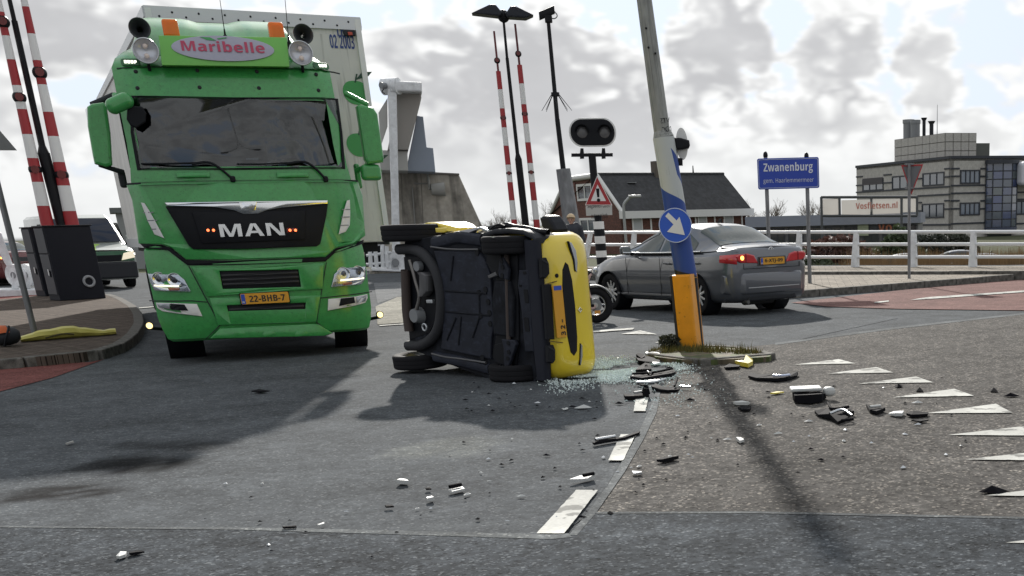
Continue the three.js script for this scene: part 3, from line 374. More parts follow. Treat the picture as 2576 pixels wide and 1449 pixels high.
  // round spot lamps, horns, beacons, marker strips, aerials
  for (const [x0, y0] of [[138, 398], [1296, 415]]) { const [x, y] = cp(...z2(x0, y0)), z = surf(x, y) + 0.16; const g = thingPart('spot_lamp', new THREE.LatheGeometry([[0.001, -0.16], [0.06, -0.15], [0.12, -0.07], [0.135, 0], [0.135, 0.02], [0.12, 0.025]].map((p) => new THREE.Vector2(...p)), 28).rotateX(Math.PI / 2).translate(x, y, z), mBlack); mesh('lamp_reflector', new THREE.LatheGeometry([[0.001, -0.05], [0.05, -0.045], [0.1, -0.02], [0.122, 0.016]].map((p) => new THREE.Vector2(...p)), 28).rotateX(Math.PI / 2).translate(x, y, z), M([0.62, 0.62, 0.64], 0.3, 0.5), g); for (const k of [0.05, -0.05]) mesh('bulb', new THREE.SphereGeometry(0.028, 10, 8).translate(x, y + k, z - 0.01), M([0.8, 0.65, 0.55], 0.3), g); mesh('lamp_lens', new THREE.CircleGeometry(0.122, 28).translate(x, y, z + 0.02), mLens, g); mesh('lamp_ring', new THREE.TorusGeometry(0.128, 0.009, 8, 32).translate(x, y, z + 0.022), mSteel, g); mesh('lamp_stalk', rod([x, y - 0.13, z - 0.05], [x, y - 0.19, surf(x, y - 0.2)], 0.018), mBlack, g); }
  for (const [x0, y0] of [[88, 215], [1322, 258]]) { const q = TF.at(...z2(x0, y0), -0.55); const g = thingPart('air_horn', new THREE.LatheGeometry([[0.02, -0.5], [0.025, -0.3], [0.045, -0.12], [0.09, -0.02], [0.115, 0.02], [0.105, 0.024], [0.08, -0.01], [0.03, -0.1]].map((p) => new THREE.Vector2(...p)), 28).rotateX(Math.PI / 2).translate(q[0], q[1], -0.55), M([0.05, 0.055, 0.06], 0.35, 0.3)); mesh('horn_bracket', rod([q[0], q[1] - 0.03, -0.75], [q[0], 3.5, -0.75], 0.02), mBlack, g); }
  for (const [x0, y0] of [[322, 218], [1118, 238]]) { const q = TF.at(...z2(x0, y0), -0.5), h = 0.19; const g = thingPart('amber_beacon', box(0.17, h, 0.17, q[0], q[1], -0.5, 0.03), mAmber); mesh('beacon_core', merge([box(0.1, h * 0.7, 0.02, q[0] + 0.01, q[1], -0.5), cyl(0.05, 0.05, h * 0.6, 10, q[0] + 0.03, q[1], -0.5)]), M([0.7, 0.2, 0.03], 0.3), g); mesh('beacon_foot', merge([cyl(0.07, 0.08, 0.05, 14, q[0], q[1] - h / 2 - 0.025, -0.5), cyl(0.02, 0.02, 0.16, 8, q[0], q[1] - h / 2 - 0.12, -0.5)]), mBlack, g); }
  for (const [x0, y0] of [[18, 468], [1456, 497]]) { const [x, y] = cp(...z2(x0, y0)); const g = mesh('roof_marker', onCab(slab(rr(0.2, 0.075, 0.03).map(([a, b]) => [a + x, b + y]), 0.02, 0.03, 0.006)), M([0.03, 0.12, 0.05], 0.5), truck); for (const k of [-0.05, -0.017, 0.017, 0.05]) mesh('diode', box(0.026, 0.032, 0.006, x + k, y, surf(x, y) + 0.022), M([0.9, 0.9, 0.8], 0.4, 0, { emissive: new THREE.Color(1, 0.97, 0.85), emissiveIntensity: 0.8 }), g); }
  for (const [p, q] of [[[735, 280], [685, -60]], [[1215, 330], [1180, -60]]]) { const a = TF.at(...z2(...p), -0.45), b = TF.at(...z2(...q), -0.45); mesh('aerial', merge([rod(a, b, 0.006, 0.003, 6), rod(a, [lerp(a[0], b[0], 0.18), lerp(a[1], b[1], 0.18), -0.45], 0.014, 0.008, 8), cyl(0.02, 0.03, 0.08, 10, a[0], a[1] - 0.02, -0.45), cyl(0.012, 0.012, 0.3, 8, a[0], a[1] - 0.2, -0.45)]), mBlack, truck); }
  function thingPart(n, g, m) { return mesh(n, g, m, truck); }
  // roof air deflector
  { const prof = [[-0.42, 3.46, 1.02], [-0.6, 3.62, 1.0], [-0.85, 3.8, 0.98], [-1.1, 3.9, 0.96], [-1.5, 4.0, 0.95], [-2.1, 4.08, 0.96]];
    const rg = prof.map(([z, y, w]) => { const o = []; for (let i = 0; i <= 24; i++) { const t = i / 24, x = lerp(-1.1, 1.1, t), k = Math.abs(x) / 1.1; o.push([x * lerp(1, w / 1.02, 0.6), 3.4 + (y - 3.4) * (1 - 0.92 * sm(0.72, 1.0, k)) * (1 - 0.06 * (1 - sm(0.18, 0.3, Math.abs(k - 0.0)))), z]); } o.push([1.1, 3.38, z], [-1.1, 3.38, z]); return o; });
    mesh('roof_deflector', loft(rg, true, true, true, 0.6), mGreen, truck);
    for (const s of [-1, 1]) mesh('side_deflector', box(0.03, 1.9, 0.5, s * 1.19, 2.4, -2.45, 0.01), mGreen, truck); }
  // mirrors: tall housings on arms, ramp mirror and kerb mirror
  const mir = (pts, z, d, name = 'mirror_housing') => mesh(name, slab(pts.map((p) => { const q = TF.at(...p, z); return [q[0], q[1]]; }), z, d, 0.03), mGreen, truck);
  const zm = -0.28;
  const mL = mir([z1(655, 805), z1(690, 782), z1(780, 770), z1(800, 790), z1(830, 1000), z1(845, 1245), z1(800, 1260), z1(712, 1235), z1(700, 1180), z1(660, 950)], zm, 0.2);
  const mR = mir([z2(1728, 800), z2(1745, 788), z2(1850, 808), z2(1885, 860), z2(1932, 1190), z2(1928, 1225), z2(1810, 1240), z2(1790, 1200)], zm, 0.2);
  mesh('mirror_glass', slab(rr(0.17, 0.55, 0.03).map(([x, y]) => { const c = TF.at(...z1(745, 1010), zm - 0.2); return [x + c[0], y + c[1]]; }), zm - 0.2, 0.006), mMirror, mL); mesh('mirror_glass', slab(rr(0.17, 0.55, 0.03).map(([x, y]) => { const c = TF.at(...z2(1832, 1010), zm - 0.2); return [x + c[0], y + c[1]]; }), zm - 0.2, 0.006), mMirror, mR);
  const q3 = (f, x, y, z) => TF.at(...f(x, y), z);
  mesh('mirror_arm', rod(q3(z1, 690, 790, zm - 0.1), q3(z1, 860, 720, zm - 0.2), 0.03, 0.035), mDarkGrey, mL); mesh('mirror_arm', merge([rod(q3(z1, 750, 1245, zm - 0.1), q3(z1, 930, 1300, zm - 0.25), 0.024, 0.03), box(0.08, 0.2, 0.1, ...q3(z1, 925, 1350, zm - 0.3), 0.03)]), mDarkGrey, mL);
  mesh('mirror_arm', rod(q3(z2, 1640, 705, zm - 0.2), q3(z2, 1810, 790, zm - 0.1), 0.035, 0.03), mGreen, mR); mesh('mirror_arm', merge([rod(q3(z2, 1840, 1235, zm - 0.1), q3(z2, 1720, 1290, zm - 0.25), 0.024, 0.03), box(0.07, 0.3, 0.1, ...q3(z2, 1735, 1330, zm - 0.3), 0.03)]), mGreen, mR);
  { const a = q3(z1, 900, 775, 0.12), r = mesh('ramp_mirror', new RoundedBoxGeometry(0.3, 0.17, 0.16, 4, 0.075).rotateZ(0.42).translate(a[0], a[1], 0.05), mGreen, truck); mesh('mirror_arm', rod(q3(z1, 865, 715, -0.05), [a[0], a[1] + 0.03, 0.04], 0.03), mGreen, r); }
  { const c = [[960, 820], [1000, 800], [1075, 805], [1105, 855], [1100, 920], [1030, 968], [985, 950], [955, 900]].map(([x, y]) => q3(z1, x, y, 0.02)); mesh('front_mirror', slab(c.map((p) => [p[0], p[1]]), 0.04, 0.06, 0.015), mBlack, truck); }
  { const a = q3(z2, 1840, 1300, zm); mesh('kerb_mirror', new RoundedBoxGeometry(0.24, 0.19, 0.16, 3, 0.05).translate(a[0], a[1], zm - 0.1), mGreen, truck); }
  // side marker lights low on the corners
  for (const [f, x, y, s] of [[z4, 162, 1088, 1], [z4, 1900, 1005, -1]]) { const a = q3(f, x, y, -0.3), g = mesh('side_marker', cyl(0.045, 0.045, 0.05, 16).rotateX(Math.PI / 2).translate(a[0], a[1], -0.3), mBlack, truck); mesh('marker_lens', cyl(0.036, 0.036, 0.02, 16).rotateX(Math.PI / 2).translate(a[0], a[1], -0.272), M([0.9, 0.75, 0.35], 0.3, 0, { emissive: new THREE.Color(1, 0.75, 0.3), emissiveIntensity: 0.9 }), g); mesh('marker_bracket', rod([a[0], a[1] - 0.03, -0.3], [s * -1.2, a[1] - 0.06, -0.42], 0.02), mBlack, g); }
  // chassis, wheels, steps
  mesh('chassis', merge([box(0.9, 0.35, 5.2, 0, 0.75, -3.2), box(2.1, 0.5, 0.9, 0, 0.72, -0.75), box(2.3, 0.5, 1.2, 0, 0.7, -2.9), box(1.9, 0.28, 0.5, 0, 0.42, -0.75)]), mBlack, truck);
  for (const s of [-1, 1]) { wheel(truck, s * 1.04, 0.5, -1.35, 0.5, 0.32, s, 0); wheel(truck, s * 0.95, 0.5, -4.95, 0.5, 0.55, s, 0); mesh('wheel_arch', new THREE.CylinderGeometry(0.6, 0.6, 0.42, 24, 1, true, -Math.PI / 2, Math.PI).rotateZ(Math.PI / 2).translate(s * 1.0, 0.52, -1.35), mBlack, truck); mesh('door_step', merge([box(0.2, 0.9, 0.55, s * 1.12, 0.9, -0.72, 0.03), box(0.22, 0.6, 0.5, s * 1.1, 1.05, -2.1, 0.03)]), mGreen, truck); }
}
// ---------- white refrigerated semi-trailer ----------
{
  const yaw = THREE.MathUtils.degToRad(31.5), H = 4.22, k = (H - 1.5) / 2.5;
  const fl = gp(362, 15, H), fr = gp(902, 45, H), mid = fl.clone().add(fr).multiplyScalar(0.5).setY(0), F = new Frame(mid, yaw), hw = fl.distanceTo(fr) / 2, L = 12.4;
  const tr = thing('box_trailer', 'tall white box trailer coupled behind the green lorry cab', 'trailer', mid, yaw);
  const mBox = M([1, 1, 1], 0.5, 0, { map: (() => { const c = sn(512, 10, 5, 90), r = rngOf(91); return dataTex(512, (x, y) => { const s = fbm(x * 0.25, y * 0.012, 3), v = 205 + (c(x, y) - 0.5) * 30 - (s > 0.6 ? (s - 0.6) * 120 : 0); return [v * 0.99, v * 0.985, v * 0.96]; }); })() });
  const uvm = (g) => { const p = g.attributes.position, u = g.attributes.uv; for (let i = 0; i < p.count; i++) u.setXY(i, (p.getX(i) + p.getZ(i)) / 4, p.getY(i) / 4); return g; };
  const b = mesh('cargo_box', uvm(box(hw * 2, H - 1.32, L, 0, (H + 1.32) / 2, -L / 2, 0.02)), mBox, tr);
  const alu = M([0.55, 0.57, 0.58], 0.4, 0.7);
  mesh('top_rail', merge([box(hw * 2 + 0.03, 0.16, 0.04, 0, H - 0.075, 0.012), box(0.03, 0.12, L, -hw - 0.012, H - 0.06, -L / 2), box(0.03, 0.12, L, hw + 0.012, H - 0.06, -L / 2)]), alu, b);
  for (const s of [-1, 1]) mesh('corner_post', box(0.07, H - 1.36, 0.05, s * (hw - 0.03), (H + 1.32) / 2, 0.012), mWhite, b);
  for (const s of [-1, 1]) mesh('bottom_rail', box(0.04, 0.16, L, s * (hw + 0.01), 1.36, -L / 2), alu, b);
  for (let i = 0; i < 16; i++) mesh('rivet', new THREE.SphereGeometry(0.014, 6, 4).translate(lerp(-hw + 0.15, hw - 0.15, i / 15), H - 0.11 + (i & 1) * 0.05, 0.034), mDarkGrey, b);
  for (const s of [-1, 1]) { const l = mesh('clearance_light', box(0.15, 0.07, 0.06, s * (hw - 0.16), H - 0.2, 0.05, 0.01), mDarkGrey, tr); mesh('light_lens', box(0.06, 0.04, 0.03, s * (hw - 0.16), H - 0.21, 0.08, 0.008), M([0.45, 0.06, 0.03], 0.3), l); }
  // print on the front wall
  const ink = M([0.03, 0.06, 0.22], 0.5), P = (f, x, y) => F.at(...f(x, y), 0);
  const t1 = P(z2, 1600, 222), t2 = P(z2, 1615, 315); mesh('printed_code', merge([text('TR', 0.13, 0.17, 0.003).translate(t1[0], t1[1], 0.003), text('02 2003', 0.32, 0.17, 0.003).translate(t2[0], t2[1], 0.003)]), ink, b);
  const app = M([0.05, 0.3, 0.08], 0.45), appD = M([0.015, 0.06, 0.035], 0.5);
  for (const [ax, ay, s] of [[1718, 695, 1], [1745, 1090, 1], [1840, 1290, 0.8]]) { const c = P(z2, ax, ay), r = 0.17 * s; const el = Array.from({ length: 28 }, (_, i) => { const a = i / 28 * 6.2832, q = r * (1 - 0.12 * Math.max(0, Math.sin(a)) ** 6); return [c[0] + q * Math.cos(a), c[1] + q * 0.95 * Math.sin(a)]; }); const m = mesh('apple_print', slab(el, 0.006, 0.004), app, b); mesh('apple_leaf', merge([slab([[c[0], c[1] + r * 0.7], [c[0] + 0.02, c[1] + r * 0.7], [c[0] + 0.06, c[1] + r * 1.35], [c[0] + 0.04, c[1] + r * 1.35]], 0.008, 0.003), slab([[c[0] + 0.02, c[1] + r * 0.9], [c[0] + 0.12, c[1] + r * 1.5], [c[0] + 0.26, c[1] + r * 1.55], [c[0] + 0.2, c[1] + r * 1.2], [c[0] + 0.08, c[1] + r * 1.0]], 0.008, 0.003)]), appD, m); }
  // running gear
  mesh('frame_rail', merge([box(0.9, 0.3, L - 0.6, 0, 0.98, -L / 2 - 0.2), box(2.3, 0.14, L - 0.2, 0, 1.26, -L / 2)]), mBlack, tr);
  for (const z of [-7.6, -8.9, -10.2]) for (const s of [-1, 1]) wheel(tr, s * 1.02, 0.5, z, 0.5, 0.38, s, 0);
  for (const s of [-1, 1]) { mesh('landing_leg', merge([box(0.12, 0.75, 0.12, s * 0.85, 0.72, -3.1), box(0.25, 0.03, 0.25, s * 0.85, 0.34, -3.1)]), mDarkGrey, tr); mesh('side_guard', merge([box(0.03, 0.14, 3.2, s * (hw - 0.06), 0.85, -5.2), box(0.03, 0.14, 3.2, s * (hw - 0.06), 0.55, -5.2), box(0.04, 0.7, 0.06, s * (hw - 0.09), 0.8, -3.8), box(0.04, 0.7, 0.06, s * (hw - 0.09), 0.8, -6.5)]), M([0.3, 0.31, 0.32], 0.5, 0.5), tr); }
}
// ---------- yellow car lying on its side, underside to the road ----------
const YYAW = THREE.MathUtils.degToRad(-36), YF = new Frame(gp(1240, 950), YYAW);
const yc = thing('overturned_car', 'small yellow car overturned on its side with black underside showing', 'car', YF.o, YYAW);
{
  const mYel = MP([0.74, 0.56, 0.03], 0.3, 0, { clearcoat: 0.8, clearcoatRoughness: 0.08 });
  const under = (() => { const c = sn(256, 16, 4, 50); return MP([1, 1, 1], 0.75, 0, { specularIntensity: 0.35, map: dataTex(256, (x, y) => { const d = fbm(x * 0.11 + 3, y * 0.03, 4), v = 32 + (c(x, y) - 0.5) * 26 + (d > 0.62 ? (d - 0.62) * 90 : 0); return [v * 0.9, v * 0.97, v * 1.15]; }) }); })();
  const underL = MP([1, 1, 1], 0.65, 0, { specularIntensity: 0.4, map: (() => { const c = sn(256, 12, 5, 52); return dataTex(256, (x, y) => { const d = fbm(x * 0.05 + 3, y * 0.14, 4), v = 45 + (c(x, y) - 0.5) * 22 + (d > 0.62 ? (d - 0.62) * 60 : 0); return [v * 0.9, v * 0.97, v * 1.18]; }); })() }), rust = M([0.06, 0.045, 0.04], 0.75), pipe = M([0.12, 0.12, 0.125], 0.5, 0.5);
  const P = (x, y, z = 0) => YF.at(...z5(x, y), z), P2 = (x, y, z = 0) => P(x, y, z).slice(0, 2);
  // hull
  const st = [[-1.30, 0.16, 1.28, -0.32, -0.95], [-1.24, 0.08, 1.36, -0.2, -1.18], [-1.1, 0.12, 1.41, -0.06, -1.3], [-0.6, 0.12, 1.42, -0.03, -1.4], [0.0, 0.1, 1.42, -0.03, -1.38], [0.25, 0.05, 1.42, 0, -1.2], [0.45, 0.01, 1.42, 0, -0.86], [0.7, 0.01, 1.42, 0, -0.72], [0.86, 0.015, 1.41, -0.0, -0.66], [0.93, 0.04, 1.38, -0.02, -0.6], [0.975, 0.1, 1.32, -0.06, -0.54], [0.99, 0.2, 1.2, -0.12, -0.46]];
  const ring = ([x, y0, y1, z0, z1]) => rr(y1 - y0, z0 - z1, Math.min(0.16, (z0 - z1) * 0.3), 5).map(([a, b]) => [x, (y0 + y1) / 2 + a, (z0 + z1) / 2 + b]);
  const hull = mesh('body_shell', loft(st.map(ring), true, true, true, 0.7), mYel, yc);
  // side window band and screen on the flank that points up / roof side
  mesh('windscreen', loft([[0.28, -1.19], [0.44, -0.9]].map(([x, z]) => [[x + 0.012, 0.12, z - 0.012], [x + 0.012, 1.3, z - 0.012], [x, 1.3, z], [x, 0.12, z]])), mBlack, yc);
  mesh('side_window', slab([[-1.0, 0.72], [-0.9, 1.18], [0.1, 1.2], [0.35, 0.85], [0.35, 0.75]], 0, 0.01).rotateX(-Math.PI / 2).translate(0, 1.425, 0), mBlack, yc);
  // floor with ribs
  const fl = mesh('floor_pan', slab([P2(300, 260), P2(540, 215), P2(900, 225), P2(1255, 240), P2(1260, 560), P2(1300, 1080), P2(1330, 1370), P2(960, 1330), P2(560, 1180), P2(345, 1090), P2(310, 700)], 0.03, 0.05, 0.01), under, yc);
  const centre = mesh('underbody_panel', slab([P2(545, 330), P2(880, 330), P2(940, 400), P2(985, 520), P2(1010, 900), P2(990, 1010), P2(985, 1170), P2(600, 1090), P2(625, 800), P2(610, 560)], 0.06, 0.05, 0.012), underL, fl);
  for (const [a, b] of [[[640, 640], [960, 660]], [[640, 800], [980, 830]], [[700, 370], [680, 560]], [[900, 640], [905, 860]], [[760, 840], [740, 1060]], [[850, 1000], [900, 850]], [[650, 1020], [720, 850]]]) mesh('floor_rib', rod([...P2(...a), 0.06], [...P2(...b), 0.06], 0.012, 0.012, 6), under, centre);
  for (const [x, y] of [[900, 655], [910, 830], [950, 630], [970, 725], [980, 810], [985, 895], [885, 345], [925, 1155]]) mesh('drain_hole', cyl(0.03, 0.03, 0.012, 10).rotateX(Math.PI / 2).translate(...P2(x, y), 0.062), mBlack, centre);
  // sills
  mesh('sill', loft([[525, 250], [720, 205], [905, 230]].map(([x, y], i) => { const q = P2(x, y + 40); return rr(0.13, 0.16, 0.05, 3).map(([a, b]) => [q[0], q[1] + 0.02 + a, b - 0.02]); })), underL, yc);
  mesh('sill', loft([[545, 1150], [760, 1190], [975, 1250]].map(([x, y]) => { const q = P2(x, y); return rr(0.15, 0.2, 0.05, 3).map(([a, b]) => [q[0], Math.max(0.07, q[1]) + a * 0.8, b - 0.02]); })), underL, yc);
  mesh('sill_seam', tube([[540, 1125], [640, 1150], [760, 1165], [960, 1195]].map((p) => [...P2(...p), 0.075]), 0.012, 16, 6), pipe, yc);
  mesh('sill_seam', tube([[530, 300], [680, 318], [900, 320]].map((p) => [...P2(...p), 0.07]), 0.01, 16, 6), pipe, yc);
  // rear beam, axle, exhaust
  mesh('bumper_beam', tube([[275, 320], [380, 320], [470, 360], [560, 480], [600, 640], [605, 780], [590, 900], [540, 1000], [450, 1060], [345, 1065]].map((p) => [...P2(...p), 0.06]), 0.055, 40, 10), MB([0.035, 0.036, 0.04], 0.7, 0.5), yc);
  const bay = mesh('rear_bay', slab([P2(300, 380), P2(420, 380), P2(530, 500), P2(560, 700), P2(555, 850), P2(500, 960), P2(350, 1020)], 0.036, 0.01), mBlack, yc);
  mesh('axle_tube', tube([[340, 480], [345, 650], [350, 800], [368, 950]].map((p) => [...P2(...p), 0.08]), 0.05, 12, 10), rust, yc);
  mesh('silencer', loft([[475, 495], [500, 520], [500, 640], [480, 680]].map(([x, y], i) => { const q = P2(x, y), s = [0.8, 1, 1, 0.7][i]; return rr(0.15 * s, 0.11, 0.04, 3).map(([a, b]) => [q[0] + a + 0.02, q[1], 0.09 + b]); })), pipe, yc);
  mesh('exhaust_pipe', tube([[385, 400], [410, 480], [430, 560], [460, 680], [430, 800], [400, 860]].map((p) => [...P2(...p), 0.1]), 0.02, 24, 8), M([0.2, 0.19, 0.18], 0.45, 0.7), yc);
  mesh('exhaust_clamp', box(0.1, 0.04, 0.05, ...P2(548, 720), 0.1, 0.01), mSteel, yc);
  mesh('tow_loop', new THREE.TorusGeometry(0.035, 0.012, 8, 16).translate(...P2(500, 920), 0.1), mSteel, yc);
  mesh('spring_seat', cyl(0.07, 0.09, 0.1, 14).rotateX(Math.PI / 2).translate(...P2(430, 830), 0.08), mGrey, yc); mesh('spring_seat', cyl(0.05, 0.05, 0.06, 14).rotateX(Math.PI / 2).translate(...P2(440, 450), 0.08), mGrey, yc);
  // front subframe
  const arm = (pts, holes) => { const a = mesh('suspension_arm', slab(pts.map((p) => P2(...p)), 0.11, 0.04, 0.01), underL, yc); for (const h of holes) mesh('arm_hole', cyl(0.024, 0.024, 0.01, 10).rotateX(Math.PI / 2).translate(...P2(...h), 0.112), mBlack, a); };
  arm([[1085, 390], [1120, 385], [1155, 480], [1150, 555], [1085, 535], [1075, 500]], [[1105, 410], [1112, 455], [1110, 520]]);
  arm([[1100, 1010], [1200, 1020], [1215, 1050], [1150, 1235], [1120, 1230], [1115, 1080]], [[1155, 1040], [1158, 1110], [1150, 1160]]);
  mesh('subframe', slab([[1070, 370], [1190, 360], [1200, 1020], [1180, 1210], [1060, 1220], [1010, 1060], [1040, 900], [1020, 560]].map((p) => P2(...p)), 0.05, 0.04, 0.01), mBlack, yc);
  mesh('gearbox_cover', slab([[1030, 560], [1140, 560], [1180, 700], [1170, 1000], [1020, 980], [1010, 700]].map((p) => P2(...p)), 0.085, 0.06, 0.02), under, yc);
  mesh('drive_shaft', rod([...P2(1120, 360), 0.07], [...P2(1140, 1230), 0.07], 0.025, 0.025), rust, yc);
  mesh('radiator_support', slab([[1215, 480], [1290, 475], [1300, 700], [1320, 1000], [1330, 1110], [1260, 1110], [1235, 800], [1205, 600]].map((p) => P2(...p)), 0.075, 0.05, 0.012), underL, yc);
  for (const [x, y, w, h] of [[1262, 500, 0.05, 0.03], [1275, 680, 0.06, 0.13], [1278, 900, 0.07, 0.14], [1230, 600, 0.04, 0.02]]) mesh('support_slot', slab(rr(w, h, 0.015).map(([a, b]) => { const q = P2(x, y); return [q[0] + a, q[1] + b]; }), 0.08, 0.008, 0.002), mBlack, yc);
  for (const pts of [[[960, 330], [1060, 340], [1090, 470], [1050, 540], [990, 500], [950, 420]], [[1010, 1060], [1080, 1040], [1110, 1100], [1110, 1220], [1040, 1210], [1000, 1150]]]) mesh('wheel_well', slab(pts.map((p) => P2(...p)), 0.056, 0.02, 0.004), mBlack, yc);
  mesh('bracket', slab([[1000, 520], [1060, 490], [1070, 520], [1010, 545]].map((p) => P2(...p)), 0.12, 0.03, 0.006), pipe, yc);
  // black front lip
  mesh('front_lip', loft([[1245, 250], [1252, 400], [1290, 800], [1318, 1100], [1345, 1362]].map(([x, y], i) => { const a = P2(x, y), b = P2(x + (i === 0 ? 92 : i === 4 ? 72 : 95), y + (i === 0 ? 0 : 0)); const w = b[0] - a[0]; return rr(w, 0.1, 0.03, 3).map(([p, q]) => [a[0] + w / 2 + p, clamp(a[1], 0.02, 1.4), q + 0.02]); }), true, true, true, 0.6), MB([0.022, 0.024, 0.033], 0.65), yc);
  // front face fittings (outlines on the nose plane x = 0.99)
  const N = (x, y, X = 0.985) => { const q = YF.side(...z5(x, y), X); return [-q[2], q[1]]; };
  const nose = (pts, proud, depth, bev = 0.006) => slab(pts.map((p) => N(...p)), 0.985 + proud, depth, bev).rotateY(Math.PI / 2);
  mesh('grille', nose([[1528, 420], [1550, 440], [1580, 560], [1604, 760], [1620, 1000], [1618, 1110], [1596, 1148], [1570, 1120], [1545, 1000], [1520, 800], [1505, 600], [1506, 480]], 0.012, 0.03), mBlack, yc);
  for (const pts of [[[1345, 395], [1380, 385], [1400, 430], [1405, 510], [1375, 548], [1350, 540]], [[1395, 1070], [1435, 1062], [1450, 1100], [1450, 1180], [1430, 1208], [1400, 1195]]]) { const f = mesh('fog_recess', nose(pts, 0.01, 0.05), mBlack, yc); mesh('fog_slat', nose([pts[0], [pts[0][0] + 50, pts[0][1] + 30], [pts[0][0] + 52, pts[0][1] + 45], [pts[0][0] + 2, pts[0][1] + 15]], 0.014, 0.01, 0.002), mDarkGrey, f); }
  mesh('plate_recess', nose([[1362, 595], [1420, 590], [1445, 1020], [1390, 1020]], 0.008, 0.04), mBlack, yc);
  { const a = N(1462, 600), b = N(1487, 1006), L = a[1] - b[1], pl = mesh('number_plate', slab(rr(0.13, L, 0.01), 0.006, 0.012, 0.002), mYellowPlate, yc); pl.position.set(1.005, (a[1] + b[1]) / 2, -(a[0] + b[0]) / 2); pl.rotation.set(0, Math.PI / 2, 0); mesh('plate_band', slab([[-0.05, L / 2 - 0.045], [0.05, L / 2 - 0.045], [0.05, L / 2 - 0.004], [-0.05, L / 2 - 0.004]], 0.009, 0.004), mBluePlate, pl); const ink = ['3', '2', '-']; ink.forEach((s, i) => mesh('plate_text', text(s, s === '-' ? 0.03 : 0.038, s === '-' ? 0.012 : 0.06, 0.004).rotateZ(Math.PI / 2).translate(0.022, -L / 2 + 0.04 + i * 0.06, 0.006), mPlateInk, pl)); }
  mesh('emblem', new THREE.TorusGeometry(0.022, 0.006, 6, 4).rotateY(Math.PI / 2).translate(1.0, ...[N(1638, 790)].map((q) => [q[1], -q[0]])[0]), mChrome, yc);
for (const q of [[[1372, 590], [1500, 555], [1500, 562], [1372, 597]], [[1408, 1030], [1540, 1045], [1540, 1052], [1408, 1037]], [[1580, 515], [1625, 505], [1625, 511], [1580, 521]]]) mesh('bonnet_seam', nose(q, 0.004, 0.01, 0), M([0.12, 0.08, 0.01], 0.6), yc);
  mesh('washer_cap', cyl(0.02, 0.02, 0.012, 10).rotateZ(Math.PI / 2).translate(0.99, N(1462, 525)[1], -N(1462, 525)[0]), mBlack, yc);
  { // headlamps wrapped round the bonnet edge
    const h1 = mesh('headlight', nose([[1550, 262], [1575, 268], [1610, 330], [1622, 420], [1618, 500], [1600, 480], [1590, 400], [1565, 320]], 0.012, 0.05), M([0.5, 0.52, 0.55], 0.2, 0.6), yc); mesh('headlight_trim', nose([[1548, 258], [1556, 258], [1598, 400], [1606, 495], [1598, 488], [1585, 400], [1560, 320]], 0.016, 0.03), mBlack, h1);
    const h2 = mesh('headlight', nose([[1645, 1052], [1660, 1065], [1662, 1150], [1648, 1220], [1640, 1200]], 0.012, 0.05), M([0.4, 0.42, 0.4], 0.2, 0.5), yc); mesh('headlight_trim', nose([[1640, 1050], [1648, 1052], [1642, 1222], [1636, 1215]], 0.016, 0.03), mBlack, h2);
  }
  // wheels: axle upright, tread to the viewer
  const wh = (x, y, r, w, z, lean = 0, up = 1) => { const q = P2(x, y, z); const g = wheel(yc, q[0], Math.max(q[1], w / 2 + 0.004), z, r, w, 1, 8, mSteel, 0.64); g.rotation.set(lean, 0, up * Math.PI / 2); return g; };
  wh(352, 192, 0.33, 0.17, -0.1, 0.0, 1); wh(405, 1180, 0.29, 0.15, -0.05, 0.04, -1); wh(1115, 285, 0.29, 0.17, -0.04, 0, 1); wh(1165, 1300, 0.29, 0.16, -0.02, 0, -1);
  mesh('arch_liner', loft([[905, 270], [930, 225], [1010, 200], [1120, 192], [1230, 205], [1300, 240], [1330, 270]].map(([x, y]) => { const q = P2(x, y); return rr(0.05, 0.3, 0.02, 2).map(([a, b]) => [q[0], q[1] + 0.02 + a, -0.1 + b]); })), mDarkGrey, yc);
  mesh('arch_liner', loft([[965, 1290], [1010, 1330], [1100, 1358], [1230, 1366], [1335, 1366]].map(([x, y]) => { const q = P2(x, y); return rr(0.05, 0.26, 0.02, 2).map(([a, b]) => [q[0], Math.max(0.03, q[1] + 0.02) + a, -0.1 + b]); })), mDarkGrey, yc);
  // upper flank: flared rear wing, torn trim, door mirror
  mesh('rear_wing', loft([[470, 126, 0.25], [540, 116, 0.4], [610, 116, 0.45], [680, 134, 0.4], [740, 160, 0.3]].map(([x, y, d]) => { const q = P2(x, y, -0.35); return rr(0.06, d, 0.03, 3).map(([a, b]) => [q[0], q[1] - 0.02 + a, -0.4 + b]); }), true, true, true, 0.7), mYel, yc);
  mesh('wing_edge', slab([P2(550, 155), P2(640, 150), P2(650, 180), P2(620, 192), P2(555, 190)], 0.05, 0.12, 0.01), mYel, yc);
  mesh('torn_trim', slab([[660, 190], [860, 150], [880, 158], [760, 205]].map((p) => P2(...p)), 0.02, 0.1, 0.004), M([0.45, 0.46, 0.48], 0.3, 0.6), yc);
  mesh('torn_trim', tube([[765, 205], [830, 170], [875, 155], [920, 175], [990, 180], [1030, 170]].map((p) => [...P2(...p), 0.0]), 0.014, 24, 6), mSteel, yc);
  mesh('torn_trim', tube([[880, 165], [950, 150], [1020, 135], [1070, 150], [1160, 160], [1270, 185], [1340, 190]].map((p) => [...P2(...p), -0.1]), 0.03, 24, 6), mBlack, yc);
  mesh('torn_trim', tube([[940, 175], [980, 142], [1030, 130], [1060, 142]].map((p) => [...P2(...p), 0.0]), 0.012, 16, 6), mBlack, yc);
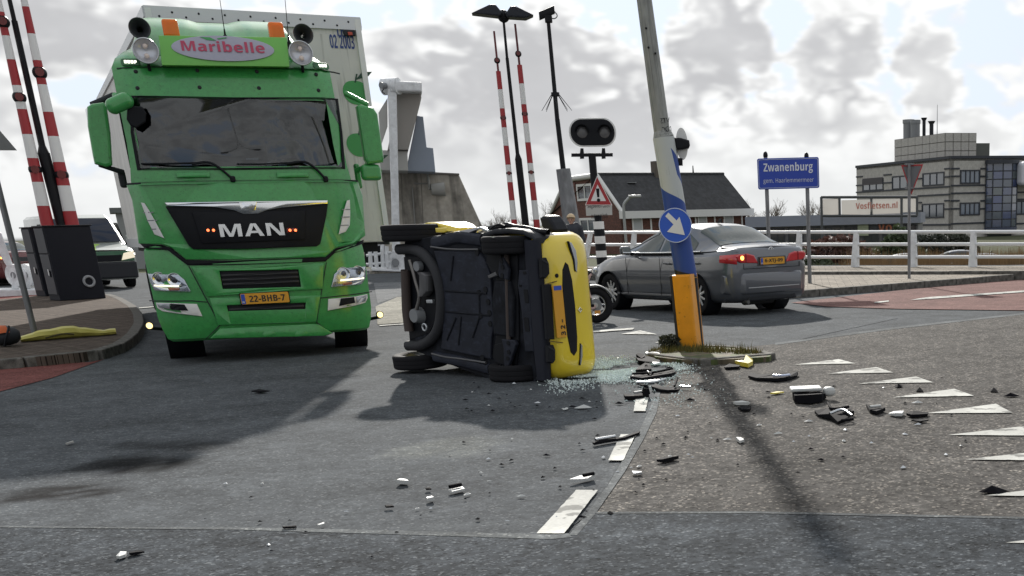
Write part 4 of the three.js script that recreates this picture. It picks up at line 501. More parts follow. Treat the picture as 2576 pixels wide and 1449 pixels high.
  { const q = (x, y) => YF.at(...z5(x, y), -0.55).slice(0, 2); const m = mesh('door_mirror', slab([q(1355, 75), q(1385, 55), q(1420, 62), q(1452, 110), q(1480, 165), q(1478, 190), q(1400, 190), q(1370, 140)], -0.5, 0.2, 0.03), MB([0.014, 0.015, 0.02], 0.5), yc); mesh('mirror_foot', slab([q(1240, 165), q(1390, 150), q(1400, 195), q(1240, 195)], -0.5, 0.12, 0.01), mBlack, m); }
}

// ---------- generic saloon car: rear at z = 0, nose at -L, built on its own axes ----------
function patch(a, b, c, d, bulge, n = 8) { const pos = [], uv = [], idx = []; for (let j = 0; j <= n; j++) for (let i = 0; i <= n; i++) { const s = i / n, t = j / n, k = 4 * s * (1 - s) * 0.5 + 4 * t * (1 - t) * 0.5; for (let e = 0; e < 3; e++) pos.push(lerp(lerp(a[e], b[e], s), lerp(d[e], c[e], s), t) + bulge[e] * k * (4 * s * (1 - s) * 0.6 + 0.4)); uv.push(s, t); } for (let j = 0; j < n; j++) for (let i = 0; i < n; i++) { const p = j * (n + 1) + i; idx.push(p, p + 1, p + n + 2, p, p + n + 2, p + n + 1); } const g = new THREE.BufferGeometry(); g.setAttribute('position', new THREE.Float32BufferAttribute(pos, 3)); g.setAttribute('uv', new THREE.Float32BufferAttribute(uv, 2)); g.setIndex(idx); g.computeVertexNormals(); return g; }
const strip = (pts, r, mat, name, parent) => mesh(name, tube(pts, r, 14, 6), mat, parent);
const evalr = new Evaluator(); evalr.useGroups = false; evalr.attributes = ['position', 'normal', 'uv'];
function saloon(car, paint, detail = true) {
  const L = 4.35, W = 0.88, belt = (z) => z > -0.75 ? lerp(1.05, 1.0, -z / 0.75) : z > -3.1 ? lerp(1.0, 0.97, (-z - 0.75) / 2.35) : lerp(0.97, 0.7, ((-z - 3.1) / 1.25) ** 1.5);
  const zs = [[0.0, 0.64, 0.34, 0.62], [-0.03, 0.74, 0.28, 0.82], [-0.1, 0.82, 0.23, 1], [-0.3, 0.87, 0.2, 1], [-0.6, 0.88, 0.19, 1], [-1.4, 0.88, 0.19, 1], [-2.2, 0.88, 0.19, 1], [-3.0, 0.88, 0.19, 1], [-3.4, 0.875, 0.19, 1], [-3.8, 0.86, 0.2, 1], [-4.1, 0.8, 0.22, 1], [-4.27, 0.66, 0.26, 0.97], [-4.35, 0.46, 0.36, 0.9]];
  const ring = ([z, w, yb, kb]) => { const b = belt(z) * (kb < 1 && z > -1 ? lerp(0.93, 1, (kb - 0.62) / 0.38) : kb), o = []; const P = [[0, yb - 0.01], [0.55, yb - 0.01], [0.86, yb + 0.01], [0.95, yb + 0.07], [0.975, yb + 0.16], [1.0, lerp(yb, b, 0.42)], [1.0, lerp(yb, b, 0.6)], [0.985, lerp(yb, b, 0.72)], [0.955, lerp(yb, b, 0.88)], [0.92, b - 0.025], [0.86, b], [0.6, b + 0.02], [0.3, b + 0.03], [0, b + 0.035]]; for (const [x, y] of P) o.push([x * w, y, z]); for (let i = P.length - 2; i > 0; i--) o.push([-P[i][0] * w, P[i][1], z]); return o; };
  let bg = loft(zs.map(ring), true, true, true, 0.8);
  let br = new Brush(bg); br.updateMatrixWorld();
  const zr = -0.95, zf = -3.55, R = 0.315;
  for (const z of [zr, zf]) for (const s of [-1, 1]) { const c = new Brush(new THREE.CylinderGeometry(R + 0.05, R + 0.05, 0.34, 28).rotateZ(Math.PI / 2).translate(s * 0.82, R + 0.0, z)); c.updateMatrixWorld(); br = evalr.evaluate(br, c, SUBTRACTION); br.updateMatrixWorld(); }
  const body = mesh('body_shell', br.geometry, paint, car);
  for (const z of [zr, zf]) for (const s of [-1, 1]) { mesh('wheel_well', new THREE.CylinderGeometry(R + 0.049, R + 0.049, 0.3, 24, 1, true).rotateZ(Math.PI / 2).translate(s * 0.75, R, z), mBlack, car); wheel(car, s * 0.77, R, z, R, 0.2, s, 10, M([0.6, 0.61, 0.62], 0.3, 0.85), 0.7); }
  // greenhouse
  const key = (t, z) => { for (let i = 0; i + 1 < t.length; i++) if (z <= t[i + 1][0] || i + 2 === t.length) { const k = clamp((z - t[i][0]) / (t[i + 1][0] - t[i][0])); return t[i].slice(1).map((v, j) => lerp(v, t[i + 1][j + 1], k)); } };
  const ghT = [[-3.15, 0.985, 0.985, 0.8, 0.8], [-2.9, 1.1, 0.975, 0.825, 0.75], [-2.6, 1.24, 0.97, 0.84, 0.68], [-2.3, 1.355, 0.97, 0.845, 0.62], [-2.05, 1.415, 0.97, 0.845, 0.595], [-1.7, 1.445, 0.975, 0.845, 0.585], [-1.35, 1.435, 0.985, 0.84, 0.58], [-1.12, 1.395, 0.99, 0.83, 0.575], [-0.85, 1.28, 1.0, 0.815, 0.585], [-0.6, 1.155, 1.01, 0.8, 0.62], [-0.4, 1.08, 1.02, 0.78, 0.66], [-0.3, 1.04, 1.03, 0.74, 0.66]];
  const gh = (z, t, off = 0) => { const [top, base, wb, wt] = key(ghT, z), s = Math.sign(t) || 1, q = 1 - Math.abs(t), dk = Math.min(0.07, (top - base) * 0.35); let x, y, nx, ny; if (q < 0.55) { const k = q / 0.55; x = lerp(wb, wt, k); y = lerp(base, top - dk, k); nx = 0.9; ny = 0.42; } else { const a = (q - 0.55) / 0.45 * Math.PI / 2; x = wt * (1 - (1 - Math.cos(a)) * 1.0) ; y = top - dk + dk * Math.sin(a); nx = 0.45 * Math.cos(a); ny = 0.9; } return [s * (x + nx * off), y + ny * off, z]; };
  const skin = (z0, z1, t0, t1, off, n = 8, m = 6, tz) => { const pos = [], uv = [], idx = []; for (let j = 0; j <= n; j++) for (let i = 0; i <= m; i++) { const k = j / n, e = tz ? tz(k) : [t0, t1]; pos.push(...gh(lerp(z0, z1, k), lerp(e[0], e[1], i / m), off)); uv.push(i / m, k); } for (let j = 0; j < n; j++) for (let i = 0; i < m; i++) { const p = j * (m + 1) + i; idx.push(p, p + 1, p + m + 2, p, p + m + 2, p + m + 1); } const g = new THREE.BufferGeometry(); g.setAttribute('position', new THREE.Float32BufferAttribute(pos, 3)); g.setAttribute('uv', new THREE.Float32BufferAttribute(uv, 2)); g.setIndex(idx); g.computeVertexNormals(); return g; };
  const pane = MP([0.045, 0.06, 0.06], 0.04, 0, { ior: 1.5 });
  mesh('roof', skin(-3.15, -0.3, -1, 1, 0, 40, 36), paint, car);
  mesh('windscreen', skin(-3.05, -2.22, -0.5, 0.5, 0.007, 10, 14), pane, car); mesh('rear_window', skin(-1.1, -0.52, -0.5, 0.5, 0.007, 10, 14, (k) => [lerp(-0.48, -0.44, k), lerp(0.48, 0.44, k)]), pane, car);
  for (const s of [1, -1]) {
    const f = s > 0 ? (p) => p : (p) => [-p[0], p[1], p[2]];
    mesh('side_window', skin(-2.92, -2.0, 0, 0, 0.006, 10, 5, (k) => [s * 0.97, s * lerp(0.86, 0.53, Math.min(1, k * 1.5))]), pane, car); mesh('side_window', skin(-1.93, -1.02, 0, 0, 0.006, 10, 5, (k) => [s * lerp(0.97, 0.93, k), s * lerp(0.53, 0.72, Math.max(0, k - 0.6) * 2.5)]), pane, car);
    strip([f([0.83, 0.985, -3.0]), f([0.845, 0.99, -2.0]), f([0.825, 1.01, -0.82])], 0.012, mChrome, 'window_trim', car);
    const m = mesh('door_mirror', new RoundedBoxGeometry(0.2, 0.14, 0.1, 3, 0.045).translate(s * 0.99, 1.03, -2.78), paint, car); mesh('mirror_glass', box(0.16, 0.1, 0.006, s * 0.99, 1.03, -2.727), mMirror, m); mesh('mirror_foot', rod([s * 0.84, 0.97, -2.8], [s * 0.93, 1.0, -2.79], 0.025), mBlack, m);
    mesh('door_handle', box(0.02, 0.03, 0.2, s * 0.885, 0.82, -1.72, 0.01), paint, car); mesh('door_handle', box(0.02, 0.03, 0.2, s * 0.885, 0.83, -0.95 + 0.33 - 0.3, 0.01), paint, car);
    for (const z of [-1.93, -2.95]) mesh('door_seam', box(0.006, 0.62, 0.008, s * 0.8785, 0.6, z), mBlack, car);
    mesh('side_moulding', box(0.012, 0.035, 2.1, s * 0.872, 0.3, -2.25, 0.005), paint, car);
  }
  mesh('boot_lid', patch([0.7, 1.0, -0.03], [-0.7, 1.0, -0.03], [-0.7, 1.075, -0.5], [0.7, 1.075, -0.5], [0, 0.035, 0.02], 8), paint, car);
  mesh('aerial', loft([[0.02, 0.0], [0.012, 0.05], [0.003, 0.07]].map(([w, y]) => [[-w, 1.445 + y, -1.28], [w, 1.445 + y, -1.28], [w * 0.4, 1.445 + y, -1.4 + y], [-w * 0.4, 1.445 + y, -1.4 + y]])), mBlack, car);
  // head lamps
  for (const s of [1, -1]) { mesh('headlight', new RoundedBoxGeometry(0.36, 0.13, 0.2, 3, 0.05).rotateY(s * 0.5).translate(s * 0.6, 0.66, -4.16), M([0.6, 0.62, 0.65], 0.15, 0.5), car); }
  mesh('front_grille', box(0.8, 0.12, 0.1, 0, 0.62, -4.31, 0.03), mBlack, car);
  if (!detail) return { body };
  return { body };
}
const mSal = MP([0.105, 0.112, 0.128], 0.33, 0.55, { clearcoat: 0.9, clearcoatRoughness: 0.06 });
const JY = THREE.MathUtils.degToRad(42), JF = (() => { const rl = gp(1775, 791), f = new Frame(rl, JY); return new Frame(rl.clone().addScaledVector(f.X, 0.70).addScaledVector(f.Z, 0.95), JY); })();
const jet = thing('saloon_car', 'dark grey metallic saloon car turning with lit amber rear indicator', 'car', JF.o, JY);
{
  saloon(jet, mSal);
  const zB = (x, y) => [1408.7 + 0.2604 * x, 523.2 + 0.2604 * y];
  const red = MP([0.5, 0.02, 0.025], 0.12, 0, { clearcoat: 1 }), redD = MP([0.2, 0.01, 0.015], 0.12, 0, { clearcoat: 1 });
  const rear = (pts, z, d, bev) => slab(pts, z, d, bev);
  for (const s of [-1, 1]) {
    const l = mesh('tail_light', rear([[0.3, 0.81], [0.66, 0.83], [0.72, 0.86], [0.75, 0.93], [0.7, 0.965], [0.5, 0.97], [0.38, 0.94]].map(([x, y]) => [s * x, y]), 0.02, 0.16, 0.02), red, jet);
    mesh('tail_light', patch([s * 0.73, 0.81, -0.005], [s * 0.862, 0.84, -0.3], [s * 0.845, 0.95, -0.3], [s * 0.72, 0.965, -0.005], [s * 0.05, 0, 0.045], 6), red, jet);
    mesh('lamp_divider', box(0.012, 0.13, 0.02, s * 0.56, 0.9, 0.018), redD, l);
    if (s < 0) mesh('lit_indicator', cyl(0.034, 0.034, 0.03, 16).rotateX(Math.PI / 2).translate(-0.64, 0.905, 0.012), M([1, 0.45, 0.1], 0.3, 0, { emissive: new THREE.Color(1, 0.42, 0.08), emissiveIntensity: 2 }), l);
  }
  const pl = plate(jet, 0.52, 0.11, '6-XTJ-09'); pl.position.set(0, 0.84, 0.018);
  mesh('plate_recess', rear([[-0.32, 0.77], [0.32, 0.77], [0.3, 0.91], [-0.3, 0.91]], 0.004, 0.05, 0.004), M([0.05, 0.053, 0.06], 0.4, 0.4), jet);
  mesh('boot_seam', merge([box(1.2, 0.008, 0.02, 0, 0.735, 0.0), box(0.008, 0.08, 0.02, -0.6, 0.77, -0.005), box(0.008, 0.08, 0.02, 0.6, 0.77, -0.005)]), mBlack, jet);
  { const e = mesh('badge', merge([new THREE.TorusGeometry(0.05, 0.007, 8, 24).translate(0, 1.0, 0), ...[[-0.04, 0.02, -0.022, -0.04], [-0.022, -0.04, 0, 0.0], [0, 0, 0.022, -0.04], [0.022, -0.04, 0.04, 0.02], [-0.022, 0.042, 0, 0.005], [0, 0.005, 0.022, 0.042]].map(([a, b, c, d]) => rod([a, 1.0 + b, 0], [c, 1.0 + d, 0], 0.006, 0.006, 6))]), mChrome, jet); e.position.set(0, 0.0, -0.01); }
  mesh('boot_lip', loft([-0.62, 0, 0.62].map((x) => rr(0.06, 0.03, 0.012, 2).map(([a, b]) => [x, 1.062 + b - 0.02 * (x / 0.6) ** 2, -0.05 + a - 0.06 * (x / 0.6) ** 2]))), mSal, jet);
  mesh('rear_bumper', loft([-0.86, -0.8, -0.6, 0, 0.6, 0.8, 0.86].map((x) => rr(0.12, 0.34, 0.05, 3).map(([a, b]) => [x, 0.5 + b * (Math.abs(x) > 0.8 ? 0.8 : 1), -0.02 - 0.3 * Math.max(0, Math.abs(x) - 0.55) ** 2 * 8 + a]))), mSal, jet);
  mesh('bumper_valance', loft([-0.8, -0.5, 0, 0.5, 0.8].map((x) => rr(0.1, 0.14, 0.04, 3).map(([a, b]) => [x, 0.29 + b, -0.07 - 0.3 * Math.max(0, Math.abs(x) - 0.5) ** 2 * 8 + a]))), mDarkGrey, jet);
  mesh('bumper_crease', box(1.1, 0.012, 0.01, 0, 0.44, 0.042), mSteel, jet);
  mesh('silencer', merge([cyl(0.03, 0.03, 0.15, 12).rotateX(Math.PI / 2).translate(-0.55, 0.22, -0.05), cyl(0.1, 0.1, 0.6, 12).rotateZ(Math.PI / 2).translate(0, 0.24, -0.4)]), M([0.1, 0.1, 0.1], 0.5, 0.5), jet);
}
// ---------- van and cars waiting on the far side, left ----------
function paintCopy(src, name, label, cat, group, paint, pos, turn, sc = 1) { const c = src.clone(); c.name = numbered(name); scene.add(c); c.position.copy(pos); c.rotation.y = turn; c.scale.setScalar(sc); c.userData = { label, category: cat }; if (group) c.userData.group = group; c.traverse((o) => { if (o.isMesh && o.material === mSal) o.material = paint; }); for (const o of [...c.children]) if (['number_plate', 'badge', 'lit_indicator'].includes(o.name)) c.remove(o); return c; }
const mMaroon = MP([0.14, 0.028, 0.03], 0.25, 0.1, { clearcoat: 1 }), mBrown = MP([0.06, 0.035, 0.032], 0.3, 0.2, { clearcoat: 1 }), mSilver = MP([0.35, 0.36, 0.37], 0.3, 0.6, { clearcoat: 0.8 }), mDkBlue = MP([0.03, 0.04, 0.06], 0.3, 0.3, { clearcoat: 0.9 });
paintCopy(jet, 'waiting_car', 'maroon car facing away behind the black barrier cabinets', 'car', null, mMaroon, gp(70, 716), 0.75 + 0.2);
paintCopy(jet, 'waiting_car', 'brown car cut by the picture edge behind the white hinge arm', 'car', null, mBrown, gp(-60, 722), 1.05);
{
  const F = new Frame(gp(268, 728), facing(gp(268, 728)).yaw + 0.2), v = thing('van', 'white and green panel van waiting behind the lorry trailer', 'van', F.o, F.yaw);
  v.scale.setScalar(1.1); const white = MP([0.3, 0.33, 0.31], 0.4, 0, { clearcoat: 0.7 }), gr = MP([0.03, 0.12, 0.06], 0.3, 0, { clearcoat: 0.7 }), lime = M([0.3, 0.5, 0.05], 0.4);
  const prof = [[0.0, 0.35, 0.75, 0.8], [-0.06, 0.25, 0.98, 0.9], [-0.5, 0.22, 1.12, 0.95], [-0.85, 0.22, 1.18, 0.96], [-1.55, 0.22, 1.86, 0.88], [-1.9, 0.22, 1.95, 0.9], [-4.6, 0.22, 1.95, 0.9], [-4.75, 0.4, 1.8, 0.86]];
  mesh('body_shell', loft(prof.map(([z, y0, y1, w]) => [[-w * 0.93, y0, z], [w * 0.93, y0, z], [w, y0 + 0.15, z], [w, Math.min(1.05, y1 - 0.1), z], [w * (y1 > 1.5 ? 0.92 : 0.95), y1 - 0.08, z], [w * 0.8, y1, z], [-w * 0.8, y1, z], [-w * (y1 > 1.5 ? 0.92 : 0.95), y1 - 0.08, z], [-w, Math.min(1.05, y1 - 0.1), z], [-w, y0 + 0.15, z]]), true, true, true, 0.5), white, v);
  mesh('windscreen', patch([-0.8, 1.22, -0.86], [0.8, 1.22, -0.86], [0.72, 1.84, -1.5], [-0.72, 1.84, -1.5], [0, 0.03, 0.06], 6), MP([0.012, 0.017, 0.032], 0.08, 0, { specularIntensity: 0.6 }), v);
  mesh('bonnet_panel', patch([-0.78, 1.0, 0.0], [0.78, 1.0, 0.0], [0.85, 1.15, -0.7], [-0.85, 1.15, -0.7], [0, 0.04, 0.02], 4), white, v); mesh('bonnet_stripe', patch([-0.6, 1.012, 0.0], [0.1, 1.012, 0.0], [0.2, 1.17, -0.66], [-0.7, 1.165, -0.66], [0, 0.04, 0.025], 4), lime, v);
  mesh('front_panel', slab([[-0.85, 0.72], [0.85, 0.72], [0.8, 0.98], [-0.8, 0.98]], 0.03, 0.05, 0.01), gr, v); mesh('grille', slab([[-0.5, 0.72], [0.5, 0.72], [0.55, 0.88], [-0.55, 0.88]], 0.045, 0.02, 0.005), mBlack, v); mesh('bumper', slab([[-0.86, 0.28], [0.86, 0.28], [0.88, 0.7], [-0.88, 0.7]], 0.06, 0.2, 0.04), mDarkGrey, v);
  for (const s of [-1, 1]) { mesh('headlight', slab([[s * 0.52, 0.74], [s * 0.86, 0.8], [s * 0.86, 0.98], [s * 0.6, 0.92]], 0.05, 0.1, 0.01), M([0.75, 0.72, 0.62], 0.2, 0.2, { emissive: new THREE.Color(1, 0.85, 0.6), emissiveIntensity: 0.25 }), v); wheel(v, s * 0.8, 0.33, -0.85, 0.33, 0.22, s, 6); wheel(v, s * 0.8, 0.33, -3.9, 0.33, 0.22, s, 6); const m = mesh('door_mirror', new RoundedBoxGeometry(0.16, 0.28, 0.12, 3, 0.05).translate(s * 1.05, 1.25, -1.0), white, v); mesh('mirror_foot', rod([s * 0.9, 1.15, -1.05], [s * 1.0, 1.18, -1.02], 0.03), mBlack, m); mesh('side_window', slab([[0, 1.2], [0.9, 1.2], [0.9, 1.72], [0.45, 1.72]], 0, 0.01).rotateY(Math.PI / 2).translate(s * 0.945, 0, -1.1), mBlack, v); mesh('side_stripe', box(0.01, 0.25, 3.2, s * 0.957, 0.85, -2.8), gr, v); }
}
// ---------- street furniture ----------
const z6 = (x, y) => [912.3 + 0.4167 * x, 0.4167 * y], zA = (x, y) => [1381.9 + 0.2315 * x, 268.3 + 0.2315 * y], zBB = (x, y) => [1408.7 + 0.2604 * x, 523.2 + 0.2604 * y], zC = (x, y) => [1851.4 + 0.324 * x, 281.7 + 0.324 * y], zD = (x, y) => [1542.9 + 0.3981 * x, 0.3981 * y], zH = (x, y) => [912.3 + 0.1482 * x, 496.4 + 0.1482 * y], zE = (x, y) => [1408.7 + 0.2604 * x, 831.8 + 0.2604 * y], zHz = (x, y) => [872 + 0.3981 * x, 872 + 0.3981 * y], zG = (x, y) => [0.3982 * x, 872 + 0.3982 * y], zFz = (x, y) => [1744.1 + 0.4908 * x, 737.9 + 0.4908 * y];
const mPost = MB([0.01, 0.0105, 0.013], 0.5, 0.35), mGalv = M([1, 1, 1], 0.55, 0.5, { map: (() => { const c = sn(128, 12, 4, 61); return dataTex(128, (x, y) => { const v = 120 + (c(x, y) - 0.5) * 60; return [v, v * 1.01, v * 1.03]; }); })() });
const at3 = (F, p, z = 0) => F.at(...p, z), at2 = (F, p, z = 0) => F.at(...p, z).slice(0, 2);
// striped barrier boom: centre line top and bottom (photo), stripe limits along it (photo y), radii in metres
function boom(label, F, top, bot, ys, cols, rTop, rBot, lamps, groupName, stub) {
  const g = thing('barrier_boom', label, 'barrier', F.o, F.yaw, groupName);
  const P = (y) => { const t = (y - top[1]) / (bot[1] - top[1]); return at3(F, [lerp(top[0], bot[0], t), y]); };
  const rad = (y) => { const t = (y - top[1]) / (bot[1] - top[1]); return (stub && y < stub ? 0.45 : 1) * lerp(rTop, rBot, t); };
  for (let i = 0; i + 1 < ys.length; i++) mesh('boom_segment', rod(P(ys[i + 1]), P(ys[i]), rad(ys[i + 1] - 0.1), rad(ys[i] + 0.1), 14), cols[i], g);
  for (const y of lamps) { const p = P(y); const l = mesh('boom_lamp', new THREE.SphereGeometry(rBot * 0.98, 14, 10).translate(...p), mPost, g); mesh('lamp_lens', cyl(rBot * 0.6, rBot * 0.6, 0.04, 14).rotateX(Math.PI / 2).translate(p[0], p[1], rBot * 1.1), M([0.12, 0.01, 0.01], 0.2), l); }
  const b = P(bot[1]); mesh('boom_socket', merge([cyl(rBot * 1.15, rBot * 1.3, 0.14, 14, b[0], b[1] - 0.03, 0), cyl(rBot * 0.8, rBot, Math.max(0.1, b[1]), 10, b[0], b[1] / 2, 0)]), mPost, g);
  return g;
}
const RW = [mRedP, mWhiteP], alt = (n, first = 0) => Array.from({ length: n }, (_, i) => RW[(i + first) & 1]);
{ // left pair with cabinets and lamp post
  const F = facing(gp(175, 757)); F.o.y = 0;
  boom('left one of two raised striped booms above the black cabinets', F, [-14, -40], [128, 606], [-40, 30, 90, 150, 215, 275, 338, 398, 458, 518, 576, 606], alt(11, 1), 0.07, 0.15, [55, 245, 427]);
  boom('right one of two raised striped booms rising from the black cabinets', F, [52, -40], [190, 604], [-40, 17, 85, 152, 213, 282, 343, 408, 467, 531, 590, 604], [mWhiteP, mRedP, mWhiteP, mRedP, mWhiteP, mRedP, mWhiteP, mRedP, mWhiteP, mRedP, mWhiteP], 0.07, 0.16, [183, 440]);
  const lp = thing('lamp_post', 'black stepped lamp post between the booms beside black cabinets', 'lamp post', F.o, F.yaw);
  const q = (x, y) => at3(F, [x, y], -0.1); const base = q(166, 606);
  mesh('lower_pole', rod([base[0] + 0.05, 0.13, -0.1], q(110, 385), 0.15, 0.135, 14), mPost, lp); mesh('pole_collar', rod(q(110, 388), q(106, 366), 0.137, 0.075, 14), mPost, lp); mesh('upper_pole', rod(q(106, 368), q(36, 52), 0.075, 0.065, 12), mPost, lp); mesh('upper_pole', rod(q(36, 52), q(6, -80), 0.05, 0.045, 12), mPost, lp); mesh('conduit', rod(q(148, 600), q(127, 400), 0.018, 0.018, 8), mGalv, lp);
  mesh('lamp_head', merge([box(1.6, 0.12, 0.4, ...q(6, -85), 0.05)]), mPost, lp);
  const cab = (label, o, w, h, d, yaw) => { const c = thing('barrier_cabinet', label, 'cabinet', o, yaw); mesh('cabinet_body', box(w, h, d, 0, h / 2 + 0.12, 0, 0.02), MB([0.012, 0.013, 0.019], 0.6, 0.3), c); for (const [y0, y1] of [[0.14, h * 0.63], [h * 0.65, h - 0.03]]) { const dr = mesh('door', box(0.02, y1 - y0, d * 0.82, -w / 2 - 0.008, (y0 + y1) / 2 + 0.12, 0, 0.006), MB([0.05, 0.052, 0.06], 0.5, 0.5), c); if (y0 < 0.2) { mesh('door_label', box(0.004, 0.14, 0.06, -w / 2 - 0.021, 0.75, 0.05), mWhiteP, dr); mesh('door_handle', box(0.03, 0.14, 0.04, -w / 2 - 0.03, 0.72, 0.18, 0.008), mBlack, dr); } } mesh('roof_cap', box(w + 0.05, 0.03, d + 0.05, 0, h + 0.135, 0, 0.008), mBlack, c); mesh('plinth', box(w * 0.96, 0.06, d * 0.96, 0, 0.13, 0), mKerb, c); mesh('logo_ring', new THREE.TorusGeometry(0.11, 0.03, 8, 24).translate(w * 0.2, 0.52, d / 2 + 0.012), M([0.25, 0.26, 0.28], 0.5), c); return c; };
  cab('large black barrier cabinet with round grey logo on the brick pavement', gp(200, 766), 0.98, 1.62, 0.72, F.yaw + 0.3);
  const c2 = gp(134, 756); cab('narrower black barrier cabinet left behind the large one', c2, 0.5, 1.62, 0.7, F.yaw + 0.3);
}
{ // triangular sign on its post, seen from behind, at the picture edge
  const F = facing(gp(97, 876)), g = thing('warning_sign', 'grey back of a triangular sign on a slanting grey post', 'sign', F.o, F.yaw);
  const t = at3(F, [-55, 270]); mesh('post', rod([0, 0.1, 0], [t[0], t[1], 0], 0.042, 0.042, 14), mGalv, g); mesh('base_plate', box(0.3, 0.02, 0.3, 0, 0.13, 0, 0.005), mGalv, g);
  const r = at2(F, [43, 379]), c = at2(F, [-30, 379]), hw = r[0] - c[0]; const tri = [[c[0] - hw, r[1]], [c[0] + hw, r[1]], [c[0], r[1] + hw * 1.73]];
  mesh('sign_plate', slab(tri, 0.07, 0.012, 0.004), M([0.2, 0.2, 0.2], 0.6, 0.3), g); mesh('sign_rim', slab(tri, 0.064, 0.02, 0.0, [[[c[0] - hw * 0.86, r[1] + hw * 0.08], [c[0], r[1] + hw * 1.57], [c[0] + hw * 0.86, r[1] + hw * 0.08]]]), mRedP, g);
  mesh('clamp', box(0.3, 0.04, 0.06, c[0] + 0.02, r[1] + 0.15, 0.03), mGalv, g);
}
const mBridge = M([1, 1, 1], 0.55, 0, { map: (() => { const c = sn(256, 9, 5, 65); return dataTex(256, (x, y) => { const v = 214 + (c(x, y) - 0.5) * 50; return [v * 0.98, v * 0.99, v]; }); })() });
const mConc = M([1, 1, 1], 0.95, 0, { map: (() => { const c = sn(512, 8, 5, 66), d = sn(512, 40, 3, 67); return dataTex(512, (x, y) => { const s = fbm(x * 0.03 + 5, y * 0.004, 4), v = 156 + (c(x, y) - 0.5) * 70 + (d(x, y) - 0.5) * 26 - (s > 0.5 ? (s - 0.5) * 150 : 0); return [v, v * 0.97, v * 0.91]; }); })() });
{ // lift-bridge hinge on the left
  const F = facing(gp(50, 742)), g = thing('drawbridge_anchor', 'white slanting drawbridge arm with two lugs on a flat base plate', 'drawbridge', F.o, F.yaw);
  const p = (x, y) => at2(F, z3(x, y)); mesh('base_plate', slab([p(-120, 790), p(330, 790), p(335, 835), p(140, 850), p(-120, 845)], 0.7, 1.6, 0.02), mBridge, g); mesh('arm', slab([p(-60, 330), p(10, 380), p(105, 640), p(60, 640), p(-60, 450)], 0.1, 0.3, 0.03), mBridge, g);
  for (const [x, z] of [[110, 0.25], [200, -0.2]]) { const a = p(x, 660), l = mesh('lug', merge([cyl(0.3, 0.3, 0.16, 20).rotateZ(Math.PI / 2).rotateY(0.7).translate(a[0], a[1] - 0.1, z), slab([p(x - 25, 790), p(x + 30, 790), p(x + 20, 660), p(x - 20, 660)], z + 0.08, 0.16, 0.02)]), mBridge, g); mesh('pin', cyl(0.09, 0.09, 0.2, 12).rotateZ(Math.PI / 2).rotateY(0.7).translate(a[0], a[1] - 0.1, z), mGrey, l); }
}
